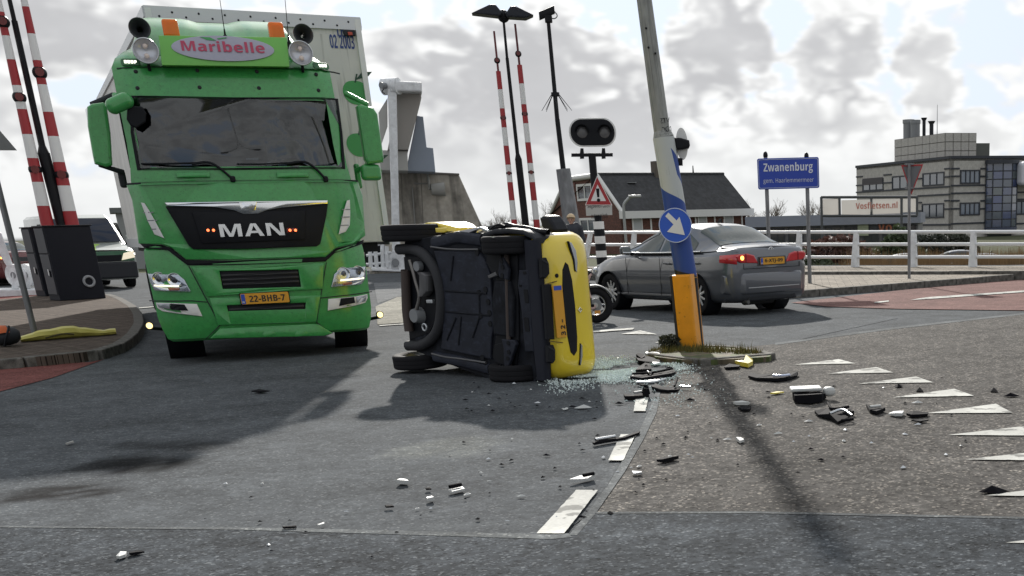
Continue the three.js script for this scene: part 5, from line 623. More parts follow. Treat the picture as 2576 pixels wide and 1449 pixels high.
{ // bascule tower: column, top beam, counterweight
  const F = facing(gp(1003, 684)), g = thing('drawbridge_tower', 'tall white drawbridge column with top beam in front of its counterweight', 'drawbridge', F.o, F.yaw);
  const p = (x, y, z = 0) => at2(F, z6(x, y), z);
  mesh('column', slab([p(150, 540), p(205, 540), p(212, 900), p(222, 1350), p(232, 1560), p(228, 1635), p(180, 1635), p(172, 1200)], 0.25, 0.5, 0.03), mBridge, g);
  { const c = p(168, 522); mesh('hinge_drum', cyl(0.27, 0.27, 0.6, 24).rotateX(Math.PI / 2).rotateY(1.0).translate(c[0] + 0.02, c[1], 0), mBridge, g); mesh('drum_cap', cyl(0.1, 0.1, 0.66, 20).rotateX(Math.PI / 2).rotateY(-0.7).translate(c[0] - 0.1, c[1], 0.1), mGrey, g); }
  mesh('top_beam', slab([p(165, 485), p(200, 492), p(355, 500), p(358, 560), p(215, 556), p(165, 560)], 0.3, 3.2, 0.06), mBridge, g);
  mesh('counterweight_arm', slab([p(205, 556, -0.4), p(352, 562, -0.4), p(355, 590, -0.4), p(275, 905, -0.4), p(150, 905, -0.4), p(190, 700, -0.4)], -0.4, 2.6, 0.04), M([0.3, 0.285, 0.265], 0.8), g);
  mesh('counterweight', slab([p(328, 698, -1.2), p(365, 703, -1.2), p(386, 888, -1.2), p(425, 893, -1.2), p(440, 1040, -1.2), p(262, 1032, -1.2)], -1.2, 3, 0.03), M([0.25, 0.29, 0.35], 0.7), g);
  mesh('ballast_box', slab([p(118, 905, -0.6), p(270, 912, -0.6), p(275, 1032, -0.6), p(98, 1028, -0.6)], -0.6, 2.5, 0.03), M([0.4, 0.4, 0.38], 0.7), g);
  mesh('rear_stay', slab([p(95, 680, -1), p(150, 590, -1), p(150, 760, -1), p(110, 880, -1)], -1, 0.3, 0.02), M([0.45, 0.45, 0.43], 0.7), g);
  mesh('cable_loop', tube([p(130, 540), p(118, 560), p(135, 570)].map((q) => [...q, 0.3]), 0.015, 10, 5), mPost, g);
  const lug = (x0, x1, y0, y1, z, hole) => { const a = at2(F, zH((x0 + x1) / 2, y0 + 90)), l = mesh('lug', merge([cyl(0.38, 0.38, 0.2, 24).rotateX(Math.PI / 2).translate(a[0], a[1] - 0.12, z), slab([at2(F, zH(x0, y1)), at2(F, zH(x1, y1)), at2(F, zH(x1 - 45, y0 + 60)), at2(F, zH(x0 + 20, y0 + 60))], z + 0.1, 0.2, 0.02)]), mBridge, g); if (hole) mesh('pin', cyl(0.13, 0.13, 0.3, 16).rotateX(Math.PI / 2).translate(a[0], a[1] - 0.12, z), mGrey, l); };
  lug(470, 630, 950, 1235, 0.6, true); lug(560, 700, 1000, 1190, 0.1, false);
  const bm = mesh('base_beam', slab([at2(F, zH(150, 1195)), at2(F, zH(700, 1225)), at2(F, zH(700, 1255)), at2(F, zH(160, 1235))], 0.9, 2.2, 0.02), mBridge, g);
  mesh('base_wall', slab([at2(F, zH(120, 1240)), at2(F, zH(715, 1255)), at2(F, zH(725, 1375)), at2(F, zH(120, 1370))], 0.8, 2.2, 0.02), mConc, g);
  // concrete pier behind
  const PF = facing(F.o.clone().multiplyScalar(1.06)), w = thing('bridge_pier', 'weathered concrete bridge pier with sloping right side', 'bridge pier', PF.o, PF.yaw), pp = (x, y) => at2(PF, z6(x, y));
  const wall = mesh('pier_wall', slab([pp(100, 1032), pp(270, 1034), pp(440, 1046), pp(580, 1052), pp(735, 1395), pp(780, 1500), pp(780, 1660), pp(60, 1660)], 0, 4, 0.05), mConc, w); { const p_ = wall.geometry.attributes.position, u = wall.geometry.attributes.uv; for (let i = 0; i < p_.count; i++) u.setXY(i, p_.getX(i) / 4, p_.getY(i) / 4); }
  mesh('coping', slab([pp(98, 1028), pp(440, 1040), pp(582, 1047), pp(584, 1056), pp(440, 1052), pp(98, 1042)], 0.06, 0.5, 0.01), M([0.16, 0.15, 0.14], 0.9), w);
  { const a = pp(405, 1145), f = mesh('floodlight', merge([cyl(0.2, 0.25, 0.5, 16).rotateZ(Math.PI / 2).translate(a[0] + 0.3, a[1], 0.2), rod([a[0], a[1] + 0.6, 0.05], [a[0], a[1], 0.2], 0.05)]), M([0.3, 0.3, 0.28], 0.6), w); mesh('conduit', rod([...pp(310, 1108), 0.04], [...pp(390, 1108), 0.04], 0.03), M([0.2, 0.2, 0.19], 0.7), w); mesh('conduit', rod([...pp(300, 1130), 0.04], [...pp(318, 1380), 0.04], 0.03), M([0.2, 0.2, 0.19], 0.7), w); }
  for (const [x0, y0, x1, y1] of [[350, 1050, 365, 1390], [230, 1040, 245, 1390]]) mesh('pier_joint', slab([pp(x0, y0), pp(x0 + 3, y0), pp(x1 + 3, y1), pp(x1, y1)], 0.012, 0.02), M([0.13, 0.125, 0.11], 0.95), w);
  mesh('pier_door', slab([at2(PF, zH(20, 740)), at2(PF, zH(330, 720)), at2(PF, zH(330, 1180)), at2(PF, zH(40, 1180))], 0.02, 0.1, 0.01), mBlack, w);
  // white guard railing between lorry and hinge
  const RF = facing(F.o.clone().multiplyScalar(0.985)), rg = thing('guard_railing', 'short white guard railing beside the bridge hinge', 'railing', RF.o, RF.yaw), r3 = (x, y) => at3(RF, zH(x, y));
  for (const [a, b] of [[[40, 840], [490, 762]], [[60, 990], [480, 935]], [[60, 1140], [460, 1102]]]) mesh('rail', rod(r3(...a), r3(...b), 0.045, 0.045, 8), mBridge, rg);
  for (const [a, b] of [[[330, 700], [345, 1190]], [[215, 900], [240, 1200]], [[405, 830], [415, 1190]], [[120, 850], [140, 1190]]]) mesh('rail_post', rod(r3(...a), r3(...b), 0.07, 0.07, 8), mBridge, rg);
}
{ // far pair of booms, lamp post, camera mast
  const F = facing(gp(1330, 677));
  const Y = (l) => l.map((y) => y * 0.4167);
  boom('raised striped boom left of the twin-shade lamp post', F, z6(793, 188), z6(921, 1400), Y([188, 430, 540, 655, 770, 880, 995, 1100, 1210, 1325, 1400]), [M([0.12, 0.015, 0.02], 0.5), ...alt(9)], 0.075, 0.105, Y([365, 712, 1046]), null, 430 * 0.4167);
  boom('raised striped boom right of the twin-shade lamp post', F, z6(920, 145), z6(1056, 1400), Y([145, 392, 505, 630, 745, 860, 985, 1100, 1210, 1325, 1400]), [M([0.1, 0.015, 0.02], 0.5), ...alt(9)], 0.08, 0.11, Y([325, 688, 1040]), null, 392 * 0.4167);
  const g = thing('lamp_post', 'slim black lamp post with two butterfly shades between booms', 'lamp post', F.o, F.yaw), q = (x, y, z = -0.1) => at3(F, z6(x, y), z);
  const b = q(985, 1380); mesh('lower_pole', rod([b[0] + 0.02, 0, -0.1], q(940, 960), 0.13, 0.12, 14), mPost, g); mesh('pole_collar', rod(q(940, 962), q(935, 925), 0.12, 0.06, 14), mPost, g); mesh('upper_pole', rod(q(935, 930), q(872, 350), 0.065, 0.055, 12), mPost, g); mesh('upper_pole', rod(q(872, 352), q(848, 95), 0.045, 0.04, 12), mPost, g);
  const sh = (pts) => { const h = mesh('lamp_shade', slab(pts.map((p) => q(...p).slice(0, 2)), 0.25, 0.7, 0.05), MB([0.025, 0.028, 0.036], 0.5, 0.4), g); return h; };
  sh([[660, 87], [768, 36], [803, 36], [842, 82], [838, 98], [822, 106]]); sh([[858, 86], [872, 78], [893, 46], [925, 46], [1030, 97], [985, 117], [872, 110]]);
  { const a = q(850, 98); mesh('lamp_hub', new THREE.SphereGeometry(0.2, 14, 10).translate(...a), mPost, g); }
  const CF = facing(gp(1432, 676)), c = thing('camera_mast', 'thin black camera mast with spike collar on a grey sleeve', 'camera mast', CF.o, CF.yaw), k = (x, y) => at3(CF, z6(x, y));
  const s0 = k(1265, 1400); mesh('sleeve', rod([s0[0] + 0.1, 0, 0], k(1210, 1020), 0.32, 0.24, 16), mGalv, c); mesh('mast', rod(k(1212, 1030), k(1175, 720), 0.09, 0.08, 12), mPost, c); mesh('mast', rod(k(1175, 725), k(1120, 120), 0.075, 0.06, 12), mPost, c);
  { const a = k(1163, 570); mesh('spike_collar', cyl(0.14, 0.14, 0.12, 14).translate(...a), mPost, c); for (let i = 0; i < 8; i++) { const t = i / 8 * 6.283; mesh('spike', rod([a[0] + Math.cos(t) * 0.12, a[1], Math.sin(t) * 0.12], [a[0] + Math.cos(t) * 0.5, a[1] - 0.5, Math.sin(t) * 0.5], 0.014, 0.008, 5), mPost, c); } }
  { const a = k(1065, 98), b2 = k(1158, 58), h = mesh('cctv_camera', loft([0, 1].map((t) => rr(0.2, 0.24, 0.05, 2).map(([x, y]) => [lerp(a[0], b2[0], t), lerp(a[1], b2[1], t) + y, x]))), mPost, c); const m = k(1122, 115); mesh('camera_bracket', box(0.24, 0.22, 0.2, ...m, 0.03), mPost, h); mesh('camera_cable', tube([k(1150, 60), k(1175, 95), k(1160, 112), k(1130, 108)], 0.018, 14, 5), mGalv, h); }
}
{ // bridge signal with warning triangle and striped post
  const F = facing(gp(1520, 692)), g = thing('bridge_signal', 'black oval twin-lamp bridge signal above a red warning triangle', 'traffic signal', F.o, F.yaw), p = (x, y) => at2(F, z6(x, y));
  const a = p(1388, 800), l = p(1245, 800), t = p(1388, 712), rx = a[0] - l[0], ry = t[1] - a[1];
  const stad = (kx, ky) => rr(2 * rx * kx, 2 * ry * ky, ry * ky * 0.96, 10).map(([x, y]) => [x + a[0], y + a[1]]);
  mesh('signal_rim', slab(stad(1, 1), 0.1, 0.05, 0.01), mWhiteP, g); const hd = mesh('signal_board', slab(stad(0.93, 0.9), 0.115, 0.03, 0.006), MB([0.008, 0.009, 0.012], 0.45), g);
  for (const x of [1325, 1460]) { const c = p(x, 800); const L = mesh('signal_lens', new THREE.SphereGeometry(0.16, 18, 10).scale(1, 1, 0.35).translate(c[0], c[1], 0.11), M([0.1, 0.1, 0.105], 0.25), g); mesh('lens_hood', new THREE.CylinderGeometry(0.2, 0.19, 0.22, 22, 1, true, Math.PI * 0.5, Math.PI).rotateX(Math.PI / 2).translate(c[0], c[1], 0.2), mBlack, L); }
  mesh('cross_bar', slab([p(1260, 926), p(1510, 924), p(1510, 945), p(1260, 947)], 0.08, 0.12, 0.01), mPost, g); for (const x of [1325, 1455]) mesh('bar_bracket', slab([p(x - 10, 895), p(x + 8, 895), p(x + 12, 930), p(x + 12, 958), p(x - 12, 960), p(x - 14, 930)], 0.1, 0.1, 0.01), mPost, g);
  mesh('post', rod([...p(1385, 940), 0], [...p(1416, 1310), 0], 0.11, 0.11, 14), mPost, g);
  const tri = [p(1415, 1062), p(1343, 1240), p(1507, 1240)], cen = [(tri[0][0] + tri[1][0] + tri[2][0]) / 3, (tri[0][1] + tri[1][1] + tri[2][1]) / 3], sc = (k) => tri.map(([x, y]) => [cen[0] + (x - cen[0]) * k, cen[1] + (y - cen[1]) * k]);
  const tp = mesh('warning_triangle', slab(tri, 0.16, 0.02, 0.004), mWhiteP, g); mesh('triangle_border', slab(sc(0.93), 0.164, 0.006, 0, [sc(0.56).reverse()]), mRedP, tp); { const h = tri[0][1] - tri[1][1]; mesh('exclamation_mark', merge([slab([[cen[0] - 0.05, cen[1] + h * 0.24], [cen[0] + 0.05, cen[1] + h * 0.24], [cen[0] + 0.03, cen[1] - h * 0.06], [cen[0] - 0.03, cen[1] - h * 0.06]], 0.166, 0.006), cyl(0.05, 0.05, 0.006, 14).rotateX(Math.PI / 2).translate(cen[0], cen[1] - h * 0.16, 0.164)]), mBlack, tp); }
  const pl = [p(1346, 1246), p(1505, 1242), p(1507, 1298), p(1350, 1303)], tw = pl[1][0] - pl[0][0]; const tb = mesh('text_plate', slab(pl, 0.15, 0.02, 0.003), M([0.42, 0.42, 0.4], 0.5), g); const tc = [(pl[0][0] + pl[2][0]) / 2, (pl[0][1] + pl[2][1]) / 2]; mesh('plate_text', text('slagbomen dalen', tw * 0.84, 0.17, 0.004, fontR).translate(tc[0], tc[1] + 0.13, 0.149), mBlack, tb); mesh('plate_text', text('automatisch', tw * 0.62, 0.15, 0.004, fontR).translate(tc[0], tc[1] - 0.14, 0.149), mBlack, tb);
  const q = (y, x) => at3(F, zBB(x ?? lerp(366, 402, (y - 80) / 390), y)); const ys = [75, 130, 203, 272, 345, 412, 475, 545, 615, 690]; for (let i = 0; i + 1 < ys.length; i++) { const A = q(ys[i]), B = q(ys[i + 1]); if (B[1] < 0.02) { mesh('post_band', rod([B[0], 0, 0], A, 0.16, 0.16, 16), i & 1 ? mWhiteP : mBlack, g); break; } mesh('post_band', rod(B, A, i ? 0.16 : 0.11, i ? 0.16 : 0.11, 16), i & 1 ? mWhiteP : mBlack, g); }
}
{ // tilted mast with blue and white sleeve, keep-right disc
  const F = facing(gp(1744, 886)), g = thing('lamp_mast', 'leaning grey mast with blue and white sleeve and round arrow sign', 'mast', F.o, F.yaw);
  const p = (x, y, z = 0) => at3(F, [x, y], z), c = (y) => lerp(1622, 1726, (y + 0) / 690);   // centre line
  const mMast = M([1, 1, 1], 0.6, 0.2, { map: (() => { const k = sn(256, 14, 4, 68); return dataTex(256, (x, y) => { const s = fbm(x * 0.2, y * 0.01 + 3, 3), v = 142 + (k(x, y) - 0.5) * 40 - (s > 0.55 ? (s - 0.55) * 140 : 0); return [v * 0.99, v, v * 0.97]; }); })() });
  const up = mesh('upper_mast', rod(p(1665, 330), p(1594, -200), 0.092, 0.078, 24), mMast, g);
  for (const [x, y] of [[207, 178], [222, 300], [266, 337]]) { const q = at3(F, zD(x, y), 0.085); mesh('bolt', new THREE.SphereGeometry(0.012, 8, 6).translate(...q), mPost, up); }
  const n1 = at3(F, [1668, 303], 0.09); mesh('mast_number', merge([text('ZTV', 0.11, 0.05, 0.006, fontR).rotateZ(0.1).translate(n1[0] + 0.02, n1[1], 0.085), text('OG1', 0.11, 0.05, 0.006, fontR).rotateZ(0.1).translate(n1[0] + 0.03, n1[1] - 0.09, 0.085)]), mPost, up);
  mesh('mast_shoulder', rod(p(1669, 346), p(1665, 328), 0.122, 0.092, 24), mMast, g);
  // sleeve with slanting bands as print
  const sl = canvasTex(1024, 1024, (x, w, h) => { x.fillStyle = '#b4b8b6'; x.fillRect(0, 0, w, h); x.fillStyle = '#1d3f86'; const poly = (l) => { x.beginPath(); l.forEach((p, i) => i ? x.lineTo(p[0], p[1]) : x.moveTo(p[0], p[1])); x.fill(); }; poly([[0, 250], [256, 330], [768, 490], [1024, 570], [1024, 1024], [0, 1024]]); poly([[600, 80], [760, 170], [900, 200], [900, 400], [760, 360], [640, 270]]); poly([[0, 40], [120, 100], [200, 250], [100, 220], [0, 170]]); x.fillStyle = '#0c0d10'; poly([[0, 900], [256, 935], [768, 1024], [0, 1024]]); x.fillStyle = 'rgba(70,75,80,0.25)'; for (let i = 0; i < 60; i++) x.fillRect((i * 197) % 1024, (i * 331) % 1024, 3 + (i % 4), 30 + (i * 7) % 60); });
  sl.wrapS = THREE.RepeatWrapping; sl.offset.x = 0.5;
  const a = V3(p(1669, 346)), b = V3(p(1727, 700)); mesh('sleeve', rod(b, a, 0.128, 0.122, 32), M([1, 1, 1], 0.55, 0, { map: sl }), g);
  mesh('sleeve_foot', rod([0.0, 0, 0], b, 0.13, 0.128, 24), mPost, g);
  // disc sign
  const dc = at3(F, [1699, 567], 0.2), e = at3(F, [1741, 567], 0.2), R = e[0] - dc[0]; const ds = mesh('disc_sign', cyl(R, R, 0.02, 40).rotateX(Math.PI / 2).translate(dc[0], dc[1], 0.19), M([0.02, 0.09, 0.5], 0.4), g);
  mesh('disc_rim', new THREE.TorusGeometry(R * 0.965, R * 0.025, 6, 44).translate(dc[0], dc[1], 0.2), M([0.5, 0.55, 0.62], 0.4), ds);
  mesh('arrow', slab([[-0.62, 0.58], [-0.4, 0.8], [0.1, 0.3], [0.3, 0.52], [0.58, -0.62], [-0.58, -0.38], [-0.32, -0.14], [-0.12, 0.06]].map(([x, y]) => [dc[0] + x * R * 0.92 - 0.0, dc[1] + y * R * 0.92]), 0.206, 0.008, 0.001), mWhiteP, ds);
  mesh('disc_clamp', box(0.14, 0.06, 0.1, dc[0], dc[1], 0.14), mGalv, ds);
  // side-mounted signal seen edge-on
  const s = (x, y, z = -0.1) => at3(F, zA(x, y), z); const ov = s(1440, 405); const so = mesh('signal_rim', cyl(0.17, 0.17, 0.05, 28).rotateX(Math.PI / 2).scale(0.4, 1.0, 1).translate(ov[0], ov[1], -0.1), mWhiteP, g);
  mesh('signal_box', slab([s(1360, 340), s(1430, 345), s(1520, 370), s(1528, 420), s(1515, 450), s(1450, 470), s(1365, 470)].map((q) => q.slice(0, 2)), 0.0, 0.25, 0.02), mPost, so); mesh('signal_bracket', slab([s(1365, 450), s(1385, 450), s(1400, 560), s(1448, 565), s(1450, 640), s(1395, 640), s(1385, 600)].map((q) => q.slice(0, 2)), -0.02, 0.15, 0.01), mPost, so);
  // yellow bollard in front of the foot
  const BF = new Frame(gp(1740, 884).add(new THREE.Vector3(0.02, 0, 0.3)), F.yaw - 0.28), y = thing('yellow_bollard', 'tilted yellow box bollard on the grassy traffic island', 'bollard', BF.o, BF.yaw), bp = (x, yy) => at2(BF, [x, yy]);
  const mYB = M([1, 1, 1], 0.45, 0, { map: (() => { const k = sn(256, 8, 5, 72), r = rngOf(73); return dataTex(256, (xx, yy) => { const w = 1 + (k(xx, yy) - 0.5) * 0.18 - (fbm(xx * 0.09, yy * 0.09, 4) > 0.76 ? 0.2 : 0); return [214 * w, 142 * w, 14 * w]; }); })() });
  const bo = mesh('bollard_body', slab([bp(1692, 692), bp(1738, 690), bp(1757, 880), bp(1712, 884)], 0.05, 0.34, 0.022), mYB, y); { const u = bo.geometry.attributes.uv, q = bo.geometry.attributes.position; for (let i = 0; i < q.count; i++) u.setXY(i, q.getX(i) + q.getZ(i), q.getY(i)); }
  mesh('bollard_back', slab([bp(1686, 694), bp(1692, 692), bp(1712, 884), bp(1706, 884)], 0.04, 0.3, 0.004), mDarkGrey, y);
}
{ // place-name sign
  const a = gp(2033, 731), b = gp(1931, 729), F = new Frame(a.clone().add(b).multiplyScalar(0.5), 0.02); const g = thing('town_sign', 'blue town name sign reading Zwanenburg on two grey posts', 'sign', F.o, F.yaw), p = (x, y) => at2(F, zC(x, y));
  for (const [x, y] of [[228, 312], [547, 320]]) { const t = p(x, y); mesh('post', rod([t[0], 0.1, -0.04], [t[0], t[1] - 0.05, -0.04], 0.042, 0.042, 12), mGalv, g); mesh('post_cap', new THREE.SphereGeometry(0.05, 12, 8).scale(1, 1.6, 1).translate(t[0], t[1] - 0.06, -0.04), mPost, g); }
  const c0 = p(163, 362), c1 = p(648, 590), w = c1[0] - c0[0], h = c0[1] - c1[1], cx = (c0[0] + c1[0]) / 2, cy = (c0[1] + c1[1]) / 2; const mv = (l) => l.map(([x, y]) => [x + cx, y + cy]);
  const pl = mesh('sign_plate', slab(mv(rr(w, h, 0.04)), 0.03, 0.03, 0.006), M([0.015, 0.05, 0.36], 0.4), g); mesh('sign_border', slab(mv(rr(w * 0.97, h * 0.93, 0.04)), 0.034, 0.006, 0, [mv(rr(w * 0.955, h * 0.9, 0.035)).reverse()]), M([0.45, 0.5, 0.6], 0.5), pl);
  mesh('sign_lettering', text('Zwanenburg', w * 0.8, h * 0.36, 0.006).translate(cx + 0.0, cy + h * 0.17, 0.03), M([0.6, 0.63, 0.7], 0.5), pl); mesh('sign_lettering', text('gem. Haarlemmermeer', w * 0.82, h * 0.19, 0.006, fontR).translate(cx, cy - h * 0.24, 0.03), M([0.5, 0.53, 0.62], 0.5), pl);
}
{ // give-way sign from behind
  const F = facing(gp(2287, 716)), g = thing('yield_sign', 'back of an inverted triangle sign with red rim on a thin post', 'sign', F.o, F.yaw), p = (x, y) => at2(F, zC(x, y)); const t = p(1345, 405); mesh('post', rod([t[0] * 0.2, 0.1, 0], [t[0], t[1], 0], 0.034, 0.034, 12), mGalv, g);
  const tri = [p(1282, 412), p(1455, 404), p(1362, 645)], c = [(tri[0][0] + tri[1][0] + tri[2][0]) / 3, (tri[0][1] + tri[1][1] + tri[2][1]) / 3], s = (k) => tri.map(([x, y]) => [c[0] + (x - c[0]) * k, c[1] + (y - c[1]) * k]); mesh('sign_plate', slab(s(0.97), -0.05, 0.012, 0.003), M([0.14, 0.15, 0.16], 0.6, 0.3), g); mesh('sign_rim', slab(tri, -0.044, 0.03, 0, [s(0.84).reverse()]), mRedP, g); for (const y of [405, 590]) { const q = p(1345, y); mesh('clamp', box(0.2, 0.04, 0.08, q[0], q[1], -0.03), mGalv, g); }
}
{ // white bridge railing
  const A = gp(1440, 673, 0.2), B = gp(2560, 671, 0.2), d = B.clone().sub(A), yaw = Math.atan2(-d.z, d.x), F = new Frame(A.clone().setY(0), yaw), g = thing('bridge_railing', 'long white bridge railing with three rails along the sidewalk', 'railing', F.o, F.yaw);
  const p = (x, y) => at3(F, [x, y]);
  for (const y of [584, 615, 647]) { const a = p(1405, y + 1), b = p(2640, y - 1); mesh('rail', rod(a, b, 0.042, 0.042, 8), mBridge, g); }
  for (const [t, b] of [[1486, 1468], [1596, 1588], [1732, 1728], [1872, 1870], [2011, 2008], [2154, 2151], [2299, 2297], [2449, 2447], [2596, 2596]]) { const P = p(t, 584), Q = p(b, 672); mesh('railing_post', loft([0, 1].map((k) => rr(lerp(0.2, 0.13, k), lerp(0.16, 0.1, k), 0.02, 2).map(([x, z]) => [lerp(Q[0], P[0], k) + x, lerp(0.2, P[1], k), z]))), mBridge, g); }
}
// ---------- buildings beyond the canal (ground there lies 1.8 m lower) ----------
const far = (u, v, D) => { const d = ray(u, v), k = D / Math.hypot(d.x, d.z); return new THREE.Vector3(d.x * k, 0, d.z * k); };
const GY = -1.8;
const mPane = MP([0.05, 0.06, 0.075], 0.06, 0, { clearcoat: 1 }), mFrameD = M([0.03, 0.034, 0.045], 0.6), mFrameW = M([0.62, 0.62, 0.6], 0.6), mCurtain = M([0.4, 0.42, 0.42], 0.8);
const uvw = (g, s) => { const p = g.attributes.position, n = g.attributes.normal, u = g.attributes.uv; for (let i = 0; i < p.count; i++) u.setXY(i, (Math.abs(n.getX(i)) > 0.7 ? p.getZ(i) : p.getX(i)) / s, p.getY(i) / s); return g; };
const mHouseBrick = M([1, 1, 1], 0.9, 0, { map: (() => { const r = rngOf(80), S = 512, n = 12, m = 32, tone = Array.from({ length: n * m }, () => r()), c = sn(S, 9, 4, 81); return dataTex(S, (x, y) => { const row = Math.floor(y / S * m), xx = (x / S * n + (row & 1) * 0.5) % n, t = tone[row * n + Math.floor(xx)], j = (xx % 1) < 0.05 || (y / S * m % 1) < 0.14; const v = j ? 0.95 : 0.8 + t * 0.3 + (c(x, y) - 0.5) * 0.3; return j ? [98 * v, 80 * v, 72 * v] : [96 * v, 60 * v, 50 * v]; }); })() });
const mRoofTile = M([1, 1, 1], 0.8, 0, { map: (() => { const r = rngOf(82), S = 512, n = 16, m = 16, tone = Array.from({ length: n * m }, () => r()), c = sn(S, 7, 5, 83); return dataTex(S, (x, y) => { const i = Math.floor(x / S * n), k = Math.floor(y / S * m), v = 44 + tone[k * n + i] * 12 + (c(x, y) - 0.5) * 26 - ((y / S * m % 1) < 0.12 ? 12 : 0) - ((x / S * n % 1) < 0.1 ? 6 : 0); return [v * 0.98, v, v * 1.04]; }); })() });
// frame pieces around an opening given by two corners in the wall plane
function windowAt(parent, x0, y0, x1, y1, z, frame, mull, pane = mPane, fw = 0.12, rot) { const w = mesh('window', slab([[x0, y0], [x1, y0], [x1, y1], [x0, y1]], z + 0.06, 0.16, 0, [[[x0 + fw, y0 + fw], [x0 + fw, y1 - fw], [x1 - fw, y1 - fw], [x1 - fw, y0 + fw]]]), frame, parent); const n = mull + 1; for (let i = 0; i < n; i++) { const a = lerp(x0 + fw, x1 - fw, i / n), b = lerp(x0 + fw, x1 - fw, (i + 1) / n); mesh('pane', slab([[a, y0 + fw], [b, y0 + fw], [b, y1 - fw], [a, y1 - fw]], z - 0.03, 0.02), pane, w); if (i) mesh('mullion', box(fw * 0.7, y1 - y0 - 2 * fw, 0.1, a, (y0 + y1) / 2, z), frame, w); } if (rot) { w.rotation.y = -Math.PI / 2; } return w; }
{ // terraced house with long dark roof and brick gable
  const F = new Frame(far(...zA(788, 1165), 138), facing(far(...zA(788, 1165), 138)).yaw + 0.5), h = thing('brick_house', 'red brick house with long dark tiled roof and white eaves', 'house', F.o, F.yaw);
  const sd = (x, y) => { const q = F.side(...zA(x, y), 0); return [q[2], q[1]]; }, at = (x, y, z = 0) => F.at(...zA(x, y), z);
  const rid = sd(520, 735), eaveB = sd(20, 1190), zr = rid[0], e1 = at(2165, 1115), L = e1[0], zb = eaveB[0];
  const eaveY = sd(790, 1140)[1];
  const gable = [[0, GY], [0, eaveY], [zr, rid[1] - 0.1], sd(470, 757), sd(205, 792), sd(130, 925), [zb, eaveB[1]], [zb, GY]];
  // gable wall in the x = 0 plane
  const gw = mesh('gable_wall', uvw(slab(gable.map(([z, y]) => [-z, y]), 0.4, 0.4).rotateY(Math.PI / 2), 3), mHouseBrick, h);
  mesh('front_wall', uvw(slab([[0, GY], [L - 0.5, GY], [L - 0.5, eaveY], [0, eaveY]], 0, 0.4), 3), mHouseBrick, h);
  mesh('end_wall', uvw(slab([[0, GY], [0, eaveY], [-zr, rid[1] - 0.15], [-zb, eaveB[1]], [-zb, GY]], 0, 0.4).rotateY(Math.PI / 2).translate(L - 0.4, 0, 0), 3), mHouseBrick, h);
  const rl = at(1918, 747, zr)[0];
  const quad = (a, b, c, d) => { const g = new THREE.BufferGeometry(); g.setAttribute('position', new THREE.Float32BufferAttribute([...a, ...b, ...c, ...a, ...c, ...d], 3)); const w = Math.hypot(b[0] - a[0], b[2] - a[2]) / 4, k = Math.hypot(d[1] - a[1], d[2] - a[2]) / 4; g.setAttribute('uv', new THREE.Float32BufferAttribute([0, 0, w, 0, w, k, 0, 0, w, k, 0, k], 2)); g.computeVertexNormals(); return g; };
  const rf = mesh('roof', merge([quad([-0.3, eaveY - 0.15, 0.5], [L + 0.2, eaveY - 0.15, 0.5], [Math.min(rl, L), rid[1], zr], [-0.1, rid[1], zr]), quad([L + 0.2, eaveB[1], zb - 0.4], [-0.3, eaveB[1], zb - 0.4], [-0.1, rid[1], zr], [Math.min(rl, L), rid[1], zr]), quad([L + 0.2, eaveY - 0.15, 0.5], [L + 0.2, eaveB[1], zb - 0.4], [Math.min(rl, L), rid[1], zr], [Math.min(rl, L), rid[1], zr])]), mRoofTile, h);
  mesh('ridge', rod([-0.2, rid[1], zr], [Math.min(rl, L), rid[1], zr], 0.18, 0.18, 8), mRoofTile, rf);
  { const c = at(1150, 700, zr); mesh('chimney', box(1.7, 2.0, 1.0, c[0] + 0.6, rid[1] + 0.35, zr), M([0.1, 0.085, 0.07], 0.9), rf); const f = at(1565, 740, zr); mesh('flue', rod([f[0], rid[1], zr], [f[0], rid[1] + 0.9, zr], 0.1, 0.05), mPost, rf); const w = at(875, 775, zr + 1.0); mesh('roof_light', box(1.0, 0.06, 0.8, w[0], rid[1] - 0.9, zr + 1.15).rotateX(0), M([0.25, 0.26, 0.27], 0.4), rf); }
  mesh('gutter', box(L + 0.6, 0.75, 0.7, L / 2, eaveY - 0.35, 0.3), mFrameW, h); mesh('bargeboard', rod([-0.1, eaveY - 0.2, 0.45], [-0.1, rid[1], zr], 0.22, 0.22, 6), mFrameW, h); mesh('bargeboard', rod([-0.1, eaveB[1], zb - 0.3], [-0.1, sd(130, 922)[1], sd(130, 922)[0]], 0.2, 0.2, 6), mFrameW, h);
  { const a = sd(205, 790), b = sd(500, 750); mesh('dormer_fascia', rod([-0.15, a[1], a[0]], [-0.15, b[1], b[0]], 0.3, 0.3, 6), mFrameW, h); }
  for (const [a, b, c, d] of [[905, 1185, 1105, 1360], [1615, 1170, 1800, 1330], [1895, 1165, 2095, 1330], [1250, 1180, 1440, 1340]]) { const p = at(a, d), q = at(c, b); windowAt(h, p[0], p[1], q[0], q[1], 0.02, mFrameW, 1, mPane, 0.18); mesh('curtain', box((q[0] - p[0]) * 0.4, (q[1] - p[1]) * 0.8, 0.02, lerp(p[0], q[0], 0.28), (p[1] + q[1]) / 2, 0.0), mCurtain, h); }
  for (const [a, b, c, d, m] of [[312, 832, 462, 1028, 1], [345, 1205, 508, 1380, 1]]) { const p = sd(a, d), q = sd(c, b); const w = windowAt(h, p[0], p[1], q[0], q[1], 0.03, mFrameW, m, MP([0.12, 0.16, 0.2], 0.1, 0, { clearcoat: 1 }), 0.25, true); }
  mesh('wall_vent', box(0.1, 0.4, 0.4, -0.05, sd(275, 845)[1], sd(275, 845)[0]), M([0.15, 0.06, 0.05], 0.7), h);
  const DP = at(1575, 1165); mesh('downpipe', rod([DP[0], eaveY, 0.2], [DP[0], GY, 0.2], 0.1), mFrameW, h);
}
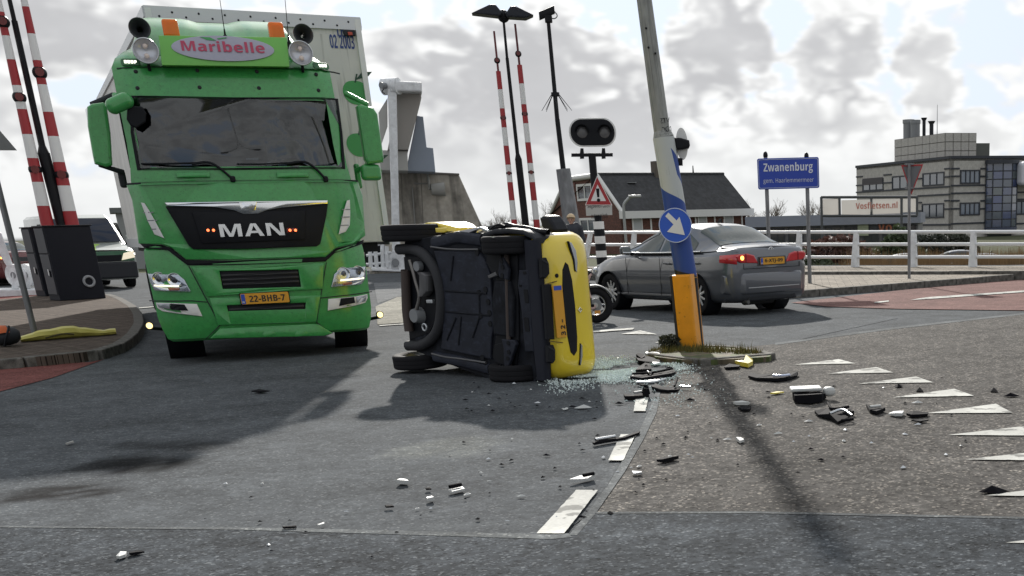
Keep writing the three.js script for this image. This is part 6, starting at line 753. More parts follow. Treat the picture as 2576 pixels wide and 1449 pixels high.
{ // thin street lamp in front of the house
  const F = facing(far(...zA(815, 1165), 110)), g = thing('street_lamp', 'thin grey street lamp curving over in front of the brick house', 'street lamp', F.o, F.yaw), q = (x, y) => at3(F, zA(x, y)); const b = q(835, 1440); mesh('pole', tube([[b[0], GY, 0], q(820, 1300), q(808, 1100), q(812, 1060), q(850, 1010), q(890, 975), q(930, 972)], 0.12, 30, 8), M([0.3, 0.31, 0.31], 0.5, 0.5), g); { const a = q(928, 972); mesh('lamp_head', box(1.1, 0.2, 0.4, a[0], a[1], 0, 0.08), M([0.4, 0.41, 0.41], 0.5), g); }
}
const mClad = M([1, 1, 1], 0.85, 0, { map: (() => { const c = sn(256, 10, 5, 85), r = rngOf(86); return dataTex(256, (x, y) => { const v = 172 + (c(x, y) - 0.5) * 36 + (r() - 0.5) * 10; return [v, v * 0.985, v * 0.955]; }); })() });
{ // office block
  const o = far(...zC(1665, 700), 178), F = (() => { let best = null, be = 1e9; for (let k = 0.3; k < 1.4; k += 0.01) { const f = new Frame(o, facing(o).yaw + k), e = Math.abs(f.side(...zC(935, 432), 0)[1] - f.side(...zC(1668, 358), 0)[1]); if (e < be) { be = e; best = f; } } return best; })(), b = thing('office_building', 'three-storey grey panelled office with dark bands and a rooftop plant room', 'building', F.o, F.yaw);
  const sd = (x, y, X = 0) => { const q = F.side(...zC(x, y), X); return [q[2], q[1]]; }, at = (x, y, z = 0) => F.at(...zC(x, y), z).slice(0, 2);
  const tl = sd(935, 432), tr = sd(1668, 358), R = at(2420, 360), top = tr[1];
  const wl = [[tl[0], GY], [tl[0], top], [0, top], [0, GY]];
  mesh('left_wall', uvw(slab(wl.map(([z, y]) => [-z, y]), 0.5, 0.5).rotateY(Math.PI / 2), 2.4), mClad, b);
  mesh('right_wall', uvw(slab([[0, GY], [R[0], GY], [R[0], top], [0, top]], 0, 0.5), 2.4), mClad, b);
  mesh('flat_roof', box(R[0], 0.3, Math.abs(tl[0]), R[0] / 2, top - 0.2, tl[0] / 2), mDarkGrey, b);
  mesh('parapet', merge([box(R[0] + 0.4, 0.35, 0.3, R[0] / 2, top + 0.1, 0.05), box(0.3, 0.35, Math.abs(tl[0]), -0.05, top + 0.1, tl[0] / 2)]), mFrameD, b);
  // bands
  const bandL = (x0, ya, x1, yb, hh = 0.22) => { const p = sd(x0, ya), q = sd(x1, yb); const y = (p[1] + q[1]) / 2; mesh('facade_band', box(0.12, hh, Math.abs(p[0] - q[0]), -0.05, y, (p[0] + q[0]) / 2), mFrameD, b); };
  const bandR = (x0, x1, y) => { const p = at(x0, y), q = at(x1, y); mesh('facade_band', box(q[0] - p[0], 0.22, 0.12, (p[0] + q[0]) / 2, p[1], 0.05), mFrameD, b); };
  bandL(935, 632, 1665, 570); bandL(1400, 660, 1665, 632); bandL(1400, 882, 1665, 870, 0.25); bandR(1668, 1932, 572); bandR(1668, 1932, 632); bandR(1668, 1932, 868);
  for (const [x0, x1, y] of [[935, 985, 505], [935, 985, 572], [1148, 1210, 490], [1148, 1210, 552], [1620, 1665, 442], [1620, 1665, 505], [1620, 1665, 690], [1620, 1665, 755], [1405, 1445, 705], [1405, 1445, 770], [1400, 1445, 520]]) bandL(x0, y, x1, y - (x1 - x0) * 0.09, 0.2);
  for (const [x0, x1, y] of [[1668, 1735, 440], [1668, 1735, 500], [1668, 1735, 690], [1668, 1735, 752], [1897, 1932, 440], [1897, 1932, 500], [1897, 1932, 690], [1897, 1932, 752]]) bandR(x0, x1, y);
  const winL = (x0, y0, x1, y1, m) => { const p = sd(x0, y1), q = sd(x1, y0); return windowAt(b, p[0], p[1], q[0], q[1] - 0.0, 0.05, mFrameD, m, MP([0.07, 0.085, 0.11], 0.08, 0, { clearcoat: 1 }), 0.2, true); };
  const sb = winL(985, 512, 1146, 618, 2); { const p = sd(987, 572), q = sd(1146, 508); mesh('sun_blind', box(0.08, 0.0 + (q[1] - p[1]), Math.abs(q[0] - p[0]) * 0.96, -0.12, (p[1] + q[1]) / 2 + 0.05, (p[0] + q[0]) / 2), M([0.06, 0.055, 0.06], 0.7), b); }
  winL(1214, 490, 1335, 606, 1); winL(1450, 462, 1620, 580, 2); winL(1445, 706, 1618, 826, 2);
  const winR = (x0, y0, x1, y1, m) => { const p = at(x0, y1), q = at(x1, y0); windowAt(b, p[0], p[1], q[0], q[1], 0.05, mFrameD, m, MP([0.1, 0.13, 0.18], 0.08, 0, { clearcoat: 1 }), 0.2); };
  winR(1738, 448, 1896, 560, 3); winR(1735, 700, 1894, 806, 3); winR(2170, 685, 2300, 800, 2); winR(2190, 480, 2300, 560, 2);
  bandR(2150, 2400, 555); bandR(2150, 2400, 625); bandR(2150, 2400, 868); bandR(2150, 2400, 680);
  // glazed stair tower: faceted bay of single panes
  { const c0 = at(1938, 400), c1 = at(2158, 890), w = c1[0] - c0[0], cols = 5, rows = 8; const px = (i) => { const a = Math.PI * (1 - i / cols); return [c0[0] + w / 2 + Math.cos(a) * w / 2, 0.2 + Math.sin(a) * w * 0.33]; };
    for (let i = 0; i < cols; i++) for (let j = 0; j < rows; j++) { const A = px(i), B = px(i + 1), y0 = lerp(c1[1], c0[1], j / rows), y1 = lerp(c1[1], c0[1], (j + 1) / rows); const g = patch([A[0], y0 + 0.06, A[1]], [B[0], y0 + 0.06, B[1]], [B[0], y1 - 0.06, B[1]], [A[0], y1 - 0.06, A[1]], [0, 0, 0], 1); mesh('tower_pane', g, MP([0.05 + 0.05 * ((i * 7 + j * 3) % 4) / 4, 0.07 + 0.05 * ((i * 7 + j * 3) % 4) / 4, 0.12 + 0.08 * ((i * 5 + j) % 3) / 3], 0.07, 0, { clearcoat: 1 }), b); }
    for (let i = 0; i <= cols; i++) { const A = px(i); mesh('tower_mullion', rod([A[0], c1[1], A[1]], [A[0], c0[1], A[1]], 0.09, 0.09, 6), mFrameD, b); } mesh('tower_cap', slab([...Array.from({ length: 13 }, (_, k) => { const a = Math.PI * (1 - k / 12); return [c0[0] + w / 2 + Math.cos(a) * w * 0.54, -Math.sin(a) * w * 0.38]; })], 0, 0.5).rotateX(-Math.PI / 2).translate(0, c0[1] + 0.4, 0.2), mFrameD, b); mesh('tower_base', slab([...Array.from({ length: 13 }, (_, k) => { const a = Math.PI * (1 - k / 12); return [c0[0] + w / 2 + Math.cos(a) * w * 0.52, -Math.sin(a) * w * 0.36]; })], 0, 0.8).rotateX(-Math.PI / 2).translate(0, c1[1], 0.2), M([0.04, 0.05, 0.09], 0.5), b); mesh('entrance', box(w * 0.8, c1[1] - GY - 0.8, 0.2, c0[0] + w / 2, (c1[1] + GY - 0.8) / 2, 0.06), mPane, b); }
  // plant room with cladding panels
  { const x0 = 2.0, y1 = F.side(...zC(1625, 162), x0)[1], z1 = F.side(...zC(1625, 162), x0)[2], z0 = F.side(...zC(1232, 207), x0)[2], y0 = top, dz = z1 - z0, x1 = F.at(...zC(1868, 168), z1)[0]; const pr = mesh('plant_room', box(x1 - x0, y1 - y0, dz, (x0 + x1) / 2, (y0 + y1) / 2, (z0 + z1) / 2), M([0.1, 0.095, 0.085], 0.9), b);
    const nx = 4, ny = 3, nz = 7, H = (y1 - y0) / ny; for (let j = 0; j < ny; j++) { for (let i = 0; i < nx; i++) { const w = (x1 - x0) / nx; mesh('cladding_panel', box(w - 0.1, H - 0.1, 0.06, x0 + (i + 0.5) * w, y0 + (j + 0.5) * H, z1 + 0.03), mClad, pr); } for (let i = 0; i < nz; i++) { const w = dz / nz; mesh('cladding_panel', box(0.06, H - 0.1, w - 0.1, x0 - 0.03, y0 + (j + 0.5) * H, z0 + (i + 0.5) * w), mClad, pr); } }
    const zv = (u, v) => F.side(...zC(u, v), x0 + 1.5)[2]; for (const [u, r, h] of [[1340, 0.8, 2.4], [1392, 0.7, 2.2]]) { const z = zv(u, 180); mesh('roof_vent', merge([cyl(r, r, h, 16, x0 + 1.5, y1 + h / 2, z), cyl(r * 1.12, r * 1.12, 0.5, 16, x0 + 1.5, y1 + h, z)]), M([0.22, 0.23, 0.24], 0.6), b); }
    for (const [u, h, r] of [[1460, 2.4, 0.25], [1518, 1.8, 0.3]]) { const z = zv(u, 160); mesh('flue', merge([cyl(r, r, h, 10, x0 + 1.5, y1 + h / 2, z), cyl(r * 1.9, r * 1.2, 0.35, 10, x0 + 1.5, y1 + h, z)]), mDarkGrey, b); }
    const z = zv(1562, 160); mesh('aerial', rod([x0 + 1.5, y1, z], [x0 + 1.5, y1 + 4, z], 0.06, 0.03), mGrey, b); mesh('roof_box', box(2.4, 2.2, 3, x1 + 1.4, y0 + 1.1, z1 - 2), M([0.1, 0.105, 0.095], 0.8), b); }
  // white canopy ring at the far right
  { const a = at(2200, 480, 2); mesh('canopy', box(5, 3.2, 2, a[0] + 2.5, a[1], 2, 0.6), M([0.6, 0.61, 0.66], 0.5), b); mesh('canopy_slot', box(3.5, 0.4, 0.1, a[0] + 2.8, a[1] + 0.2, 3.02), M([0.3, 0.32, 0.38], 0.5), b); }
}
{ // low shop with long fascia and net banner frame on the roof
  const o = far(...zC(660, 830), 140), F = new Frame(o, facing(o).yaw - 0.12), b = thing('shop_building', 'long low flat-roofed shop with dark windows behind the railing', 'building', F.o, F.yaw), at = (x, y, z = 0) => F.at(...zC(x, y), z).slice(0, 2);
  const a = at(100, 885), c = at(1415, 815), y1 = at(660, 825)[1];
  mesh('wall', box(c[0] - a[0], y1 - GY, 12, (a[0] + c[0]) / 2, (y1 + GY) / 2, -6.2), M([0.2, 0.2, 0.2], 0.85), b); mesh('fascia', box(c[0] - a[0] + 0.6, 1.1, 13, (a[0] + c[0]) / 2, y1 - 0.2, -6), M([0.22, 0.24, 0.29], 0.6), b);
  for (let i = 0; i < 9; i++) { const x = lerp(a[0], c[0], (i + 0.1) / 9), x2 = lerp(a[0], c[0], (i + 0.92) / 9); windowAt(b, x, y1 - 2.9, x2, y1 - 0.9, 0.0, mFrameD, 1, MP([0.03, 0.035, 0.045], 0.08, 0, { clearcoat: 1 }), 0.1); }
  const d0 = at(945, 870), d1 = at(1030, 960); mesh('shop_poster', slab([[d0[0], d1[1]], [d1[0], d1[1]], [d1[0], d0[1]], [d0[0], d0[1]]], 0.16, 0.04), M([0.3, 0.34, 0.24], 0.7), b);
  const n0 = at(1180, 895); mesh('shop_lettering', text('Vos', 2.2, 1.0, 0.05).translate(n0[0], n0[1], 0.2), M([0.3, 0.1, 0.05], 0.6), b);
  // banner frame
  const BF = new Frame(o.clone().multiplyScalar(0.97), F.yaw), n = thing('banner_frame', 'roof-high frame with translucent Vosfietsen.nl banner', 'billboard', BF.o, BF.yaw), p = (x, y) => at3(BF, zC(x, y));
  const fm = M([0.07, 0.075, 0.08], 0.6), bar = (a, b, r = 0.14) => mesh('frame_bar', rod(p(...a), p(...b), r, r, 8), fm, n);
  bar([660, 662], [1408, 660]); bar([660, 806], [1408, 806]); for (const x of [662, 803, 1050, 1285, 1406]) { const t = p(x, 660), q = p(x, 806); mesh('frame_bar', rod([t[0], x === 662 || x === 1285 ? GY : q[1], 0], t, 0.14, 0.14, 8), fm, n); }
  const net = MP([0.5, 0.48, 0.45], 0.9, 0, { transmission: 0.3, thickness: 0 });
  const ban = (x0, y0, x1, y1) => { const a = p(x0, y1), c = p(x1, y0); return mesh('banner', patch([a[0], a[1], 0.02], [c[0], a[1], 0.02], [c[0], c[1], 0.02], [a[0], c[1], 0.02], [0, 0, 0.12], 6), net, n); };
  ban(672, 672, 796, 802); const bn = ban(820, 672, 1278, 800); ban(1294, 668, 1400, 778); const l = p(932, 755), r = p(1255, 695); mesh('banner_lettering', text('Vosfietsen.nl', r[0] - l[0], r[1] - l[1], 0.03).translate((l[0] + r[0]) / 2, (l[1] + r[1]) / 2, 0.16), M([0.5, 0.17, 0.13], 0.7), bn);
}
{ // low roof between lorry and van on the left horizon
  const o = far(265, 560, 150), F = facing(o), b = thing('flat_roof_hall', 'flat grey hall roof showing above the white van', 'building', F.o, F.yaw), q = (x, y) => F.at(x, y).slice(0, 2); const a = q(248, 530), c = q(330, 580); mesh('wall', box(14, a[1] - GY, 8, a[0] + 8.5, (a[1] + GY) / 2, -4), M([0.25, 0.26, 0.26], 0.8), b); mesh('roof_edge', box(15, 0.5, 9, a[0] + 8.5, a[1], -4), M([0.12, 0.13, 0.13], 0.7), b);
}
// ---------- trees, shrubs, reeds ----------
const mBark = M([0.09, 0.075, 0.06], 0.95), mTwig = M([0.13, 0.11, 0.09], 0.95);
function bareTree(u, v, vTop, D, seed, label) {
  const o = far(u, v, D), F = facing(o), t = thing('bare_tree', label, 'tree', o, 0, 'trees: ' + label), H = F.at(u, vTop)[1] - GY, r = rngOf(seed), tr = [], tw = [];
  const grow = (p, d, len, rad, lev) => { const q = p.clone().addScaledVector(d, len); (lev < 2 ? tr : tw).push(rod(p, q, rad, rad * 0.65, lev < 2 ? 6 : 3)); if (lev > 5) return; const n = lev < 1 ? 5 : lev < 4 ? 3 : 2; for (let i = 0; i < n; i++) { const nd = d.clone().add(new THREE.Vector3((r() - 0.5) * 1.5, (r() - 0.25) * 0.8, (r() - 0.5) * 1.5)).normalize(); grow(p.clone().lerp(q, 0.55 + 0.45 * r()), nd, len * (0.55 + r() * 0.25), rad * 0.55, lev + 1); } };
  grow(new THREE.Vector3(0, GY, 0), new THREE.Vector3((r() - 0.5) * 0.15, 1, 0).normalize(), H * 0.36, H * 0.03, 0);
  mesh('trunk', merge(tr), mBark, t); mesh('crown', merge(tw), mTwig, t);
}
for (const [u, v, vt, D, s] of [[1248, 560, 528, 150, 1], [1278, 562, 522, 165, 2], [1365, 560, 505, 160, 3], [1393, 560, 498, 170, 4], [1895, 560, 500, 190, 5], [1952, 560, 488, 190, 6], [2040, 560, 496, 185, 7], [2075, 560, 490, 200, 8]]) bareTree(u, v, vt, D, s, u < 1300 ? 'leafless tree between the bridge pier and the striped booms' : u < 1500 ? 'leafless tree beside the gable of the brick house' : u < 2000 ? 'leafless tree between the brick house and the town sign' : 'leafless tree between the town sign and the banner frame');
const leafGeo = (n, rx, ry, rz, size, seed, shapeFn) => { const r = rngOf(seed), pos = [], nor = []; for (let i = 0; i < n; i++) { let x, y, z; do { x = r() * 2 - 1; y = r() * 2 - 1; z = r() * 2 - 1; } while (x * x + y * y + z * z > 1 || (shapeFn && !shapeFn(x, y, z, r))); const k = 0.75 + 0.5 * fbm(x * 2.5 + seed, y * 2.5 + z * 2, 3); const c = new THREE.Vector3(x * rx * k, (y * k + 1) * ry, z * rz * k), a = new THREE.Vector3(r() - 0.5, r() - 0.5, r() - 0.5).normalize(), b = new THREE.Vector3(r() - 0.5, r() - 0.5, r() - 0.5).cross(a).normalize(), s = size * (0.6 + r() * 0.8); const p0 = c.clone().addScaledVector(a, s), p1 = c.clone().addScaledVector(b, s * 0.5), p2 = c.clone().addScaledVector(a, -s), p3 = c.clone().addScaledVector(b, -s * 0.5); for (const p of [p0, p1, p2, p0, p2, p3]) pos.push(p.x, p.y, p.z); } const g = new THREE.BufferGeometry(); g.setAttribute('position', new THREE.Float32BufferAttribute(pos, 3)); g.computeVertexNormals(); return g; };
const leafM = (c) => MP(c, 0.8, 0, { side: THREE.DoubleSide, transmission: 0.25, thickness: 0 });
function shrub(name, label, u, v, D, rx, ry, col, seed, cone) { const o = far(u, v, D), F = facing(o), t = thing(name, label, name === 'conifer' ? 'tree' : 'shrub', o.setY(GY)); mesh('foliage', leafGeo(2600, rx, ry, rx * 0.8, Math.max(0.1, rx * 0.09), seed, cone ? (x, y, z) => Math.hypot(x, z) < (1 - y) * 0.62 + 0.12 : null), leafM(col), t); mesh('trunk', rod([0, 0, 0], [0, ry, 0], 0.12, 0.05, 6), mBark, t); }
shrub('shrub', 'reddish brown leafless bush behind the railing', ...zC(790, 1000), 72, 2.1, 1.15, [0.09, 0.04, 0.03], 11); shrub('conifer', 'tall green conifer rising behind the yield sign post', ...zC(1262, 1000), 74, 1.9, 1.4, [0.05, 0.075, 0.03], 12, true); shrub('shrub', 'dark green round bush right of the tall conifer', ...zC(1500, 1000), 80, 1.5, 1.05, [0.02, 0.025, 0.016], 13); shrub('shrub', 'dark leafy bush beside the office entrance', ...zC(1670, 1000), 84, 1.8, 1.05, [0.03, 0.035, 0.022], 14); shrub('shrub', 'low green bush at the end of the shop wall', ...zC(590, 1110), 66, 1.2, 0.7, [0.04, 0.06, 0.025], 15); shrub('shrub', 'low green hedge bush under the red-brown bush', ...zC(770, 1160), 60, 2.2, 0.55, [0.04, 0.05, 0.025], 16); shrub('shrub', 'yellow-green low bush at the far end of the railing', ...zC(2190, 1170), 58, 1.6, 0.5, [0.12, 0.11, 0.03], 17);
{ // dry reeds along the water: nobody could count them
  const r = rngOf(90), pos = [], col = []; const A = far(...zC(930, 1200), 52), B = far(...zC(2400, 1200), 50);
  for (let i = 0; i < 15000; i++) { const t = r(), p = A.clone().lerp(B, t); p.x += (r() - 0.5) * 1.2; p.z -= r() * 5; const h = 1.1 + r() * 0.9 * fbm(p.x * 0.6, p.z, 3) * 1.6, w = 0.018 + r() * 0.015, l = (r() - 0.5) * 0.5, y = -1.85; pos.push(p.x - w, y, p.z, p.x + w, y, p.z, p.x + l, y + h, p.z + (r() - 0.5) * 0.3); const k = 0.7 + r() * 0.6; for (let q = 0; q < 3; q++) col.push(0.2 * k, 0.135 * k, 0.07 * k); }
  const g = new THREE.BufferGeometry(); g.setAttribute('position', new THREE.Float32BufferAttribute(pos, 3)); g.setAttribute('color', new THREE.Float32BufferAttribute(col, 3)); g.computeVertexNormals();
  const m = single('dry_reeds', g, M([1, 1, 1], 0.95, 0, { vertexColors: true, side: THREE.DoubleSide }), 'brown dry reeds along the bank behind the railing', 'reeds'); m.userData.kind = 'stuff';
}
// parked cars on the lower ground
[[1570, 1140, 62, mSilver, 1.2, 'silver parked car with pale roof just above the reeds'], [1980, 1120, 66, mDkBlue, 1.5, 'dark parked car beyond the reeds before the glazed tower'], [2190, 1100, 60, mSilver, 1.75, 'silver parked car at the far right behind the railing'], [600, 1225, 52, M([0.06, 0.1, 0.15], 0.3, 0.3), 1.3, 'blue parked car roof low behind the town sign']].forEach(([x, y, D, m, yaw, l]) => paintCopy(jet, 'parked_car', l, 'car', 'cars parked beyond the railing', m, far(...zC(x, y), D).setY(GY + 0.05), yaw));
paintCopy(jet, 'parked_car', 'black parked car behind the railing beside the striped post', 'car', 'cars parked beyond the railing', M([0.015, 0.015, 0.018], 0.3, 0.2), far(1500, 640, 52).setY(GY + 0.05), 1.9);
// ---------- traffic island with grass ----------
{
  const out = [[1640, 905], [1662, 892], [1700, 882], [1760, 878], [1850, 886], [1930, 897], [1944, 904], [1936, 911], [1880, 915], [1800, 919], [1740, 921], [1690, 916], [1650, 911]].map(([u, v]) => gp(u, v, 0.0));
  const isl = island('traffic_island', out, 0.06, M([1, 1, 1], 0.95, 0, { map: (() => { const c = sn(256, 12, 5, 95); return dataTex(256, (x, y) => { const v = 84 + (c(x, y) - 0.5) * 70, g = c((x + 90) % 256, y) > 0.52 ? 1 : 0; return g ? [v * 0.85, v * 0.95, v * 0.55] : [v * 1.1, v, v * 0.82]; }); })() }), 1.0, null);
  kerb(isl, [...out, out[0]], 0.07, 0.1);
  const r = rngOf(96), pos = [], col = []; const spots = [[1690, 893, 0.5, 240], [1735, 893, 0.45, 420], [1770, 896, 0.5, 380], [1830, 898, 0.5, 260], [1880, 902, 0.3, 220], [1665, 900, 0.3, 140]];
  for (const [u, v, s, n] of spots) { const c = gp(u, v); for (let i = 0; i < n; i++) { const a = r() * 6.28, d = Math.sqrt(r()) * s * 0.55, x = c.x + Math.cos(a) * d, z = c.z + Math.sin(a) * d * 0.5, h = 0.01 + r() * r() * 0.16 * (fbm(x * 6, z * 6, 3) + 0.2), l = (r() - 0.5) * 0.07, w = 0.005; pos.push(x - w, 0.055, z, x + w, 0.055, z, x + l, 0.06 + h, z + (r() - 0.5) * 0.06); const k = 0.6 + r() * 0.8; for (let q = 0; q < 3; q++) col.push((0.085 + 0.06 * r()) * k, 0.1 * k, 0.025 * k); } }
  const g = new THREE.BufferGeometry(); g.setAttribute('position', new THREE.Float32BufferAttribute(pos, 3)); g.setAttribute('color', new THREE.Float32BufferAttribute(col, 3)); g.computeVertexNormals(); const m = single('grass', g, M([1, 1, 1], 0.9, 0, { vertexColors: true, side: THREE.DoubleSide }), 'short weedy grass growing on the small traffic island', 'grass'); m.userData.kind = 'stuff';
  const c = gp(1672, 893); single('weed_clump', leafGeo(420, 0.13, 0.1, 0.1, 0.03, 5).translate(c.x + 0.08, 0.04, c.z), leafM([0.03, 0.035, 0.02]), 'dark weed clump at the foot of the yellow bollard', 'weed');
}
// ---------- glass crumbs and crash debris ----------
{
  const r = rngOf(101), pos = []; const A = (u, v, su, sv, n) => { for (let i = 0; i < n; i++) { const gu = (r() + r() + r() - 1.5) * su, gv = (r() + r() + r() - 1.5) * sv, p = gp(u + gu, v + gv); if (fbm(p.x * 3, p.z * 3, 3) < 0.4) continue; const s = 0.0035 + r() * 0.008; const ax = [0, 1, 2].map(() => (r() - 0.5) * 2), o = [[s, 0, 0], [-s * 0.6, 0, s * 0.8], [-s * 0.5, 0, -s * 0.7], [0, s * 1.6, 0]].map((q) => new THREE.Vector3(...q).applyEuler(new THREE.Euler(...ax)).add(new THREE.Vector3(p.x, s * 0.6 + 0.016, p.z))); for (const [a, b, c] of [[0, 1, 2], [0, 3, 1], [1, 3, 2], [2, 3, 0]]) for (const q of [o[a], o[b], o[c]]) pos.push(q.x, q.y, q.z); } };
  A(1550, 942, 130, 22, 11000); A(1640, 932, 90, 20, 4000); A(1520, 915, 70, 14, 1200); A(1430, 960, 60, 30, 900); A(1650, 985, 160, 50, 500);
  const g = new THREE.BufferGeometry(); g.setAttribute('position', new THREE.Float32BufferAttribute(pos, 3)); g.computeVertexNormals(); const m = single('glass_crumbs', g, MP([0.66, 0.75, 0.73], 0.15, 0, { transmission: 0.15, thickness: 0, specularIntensity: 1 }), 'scattered greenish safety glass crumbs beside the yellow car', 'broken glass'); m.userData.kind = 'stuff';
  const mD = MB([0.008, 0.008, 0.01], 0.85, 0.12), mDw = M([0.44, 0.45, 0.44], 0.55), mDy = MP([0.7, 0.58, 0.05], 0.35, 0, { clearcoat: 0.6 }), mDs = M([0.5, 0.52, 0.54], 0.2, 0.7), mDb = M([0.03, 0.035, 0.05], 0.25);
  let dn = 0;
  // a bent jagged plate or strip standing a little off the ground; outline in photo points
  const shard = (label, pts, h, mat, parts = [], name = 'car_fragment') => {
    const q = pts.map(([u, v]) => gp(u, v)), c = q.reduce((a, b) => a.add(b), new THREE.Vector3()).multiplyScalar(1 / q.length), g = thing(name, label, 'debris', new THREE.Vector3(c.x, 0.014, c.z)); const rr_ = rngOf(300 + dn++);
    const tri = THREE.ShapeUtils.triangulateShape(q.map((p) => new THREE.Vector2(p.x, -p.z)), []), top = q.map((p) => [p.x - c.x, 0.006 + 0.42 * h * (0.25 + 0.75 * rr_()), p.z - c.z]), bot = top.map(([x, y, z]) => [x, Math.max(0.001, (y - Math.max(0.012, h * 0.5)) * 0.35), z]), P = []; for (const t of tri) { for (const i of t) P.push(...top[i]); for (const i of [t[0], t[2], t[1]]) P.push(...bot[i]); } for (let i = 0; i < q.length; i++) { const j = (i + 1) % q.length; P.push(...top[i], ...bot[i], ...bot[j], ...top[i], ...bot[j], ...top[j]); } const gg = new THREE.BufferGeometry(); gg.setAttribute('position', new THREE.Float32BufferAttribute(P, 3)); gg.computeVertexNormals(); mesh('shell', gg, mat, g);
    for (const [pp, hh, mm] of parts) { const a = pp.map(([u, v]) => gp(u, v).sub(c)); mesh('trim_strip', tube(a.map((p, i) => [p.x, 0.012 + 0.42 * hh[i % hh.length], p.z]), 0.012, 12, 5), mm, g); }
    return g;
  };
  const E = (l) => l.map((p) => zE(...p));
  // big heap near the island
  shard('largest black bumper fragment in the heap beside the glass', E([[680, 495], [720, 455], [800, 440], [880, 450], [980, 430], [1060, 400], [1090, 390], [1120, 440], [1080, 470], [950, 490], [800, 505]]), 0.1, mD, [[E([[700, 480], [900, 470], [1090, 440]]), [0.09, 0.1, 0.12], mD], [E([[850, 450], [870, 480], [900, 455]]), [0.08, 0.11], mDs]]);
  shard('upright black torn fragment on top of the heap', E([[735, 440], [760, 400], [830, 385], [880, 410], [890, 440], [800, 455]]), 0.18, mD, [[E([[820, 440], [840, 425], [860, 440]]), [0.05, 0.17, 0.06], mD]]);
  shard('black fragment with white edge against the island kerb', E([[735, 300], [780, 280], [960, 300], [970, 330], [880, 335], [760, 330]]), 0.09, mD, [[E([[830, 285], [900, 278], [970, 285]]), [0.1, 0.11], mDw]]);
  shard('dark curled fragment standing against the island kerb', E([[740, 300], [760, 280], [820, 275], [825, 300], [790, 315]]), 0.16, mD);
  shard('white plastic chip on the kerb edge', E([[830, 245], [960, 240], [970, 255], [900, 265], [835, 262]]), 0.12, mDw); shard('white lens piece below the heap of fragments', E([[890, 330], [950, 320], [965, 335], [910, 350]]), 0.05, mDw);
  shard('flat grey white panel under the black heap', E([[690, 410], [760, 400], [770, 450], [700, 455]]), 0.03, mDw); shard('long white edged strip below the heap', E([[715, 505], [960, 498], [990, 508], [760, 522]]), 0.03, mDw, [[E([[740, 540], [900, 532], [1020, 505]]), [0.03, 0.02], mDs]]);
  shard('small black clip with pale end under the heap', E([[745, 535], [800, 535], [840, 548], [780, 550]]), 0.03, mD); shard('upright black fin standing at the road seam', E([[800, 650], [830, 630], [860, 635], [865, 660], [820, 662]]), 0.2, mD, [[E([[800, 650], [838, 645], [865, 655]]), [0.04, 0.2, 0.04], mD]]);
  shard('black and silver bar lying at the road seam', E([[618, 655], [700, 648], [820, 640], [860, 655], [760, 675], [630, 675]]), 0.06, mD, [[E([[720, 660], [800, 648]]), [0.07], mDw]]);
  shard('curled black hook fragment right of the seam', E([[885, 580], [930, 555], [955, 560], [1000, 590], [1120, 575], [1150, 600], [1040, 608], [970, 605], [900, 595]]), 0.08, mD, [[E([[1110, 590], [1130, 560], [1135, 545]]), [0.06, 0.12, 0.15], mD], [E([[1160, 575], [1260, 580]]), [0.02], mDs]]);
  shard('yellow crumpled plastic piece by the island tip', E([[1690, 330], [1720, 325], [1780, 345], [1800, 305], [1860, 310], [1865, 345], [1820, 370], [1740, 355]]), 0.16, mDy); shard('black square fragment beside the yellow piece', E([[1585, 370], [1640, 355], [1740, 360], [1730, 380], [1600, 385]]), 0.05, mD);
  shard('long black bumper strip with pale edge on the chippings', E([[1820, 470], [1840, 445], [1920, 460], [2080, 465], [2230, 450], [2300, 440], [2290, 462], [2200, 495], [2100, 505], [1900, 492]]), 0.07, mD, [[E([[2060, 488], [2150, 494], [2220, 482]]), [0.07, 0.08], M([0.5, 0.55, 0.7], 0.3)]]);
  const Fz = (l) => l.map((p) => zFz(...p));
  { const g = shard('broken white and black door mirror on the chippings', Fz([[508, 545], [560, 525], [640, 528], [682, 545], [660, 565], [600, 575], [520, 570]]), 0.17, mD, [], 'mirror_housing_fragment'); const c = g.position, a = gp(...zFz(580, 520), 0.15), b = gp(...zFz(662, 540), 0.1); mesh('white_shell', new RoundedBoxGeometry(0.27, 0.03, 0.2, 3, 0.014).rotateY(0.1).translate(-0.03, 0.085, -0.03), mDw, g); mesh('white_cap', new RoundedBoxGeometry(0.1, 0.08, 0.1, 3, 0.035).rotateY(0.5).translate(0.17, 0.06, 0), mDw, g); }
  shard('black bent bracket heap between mirror and yield teeth', Fz([[622, 625], [690, 605], [720, 612], [805, 620], [825, 633], [760, 640], [800, 655], [740, 678], [700, 655], [640, 640]]), 0.09, mD, [[Fz([[690, 605], [720, 625], [800, 625]]), [0.1, 0.06], mD], [Fz([[700, 650], [760, 640], [815, 660]]), [0.06, 0.1], mDs], [Fz([[760, 675], [820, 668]]), [0.02], mD]]);
  shard('black and white lens fragment left of the fifth tooth', Fz([[885, 590], [930, 598], [985, 612], [940, 630], [905, 620]]), 0.06, mD, [[Fz([[905, 618], [960, 612]]), [0.07], mDw]]); shard('white housing chip touching a yield tooth', Fz([[1000, 632], [1030, 622], [1080, 625], [1070, 640], [1035, 640]]), 0.05, mDw); shard('flat black bar lying across a yield tooth', Fz([[1092, 635], [1130, 628], [1205, 628], [1200, 638], [1120, 645]]), 0.05, mD); shard('thin black sliver below the yield tooth', Fz([[1118, 665], [1160, 660], [1205, 664], [1160, 672]]), 0.02, mD);
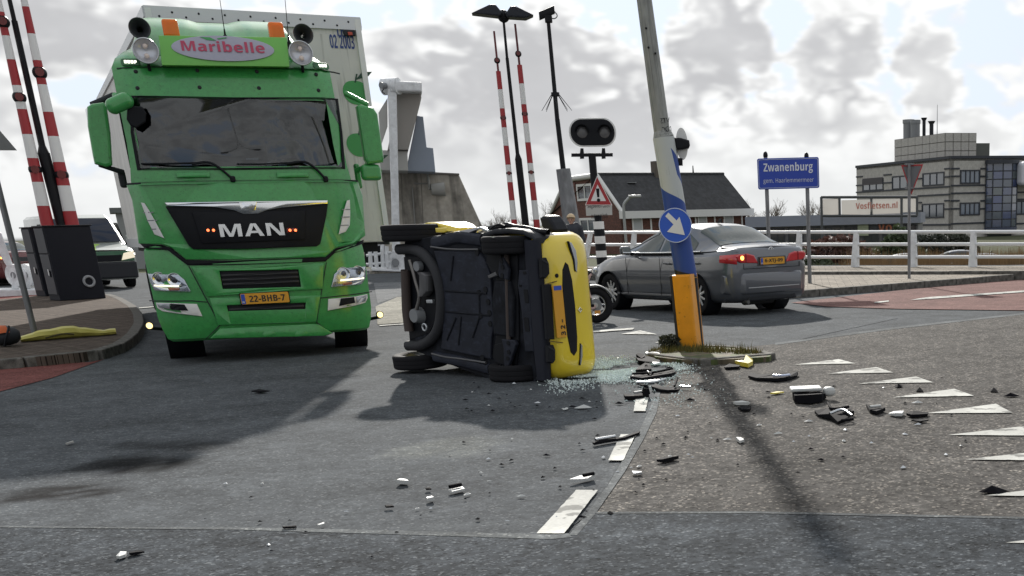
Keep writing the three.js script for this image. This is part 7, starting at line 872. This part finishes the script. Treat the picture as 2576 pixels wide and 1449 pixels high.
  shard('white curved lens strip beside the mast shadow', Fz([[205, 575], [250, 570], [292, 575], [280, 582], [220, 582]]), 0.05, mDw); shard('small black clip under the white lens strip', Fz([[230, 605], [270, 592], [298, 598], [290, 612], [250, 612]]), 0.04, mD); shard('white chip with black end on the chippings', Fz([[220, 762], [245, 758], [262, 770], [240, 780]]), 0.04, mDw); shard('yellow sliver on the chippings', Fz([[395, 525], [430, 515], [465, 518], [420, 525]]), 0.03, mDy);
  const Z = (l) => l.map((p) => zHz(...p));
  shard('long black and silver trim blade across the second dash', Z([[1555, 628], [1640, 612], [1740, 595], [1820, 565], [1855, 557], [1850, 568], [1760, 603], [1640, 622], [1565, 636]]), 0.04, mD, [[Z([[1575, 627], [1700, 605]]), [0.045], mDs]]);
  shard('white tapered panel shard above the nearest dash', Z([[1412, 875], [1480, 855], [1560, 838], [1568, 848], [1520, 862]]), 0.05, mDw, [[Z([[1500, 862], [1566, 848]]), [0.05], mD]]); shard('small black claw right of the second dash', Z([[1960, 742], [2010, 730], [2060, 718], [2100, 722], [2060, 735], [2000, 748]]), 0.05, mD); shard('small pale edged black clip by the chippings seam', Z([[1805, 815], [1860, 812], [1870, 822], [1815, 825]]), 0.03, mDs);
  shard('white and black chip left of the dusty patch', Z([[322, 880], [345, 862], [385, 866], [395, 880], [350, 884]]), 0.05, mDw); shard('white and black split strip on the asphalt', Z([[648, 932], [735, 912], [750, 925], [670, 942]]), 0.03, mDw, [[Z([[655, 930], [730, 915]]), [0.04], mD]]); shard('white bracket chip below the split strip', Z([[508, 985], [545, 972], [556, 988], [515, 993]]), 0.04, mDw); shard('flat black chip near the white bracket chip', Z([[245, 1028], [290, 1024], [302, 1032], [255, 1036]]), 0.02, mD); shard('tiny black chip left of the split strip', Z([[500, 915], [530, 912], [538, 920], [505, 922]]), 0.02, mD);
  const Q = (l) => l.map((p) => zG(...p)); shard('white bent clip in the dark foreground asphalt', Q([[742, 1355], [770, 1332], [808, 1328], [800, 1348], [760, 1362]]), 0.03, mDw); shard('thin black strip beside the white bent clip', Q([[822, 1330], [870, 1318], [918, 1320], [880, 1330], [830, 1338]]), 0.02, mD); shard('thin dark sliver along the pale seam', Q([[1788, 1162], [1875, 1156], [1878, 1162], [1795, 1168]]), 0.015, mD); shard('pale sliver near the pale seam', Q([[2008, 1148], [2050, 1135], [2055, 1142], [2020, 1153]]), 0.02, mDw); shard('dark flat shard in the shadow of the lorry', Q([[1590, 295], [1640, 287], [1705, 293], [1650, 300]]), 0.03, mD); shard('pale stick in the shadow of the lorry', Q([[418, 628], [465, 613], [470, 619], [425, 632]]), 0.02, M([0.3, 0.3, 0.28], 0.7));
  // the many tiny chips
  const kinds = [mD, mD, mDw, mD, mDs]; const base = [0, 1, 2].map((k) => { const rq = rngOf(500 + k), P = [], o = Array.from({ length: 6 }, (_, i) => { const a = i / 6 * 6.283 + rq() * 0.6, q = 0.5 + rq() * 0.5; return [Math.cos(a) * q, 0, Math.sin(a) * q * 0.55]; }); for (let i = 0; i < 6; i++) P.push(0, 0.5, 0, ...o[(i + 1) % 6], ...o[i]); const g2 = new THREE.BufferGeometry(); g2.setAttribute('position', new THREE.Float32BufferAttribute(P, 3)); g2.computeVertexNormals(); return g2; });
  const chip = (u, v, s, k) => { const p = gp(u, v), mt = kinds[k % 5], c = mt === mD ? 'black plastic' : mt === mDw ? 'white plastic' : 'silver', where = u > 1650 ? 'on the brownish chipped road' : v < 1055 ? 'on the asphalt before the overturned car' : v > 1345 ? 'on the dark asphalt below the pale seam' : 'on the grey asphalt above the pale seam'; const m = single('debris_chip', base[k % 3], mt, `tiny ${c} chip ${where}`, 'debris', `tiny ${c} chips ${where}`); m.position.set(p.x, 0.013, p.z); m.rotation.y = k * 1.7; m.scale.set(s, s * 0.6, s); };
  const rq = rngOf(140); for (let i = 0; i < 46; i++) chip(1130 + rq() * 560, 1000 + rq() * 330, 0.012 + rq() * 0.025, Math.floor(rq() * 50)); for (let i = 0; i < 60; i++) chip(1640 + rq() * 800, 930 + rq() * 280, 0.015 + rq() * 0.03, Math.floor(rq() * 50)); for (let i = 0; i < 26; i++) chip(1100 + rq() * 420, 960 + rq() * 80, 0.015 + rq() * 0.03, Math.floor(rq() * 50)); for (let i = 0; i < 16; i++) chip(500 + rq() * 700, 1200 + rq() * 220, 0.01 + rq() * 0.015, Math.floor(rq() * 50));
  chip(1262 * 0.3981 + 872, 1150, 0.04, 0); chip(...zE(1255, 688), 0.07, 0); chip(...zE(1265, 352), 0.08, 1); chip(...zE(118, 750), 0.05, 0); chip(...zE(235, 758), 0.09, 2); chip(...zE(570, 718), 0.06, 0); chip(...zFz(1150, 568), 0.06, 2); chip(...zFz(1625, 535), 0.1, 0); chip(...zFz(1540, 507), 0.1, 3); chip(...zFz(1050, 484), 0.09, 1); chip(...zFz(1160, 505), 0.1, 3); chip(...zFz(1530, 1028), 0.12, 0);
}
// ---------- bag and yellow hose bag on the left pavement ----------
{
  const F = facing(gp(30, 893)), g = thing('rucksack', 'black and orange bag lying on the brick pavement', 'bag', F.o, F.yaw), q = (x, y) => at2(F, z3(x, y)); const a = q(-60, 1210), b = q(170, 1210), t = q(60, 1140), d = q(60, 1285); const w = b[0] - a[0], h = t[1] - d[1];
  const body = loft([0, 0.12, 0.3, 0.6, 0.85, 1].map((k, i) => { const s = [0.35, 0.75, 1, 0.98, 0.8, 0.4][i], o = []; for (let j = 0; j < 16; j++) { const an = j / 16 * 6.283, n = 1 + 0.1 * (fbm(i * 1.7, j * 0.9, 2) - 0.5); o.push([a[0] + w * k, 0.13 + h * 0.5 + Math.sin(an) * h * 0.5 * s * n, Math.cos(an) * 0.2 * s * n]); } return o; }), true, true, true, 1.2); mesh('bag_body', body, M([0.02, 0.022, 0.028], 0.7), g);
  mesh('orange_panel', patch([a[0] + w * 0.1, 0.13 + h * 0.55, 0.2], [a[0] + w * 0.68, 0.13 + h * 0.7, 0.2], [a[0] + w * 0.6, 0.13 + h * 1.02, 0.06], [a[0] + w * 0.15, 0.13 + h * 0.95, 0.06], [0, 0.03, 0.04], 4), M([0.5, 0.1, 0.02], 0.7), g); mesh('strap', tube([[a[0] + w * 0.4, 0.14, 0.23], [a[0] + w * 0.55, 0.14 + h * 0.5, 0.25], [a[0] + w * 0.7, 0.14 + h * 0.95, 0.1]], 0.015, 12, 6), mBlack, g);
  const F2 = facing(gp(180, 872)), y = thing('yellow_cover', 'long crumpled yellow plastic strip lying on the pavement', 'plastic strip', F2.o, F2.yaw), l = (x, yy) => at2(F2, z3(x, yy)); const p0 = l(165, 1200), p1 = l(868, 1172); const rg = []; const rq = rngOf(61); for (let i = 0; i <= 16; i++) { const k = i / 16, x = lerp(p0[0], p1[0], k), hh = 0.06 + 0.09 * Math.sin(Math.PI * clamp(k * 1.1)) + 0.03 * rq(); rg.push(Array.from({ length: 8 }, (_, j) => { const an = j / 8 * 6.283; return [x, 0.125 + hh * 0.5 + Math.sin(an) * hh * 0.5, Math.cos(an) * 0.1 * (0.8 + 0.4 * rq()) + lerp(-0.1, 0.25, 1 - k)]; })); } mesh('strip_body', loft(rg, true, true, true, 0.4), M([0.5, 0.45, 0.1], 0.5), y); mesh('fold', tube([[lerp(p0[0], p1[0], 0.25), 0.16, 0.25], [lerp(p0[0], p1[0], 0.45), 0.2, 0.2], [lerp(p0[0], p1[0], 0.55), 0.18, 0.17]], 0.012, 10, 5), M([0.08, 0.07, 0.03], 0.8), y);
}
// ---------- people ----------
// smooth-joined tapered capsules meshed on a grid
function figureGeo(bones, res, pad, kk = 0.05) {
  const b = new THREE.Box3(); for (const [p, q, r1, r2] of bones) { b.expandByPoint(V3(p).subScalar(0)); b.expandByPoint(V3(q)); } b.expandByScalar(pad); const c = b.getCenter(new THREE.Vector3()), s = b.getSize(new THREE.Vector3()), half = Math.max(s.x, s.y, s.z) / 2 * 1.06;
  const mc = new MarchingCubes(res, new THREE.MeshBasicMaterial(), false, false, 120000), n = res; const B = bones.map(([p, q, r1, r2, k]) => [V3(p), V3(q), r1, r2, k ?? kk]);
  for (let z = 0; z < n; z++) for (let y = 0; y < n; y++) for (let x = 0; x < n; x++) { const P = new THREE.Vector3((x / (n / 2) - 1) * half + c.x, (y / (n / 2) - 1) * half + c.y, (z / (n / 2) - 1) * half + c.z); let d = 1e3; for (const [p, q, r1, r2, k] of B) { const pq = q.clone().sub(p), t = clamp(P.clone().sub(p).dot(pq) / Math.max(1e-9, pq.lengthSq())), dd = P.distanceTo(p.clone().addScaledVector(pq, t)) - lerp(r1, r2, t); const h = clamp(0.5 + 0.5 * (d - dd) / k); d = lerp(d, dd, h) - k * h * (1 - h); } mc.field[x + y * n + z * n * n] = -d; }
  mc.isolation = 0; mc.update(); const cnt = mc.count, g = new THREE.BufferGeometry(); g.setAttribute('position', new THREE.BufferAttribute(mc.positionArray.slice(0, cnt * 3), 3)); g.setAttribute('normal', new THREE.BufferAttribute(mc.normalArray.slice(0, cnt * 3), 3)); g.scale(half, half, half); g.translate(c.x, c.y, c.z); return g;
}
const mSkin = M([0.42, 0.24, 0.17], 0.6), mHair = M([0.3, 0.19, 0.09], 0.7), mEye = M([0.02, 0.018, 0.016], 0.3), mLip = M([0.3, 0.1, 0.09], 0.5);
function head(parent, x, y, z, turn, hair, hatMat) {
  const h = mesh('head', figureGeo([[[0, 0.02, -0.01], [0, 0.05, -0.015], 0.085, 0.088], [[0, -0.05, 0.02], [0, -0.07, 0.035], 0.05, 0.04], [[0, -0.0, 0.085], [0, -0.02, 0.1], 0.012, 0.016], [[0.085, 0, -0.01], [0.09, 0.02, -0.015], 0.014, 0.018], [[-0.085, 0, -0.01], [-0.09, 0.02, -0.015], 0.014, 0.018], [[0, -0.08, -0.02], [0, -0.17, -0.03], 0.045, 0.05]], 44, 0.1, 0.03), mSkin, parent); h.position.set(x, y, z); h.rotation.y = turn;
  for (const s of [-1, 1]) mesh('eye', new THREE.SphereGeometry(0.011, 8, 6).translate(s * 0.032, 0.012, 0.08), mEye, h); mesh('mouth', new THREE.CapsuleGeometry(0.006, 0.03, 3, 6).rotateZ(Math.PI / 2).translate(0, -0.05, 0.076), mLip, h);
  mesh('hair', new THREE.SphereGeometry(0.108, 20, 14, 0, 6.2832, 0, 1.9).scale(0.98, 1.05, 1.02).rotateX(-0.5).translate(0, 0.042, -0.022), hair, h); if (hatMat) mesh('hat', merge([new THREE.SphereGeometry(0.118, 20, 10, 0, 6.2832, 0, 1.35).rotateX(-0.15).translate(0, 0.06, -0.015), new THREE.TorusGeometry(0.108, 0.016, 8, 24).rotateX(Math.PI / 2 - 0.15).translate(0, 0.075, -0.005)]), hatMat, h);
  return h;
}
{
  const o = gp(1452, 704).setY(0.0), F = facing(o), g = thing('person', 'person in beige headband, dark coat and patterned skirt behind the yellow car', 'person', o, F.yaw);
  const bodyB = [[[0, 0.95, 0], [0, 1.02, 0], 0.16, 0.15], [[0, 1.1, 0], [0, 1.3, 0], 0.14, 0.15], [[-0.13, 1.38, 0], [0.13, 1.38, 0], 0.075, 0.075], [[0, 1.38, 0], [0, 1.46, 0.01], 0.06, 0.05], [[-0.19, 1.36, 0], [-0.25, 1.08, 0.02], 0.06, 0.048], [[-0.25, 1.08, 0.02], [-0.2, 0.84, 0.1], 0.045, 0.035], [[0.19, 1.36, 0], [0.25, 1.08, 0.02], 0.06, 0.048], [[0.25, 1.08, 0.02], [0.2, 0.86, 0.12], 0.045, 0.035], [[-0.09, 0.92, 0], [-0.1, 0.48, 0.02], 0.095, 0.06], [[-0.1, 0.48, 0.02], [-0.1, 0.1, -0.02], 0.058, 0.04], [[0.09, 0.92, 0], [0.1, 0.48, 0.02], 0.095, 0.06], [[0.1, 0.48, 0.02], [0.1, 0.1, -0.02], 0.058, 0.04], [[-0.1, 0.05, -0.03], [-0.11, 0.04, 0.14], 0.042, 0.035], [[0.1, 0.05, -0.03], [0.11, 0.04, 0.14], 0.042, 0.035]];
  mesh('body', figureGeo(bodyB, 72, 0.2), M([0.03, 0.03, 0.035], 0.8), g);
  for (const s of [-1, 1]) { const hx = s * 0.2, hy = s < 0 ? 0.82 : 0.84; mesh('hand', figureGeo([[[hx, hy, 0.1], [hx, hy - 0.06, 0.11], 0.03, 0.034], ...[-0.024, -0.008, 0.008, 0.024].map((d, i) => [[hx + d, hy - 0.07, 0.11], [hx + d, hy - 0.12 - (i === 1 || i === 2 ? 0.015 : 0), 0.125], 0.009, 0.008, 0.008]), [[hx - s * 0.03, hy - 0.02, 0.11], [hx - s * 0.05, hy - 0.06, 0.13], 0.011, 0.009, 0.01]], 36, 0.05, 0.02), mSkin, g); }
  const coat = M([0.025, 0.028, 0.038], 0.75); mesh('coat', figureGeo([[[0, 0.86, 0], [0, 1.02, 0], 0.2, 0.185], [[0, 1.05, 0], [0, 1.32, 0], 0.175, 0.175], [[-0.16, 1.38, 0], [0.16, 1.38, 0], 0.095, 0.095], [[-0.2, 1.37, 0], [-0.26, 1.08, 0.02], 0.08, 0.068], [[-0.26, 1.08, 0.02], [-0.2, 0.88, 0.09], 0.064, 0.052], [[0.2, 1.37, 0], [0.26, 1.08, 0.02], 0.08, 0.068], [[0.26, 1.08, 0.02], [0.2, 0.9, 0.11], 0.064, 0.052], [[0.06, 1.45, -0.06], [0.12, 1.47, -0.02], 0.06, 0.06]], 64, 0.25), coat, g);
  mesh('skirt', loft([[0.98, 0.17], [0.8, 0.2], [0.55, 0.24], [0.32, 0.27]].map(([y, r]) => Array.from({ length: 20 }, (_, i) => { const a = i / 20 * 6.2832, q = r * (1 + 0.05 * Math.sin(a * 6)); return [Math.cos(a) * q, y, Math.sin(a) * q * 0.8]; }))), M([1, 1, 1], 0.8, 0, { map: (() => { const r = rngOf(120), sp = Array.from({ length: 160 }, () => [r() * 128, r() * 128, 2 + r() * 3]); return dataTex(128, (x, y) => sp.some(([a, b, q]) => (x - a) ** 2 + (y - b) ** 2 < q * q) ? [150, 120, 130] : [52, 36, 46]); })() }), g);
  head(g, -0.02, 1.58, 0.02, -0.25, mHair, M([0.55, 0.42, 0.27], 0.8));
}
{ // driver seen faintly behind the windscreen
  const g = thing('person', 'driver in a dark jacket sitting behind the green lorry windscreen', 'person', TF.o, TF.yaw); const X = 0.62, Y = 1.98, Z = -1.12;
  mesh('body', figureGeo([[[X, Y + 0.12, Z], [X, Y + 0.45, Z - 0.04], 0.14, 0.15], [[X - 0.15, Y + 0.55, Z - 0.04], [X + 0.15, Y + 0.55, Z - 0.04], 0.08, 0.08], [[X, Y + 0.55, Z - 0.04], [X, Y + 0.64, Z - 0.03], 0.06, 0.05], [[X - 0.2, Y + 0.53, Z], [X - 0.24, Y + 0.28, Z + 0.1], 0.065, 0.05], [[X - 0.24, Y + 0.28, Z + 0.1], [X - 0.16, Y + 0.3, Z + 0.32], 0.046, 0.036], [[X + 0.2, Y + 0.53, Z], [X + 0.24, Y + 0.28, Z + 0.1], 0.065, 0.05], [[X + 0.24, Y + 0.28, Z + 0.1], [X + 0.16, Y + 0.32, Z + 0.32], 0.046, 0.036], [[X - 0.09, Y + 0.1, Z], [X - 0.12, Y + 0.08, Z + 0.4], 0.09, 0.06], [[X + 0.09, Y + 0.1, Z], [X + 0.12, Y + 0.08, Z + 0.4], 0.09, 0.06]], 64, 0.2), M([0.05, 0.06, 0.1], 0.8), g);
  for (const s of [-1, 1]) mesh('hand', figureGeo([[[X + s * 0.16, Y + 0.31, Z + 0.33], [X + s * 0.15, Y + 0.32, Z + 0.39], 0.03, 0.032], ...[0, 1, 2, 3].map((i) => [[X + s * 0.15, Y + 0.3 + i * 0.015, Z + 0.4], [X + s * 0.12, Y + 0.29 + i * 0.015, Z + 0.44], 0.009, 0.008, 0.008]), [[X + s * 0.14, Y + 0.34, Z + 0.36], [X + s * 0.11, Y + 0.37, Z + 0.4], 0.011, 0.009, 0.01]], 32, 0.05, 0.02), mSkin, g);
  head(g, X, Y + 0.8, Z, 0.1, M([0.1, 0.08, 0.06], 0.8)); mesh('vest', figureGeo([[[X, Y + 0.1, Z], [X, Y + 0.45, Z - 0.04], 0.16, 0.17], [[X - 0.1, Y + 0.52, Z - 0.04], [X + 0.1, Y + 0.52, Z - 0.04], 0.1, 0.1]], 40, 0.25), M([0.35, 0.3, 0.05], 0.8), g);
}
// ---------- small pink-framed motorbike behind the yellow car ----------
{
  const F = new Frame(gp(1497, 813), 0.25), g = thing('minibike', 'small motorbike with pink tubular frame behind the yellow car', 'motorbike', F.o, F.yaw), zz = (x, y) => [1381.9 + 0.2221 * x, 509.8 + 0.2221 * y], q = (x, y, z = 0) => at3(F, zz(x, y), z);
  const pink = M([0.55, 0.38, 0.36], 0.45), wr = q(520, 1160), rad = wr[1];
  const wheelX = (x, r) => { const t = mesh('wheel', new THREE.TorusGeometry(r - 0.06, 0.06, 12, 30).translate(x, r, 0), mRubber, g); const gs = [new THREE.TorusGeometry(r * 0.58, 0.014, 8, 26).translate(x, r, 0), cyl(0.04, 0.04, 0.12, 12).rotateX(Math.PI / 2).translate(x, r, 0)]; for (let i = 0; i < 6; i++) gs.push(rod([x, r, 0], [x + Math.cos(i * 1.047) * r * 0.58, r + Math.sin(i * 1.047) * r * 0.58, 0], 0.014, 0.012, 6)); mesh('rim', merge(gs), mSteel, t); mesh('brake_disc', cyl(r * 0.36, r * 0.36, 0.008, 20).rotateX(Math.PI / 2).translate(x, r, 0.05), mGrey, t); mesh('reflector', box(0.09, 0.05, 0.01, x + 0.02, r * 0.62, 0.07), M([0.7, 0.3, 0.05], 0.4), t); };
  wheelX(wr[0], rad); wheelX(wr[0] - 1.0, rad);
  mesh('swing_arm', tube([q(380, 1180, 0.09), q(500, 1195, 0.09), q(520, 1160, 0.09)], 0.022, 12, 8), pink, g); mesh('frame_tube', tube([q(355, 900, 0.07), q(480, 810, 0.07)], 0.02, 4, 8), pink, g); mesh('frame_tube', tube([q(355, 930, 0.07), q(400, 1010, 0.07), q(460, 1080, 0.07)], 0.018, 8, 8), pink, g); mesh('frame_tube', tube([q(470, 815, 0.07), q(440, 890, 0.07), q(445, 990, 0.07), q(470, 1080, 0.07)], 0.016, 12, 8), pink, g);
  const s0 = q(360, 830), s1 = q(480, 800); mesh('seat', loft([0, 0.3, 0.8, 1].map((k, i) => rr(0.2 * [0.7, 1, 1, 0.5][i], 0.12, 0.04, 3).map(([z, y]) => [lerp(s0[0] - 0.25, s1[0], k), lerp(s0[1], s1[1], k) + y, z]))), mBlack, g); mesh('seat_cover', box(0.16, 0.025, 0.14, ...q(410, 775), 0.01), mWhiteP, g);
  const mg = q(560, 1000); mesh('mudguard', new THREE.TorusGeometry(rad + 0.02, 0.018, 6, 18, 1.5).rotateZ(0.35).scale(1, 1, 4).translate(wr[0], rad, 0), mGrey, g); mesh('shock_absorber', merge([rod(q(445, 900, 0.05), q(470, 1100, 0.05), 0.014), cyl(0.03, 0.03, 0.12, 10).translate(...q(455, 1100, 0.05))]), mBlack, g);
  mesh('engine_block', box(0.34, 0.3, 0.2, wr[0] - 0.5, rad + 0.1, 0, 0.05), mDarkGrey, g); mesh('frame_tube', tube([[wr[0] - 0.35, rad + 0.32, 0], [wr[0] - 0.75, rad + 0.4, 0], [wr[0] - 0.85, rad + 0.45, 0]], 0.022, 8, 8), pink, g); mesh('fork', rod([wr[0] - 1.0, rad, 0.07], [wr[0] - 0.85, rad + 0.55, 0.07], 0.02), mSteel, g); mesh('fork', rod([wr[0] - 1.0, rad, -0.07], [wr[0] - 0.85, rad + 0.55, -0.07], 0.02), mSteel, g); mesh('handlebar', rod([wr[0] - 0.84, rad + 0.58, -0.28], [wr[0] - 0.84, rad + 0.58, 0.28], 0.014), mBlack, g); mesh('chain_guard', box(0.45, 0.04, 0.02, wr[0] - 0.25, rad, 0.1), mBlack, g);
}
// ---------- double-armed street lamp behind the camera, mirrored in the lorry's windscreen ----------
{
  // stands where the slanting windscreen throws the view from here
  const nn = TF.Z.clone().add(new THREE.Vector3(0, 0.13, 0)).normalize(), d = ray(618, 320).normalize(), hit = (() => { const q = TF.at(618, 320, -0.12); return TF.o.clone().addScaledVector(TF.X, q[0]).addScaledVector(TF.Z, q[2]).setY(q[1]); })(), rf = d.clone().addScaledVector(nn, -2 * d.dot(nn)), o = hit.clone().addScaledVector(rf, (11.4 - hit.y) / rf.y).setY(0), g = thing('street_lamp', 'tall double-armed street lamp mirrored in the lorry windscreen', 'street lamp', o, TF.yaw); const m = M([0.2, 0.21, 0.22], 0.5, 0.4);
  mesh('pole', rod([0, 0, 0], [0, 11, 0], 0.12, 0.07), m, g); for (const s of [-1, 1]) { mesh('lamp_arm', tube([[0, 10.6, 0], [s * 0.5, 11.6, 0], [s * 1.8, 12.1, 0]], 0.06, 14, 8), m, g); mesh('lamp_head', box(0.9, 0.16, 0.36, s * 2.1, 12.12, 0, 0.05), mDarkGrey, g); }
}
scene.traverse((o) => { if (o.isMesh) { o.castShadow = o.receiveShadow = true; } });
renderer.render(scene, camera);
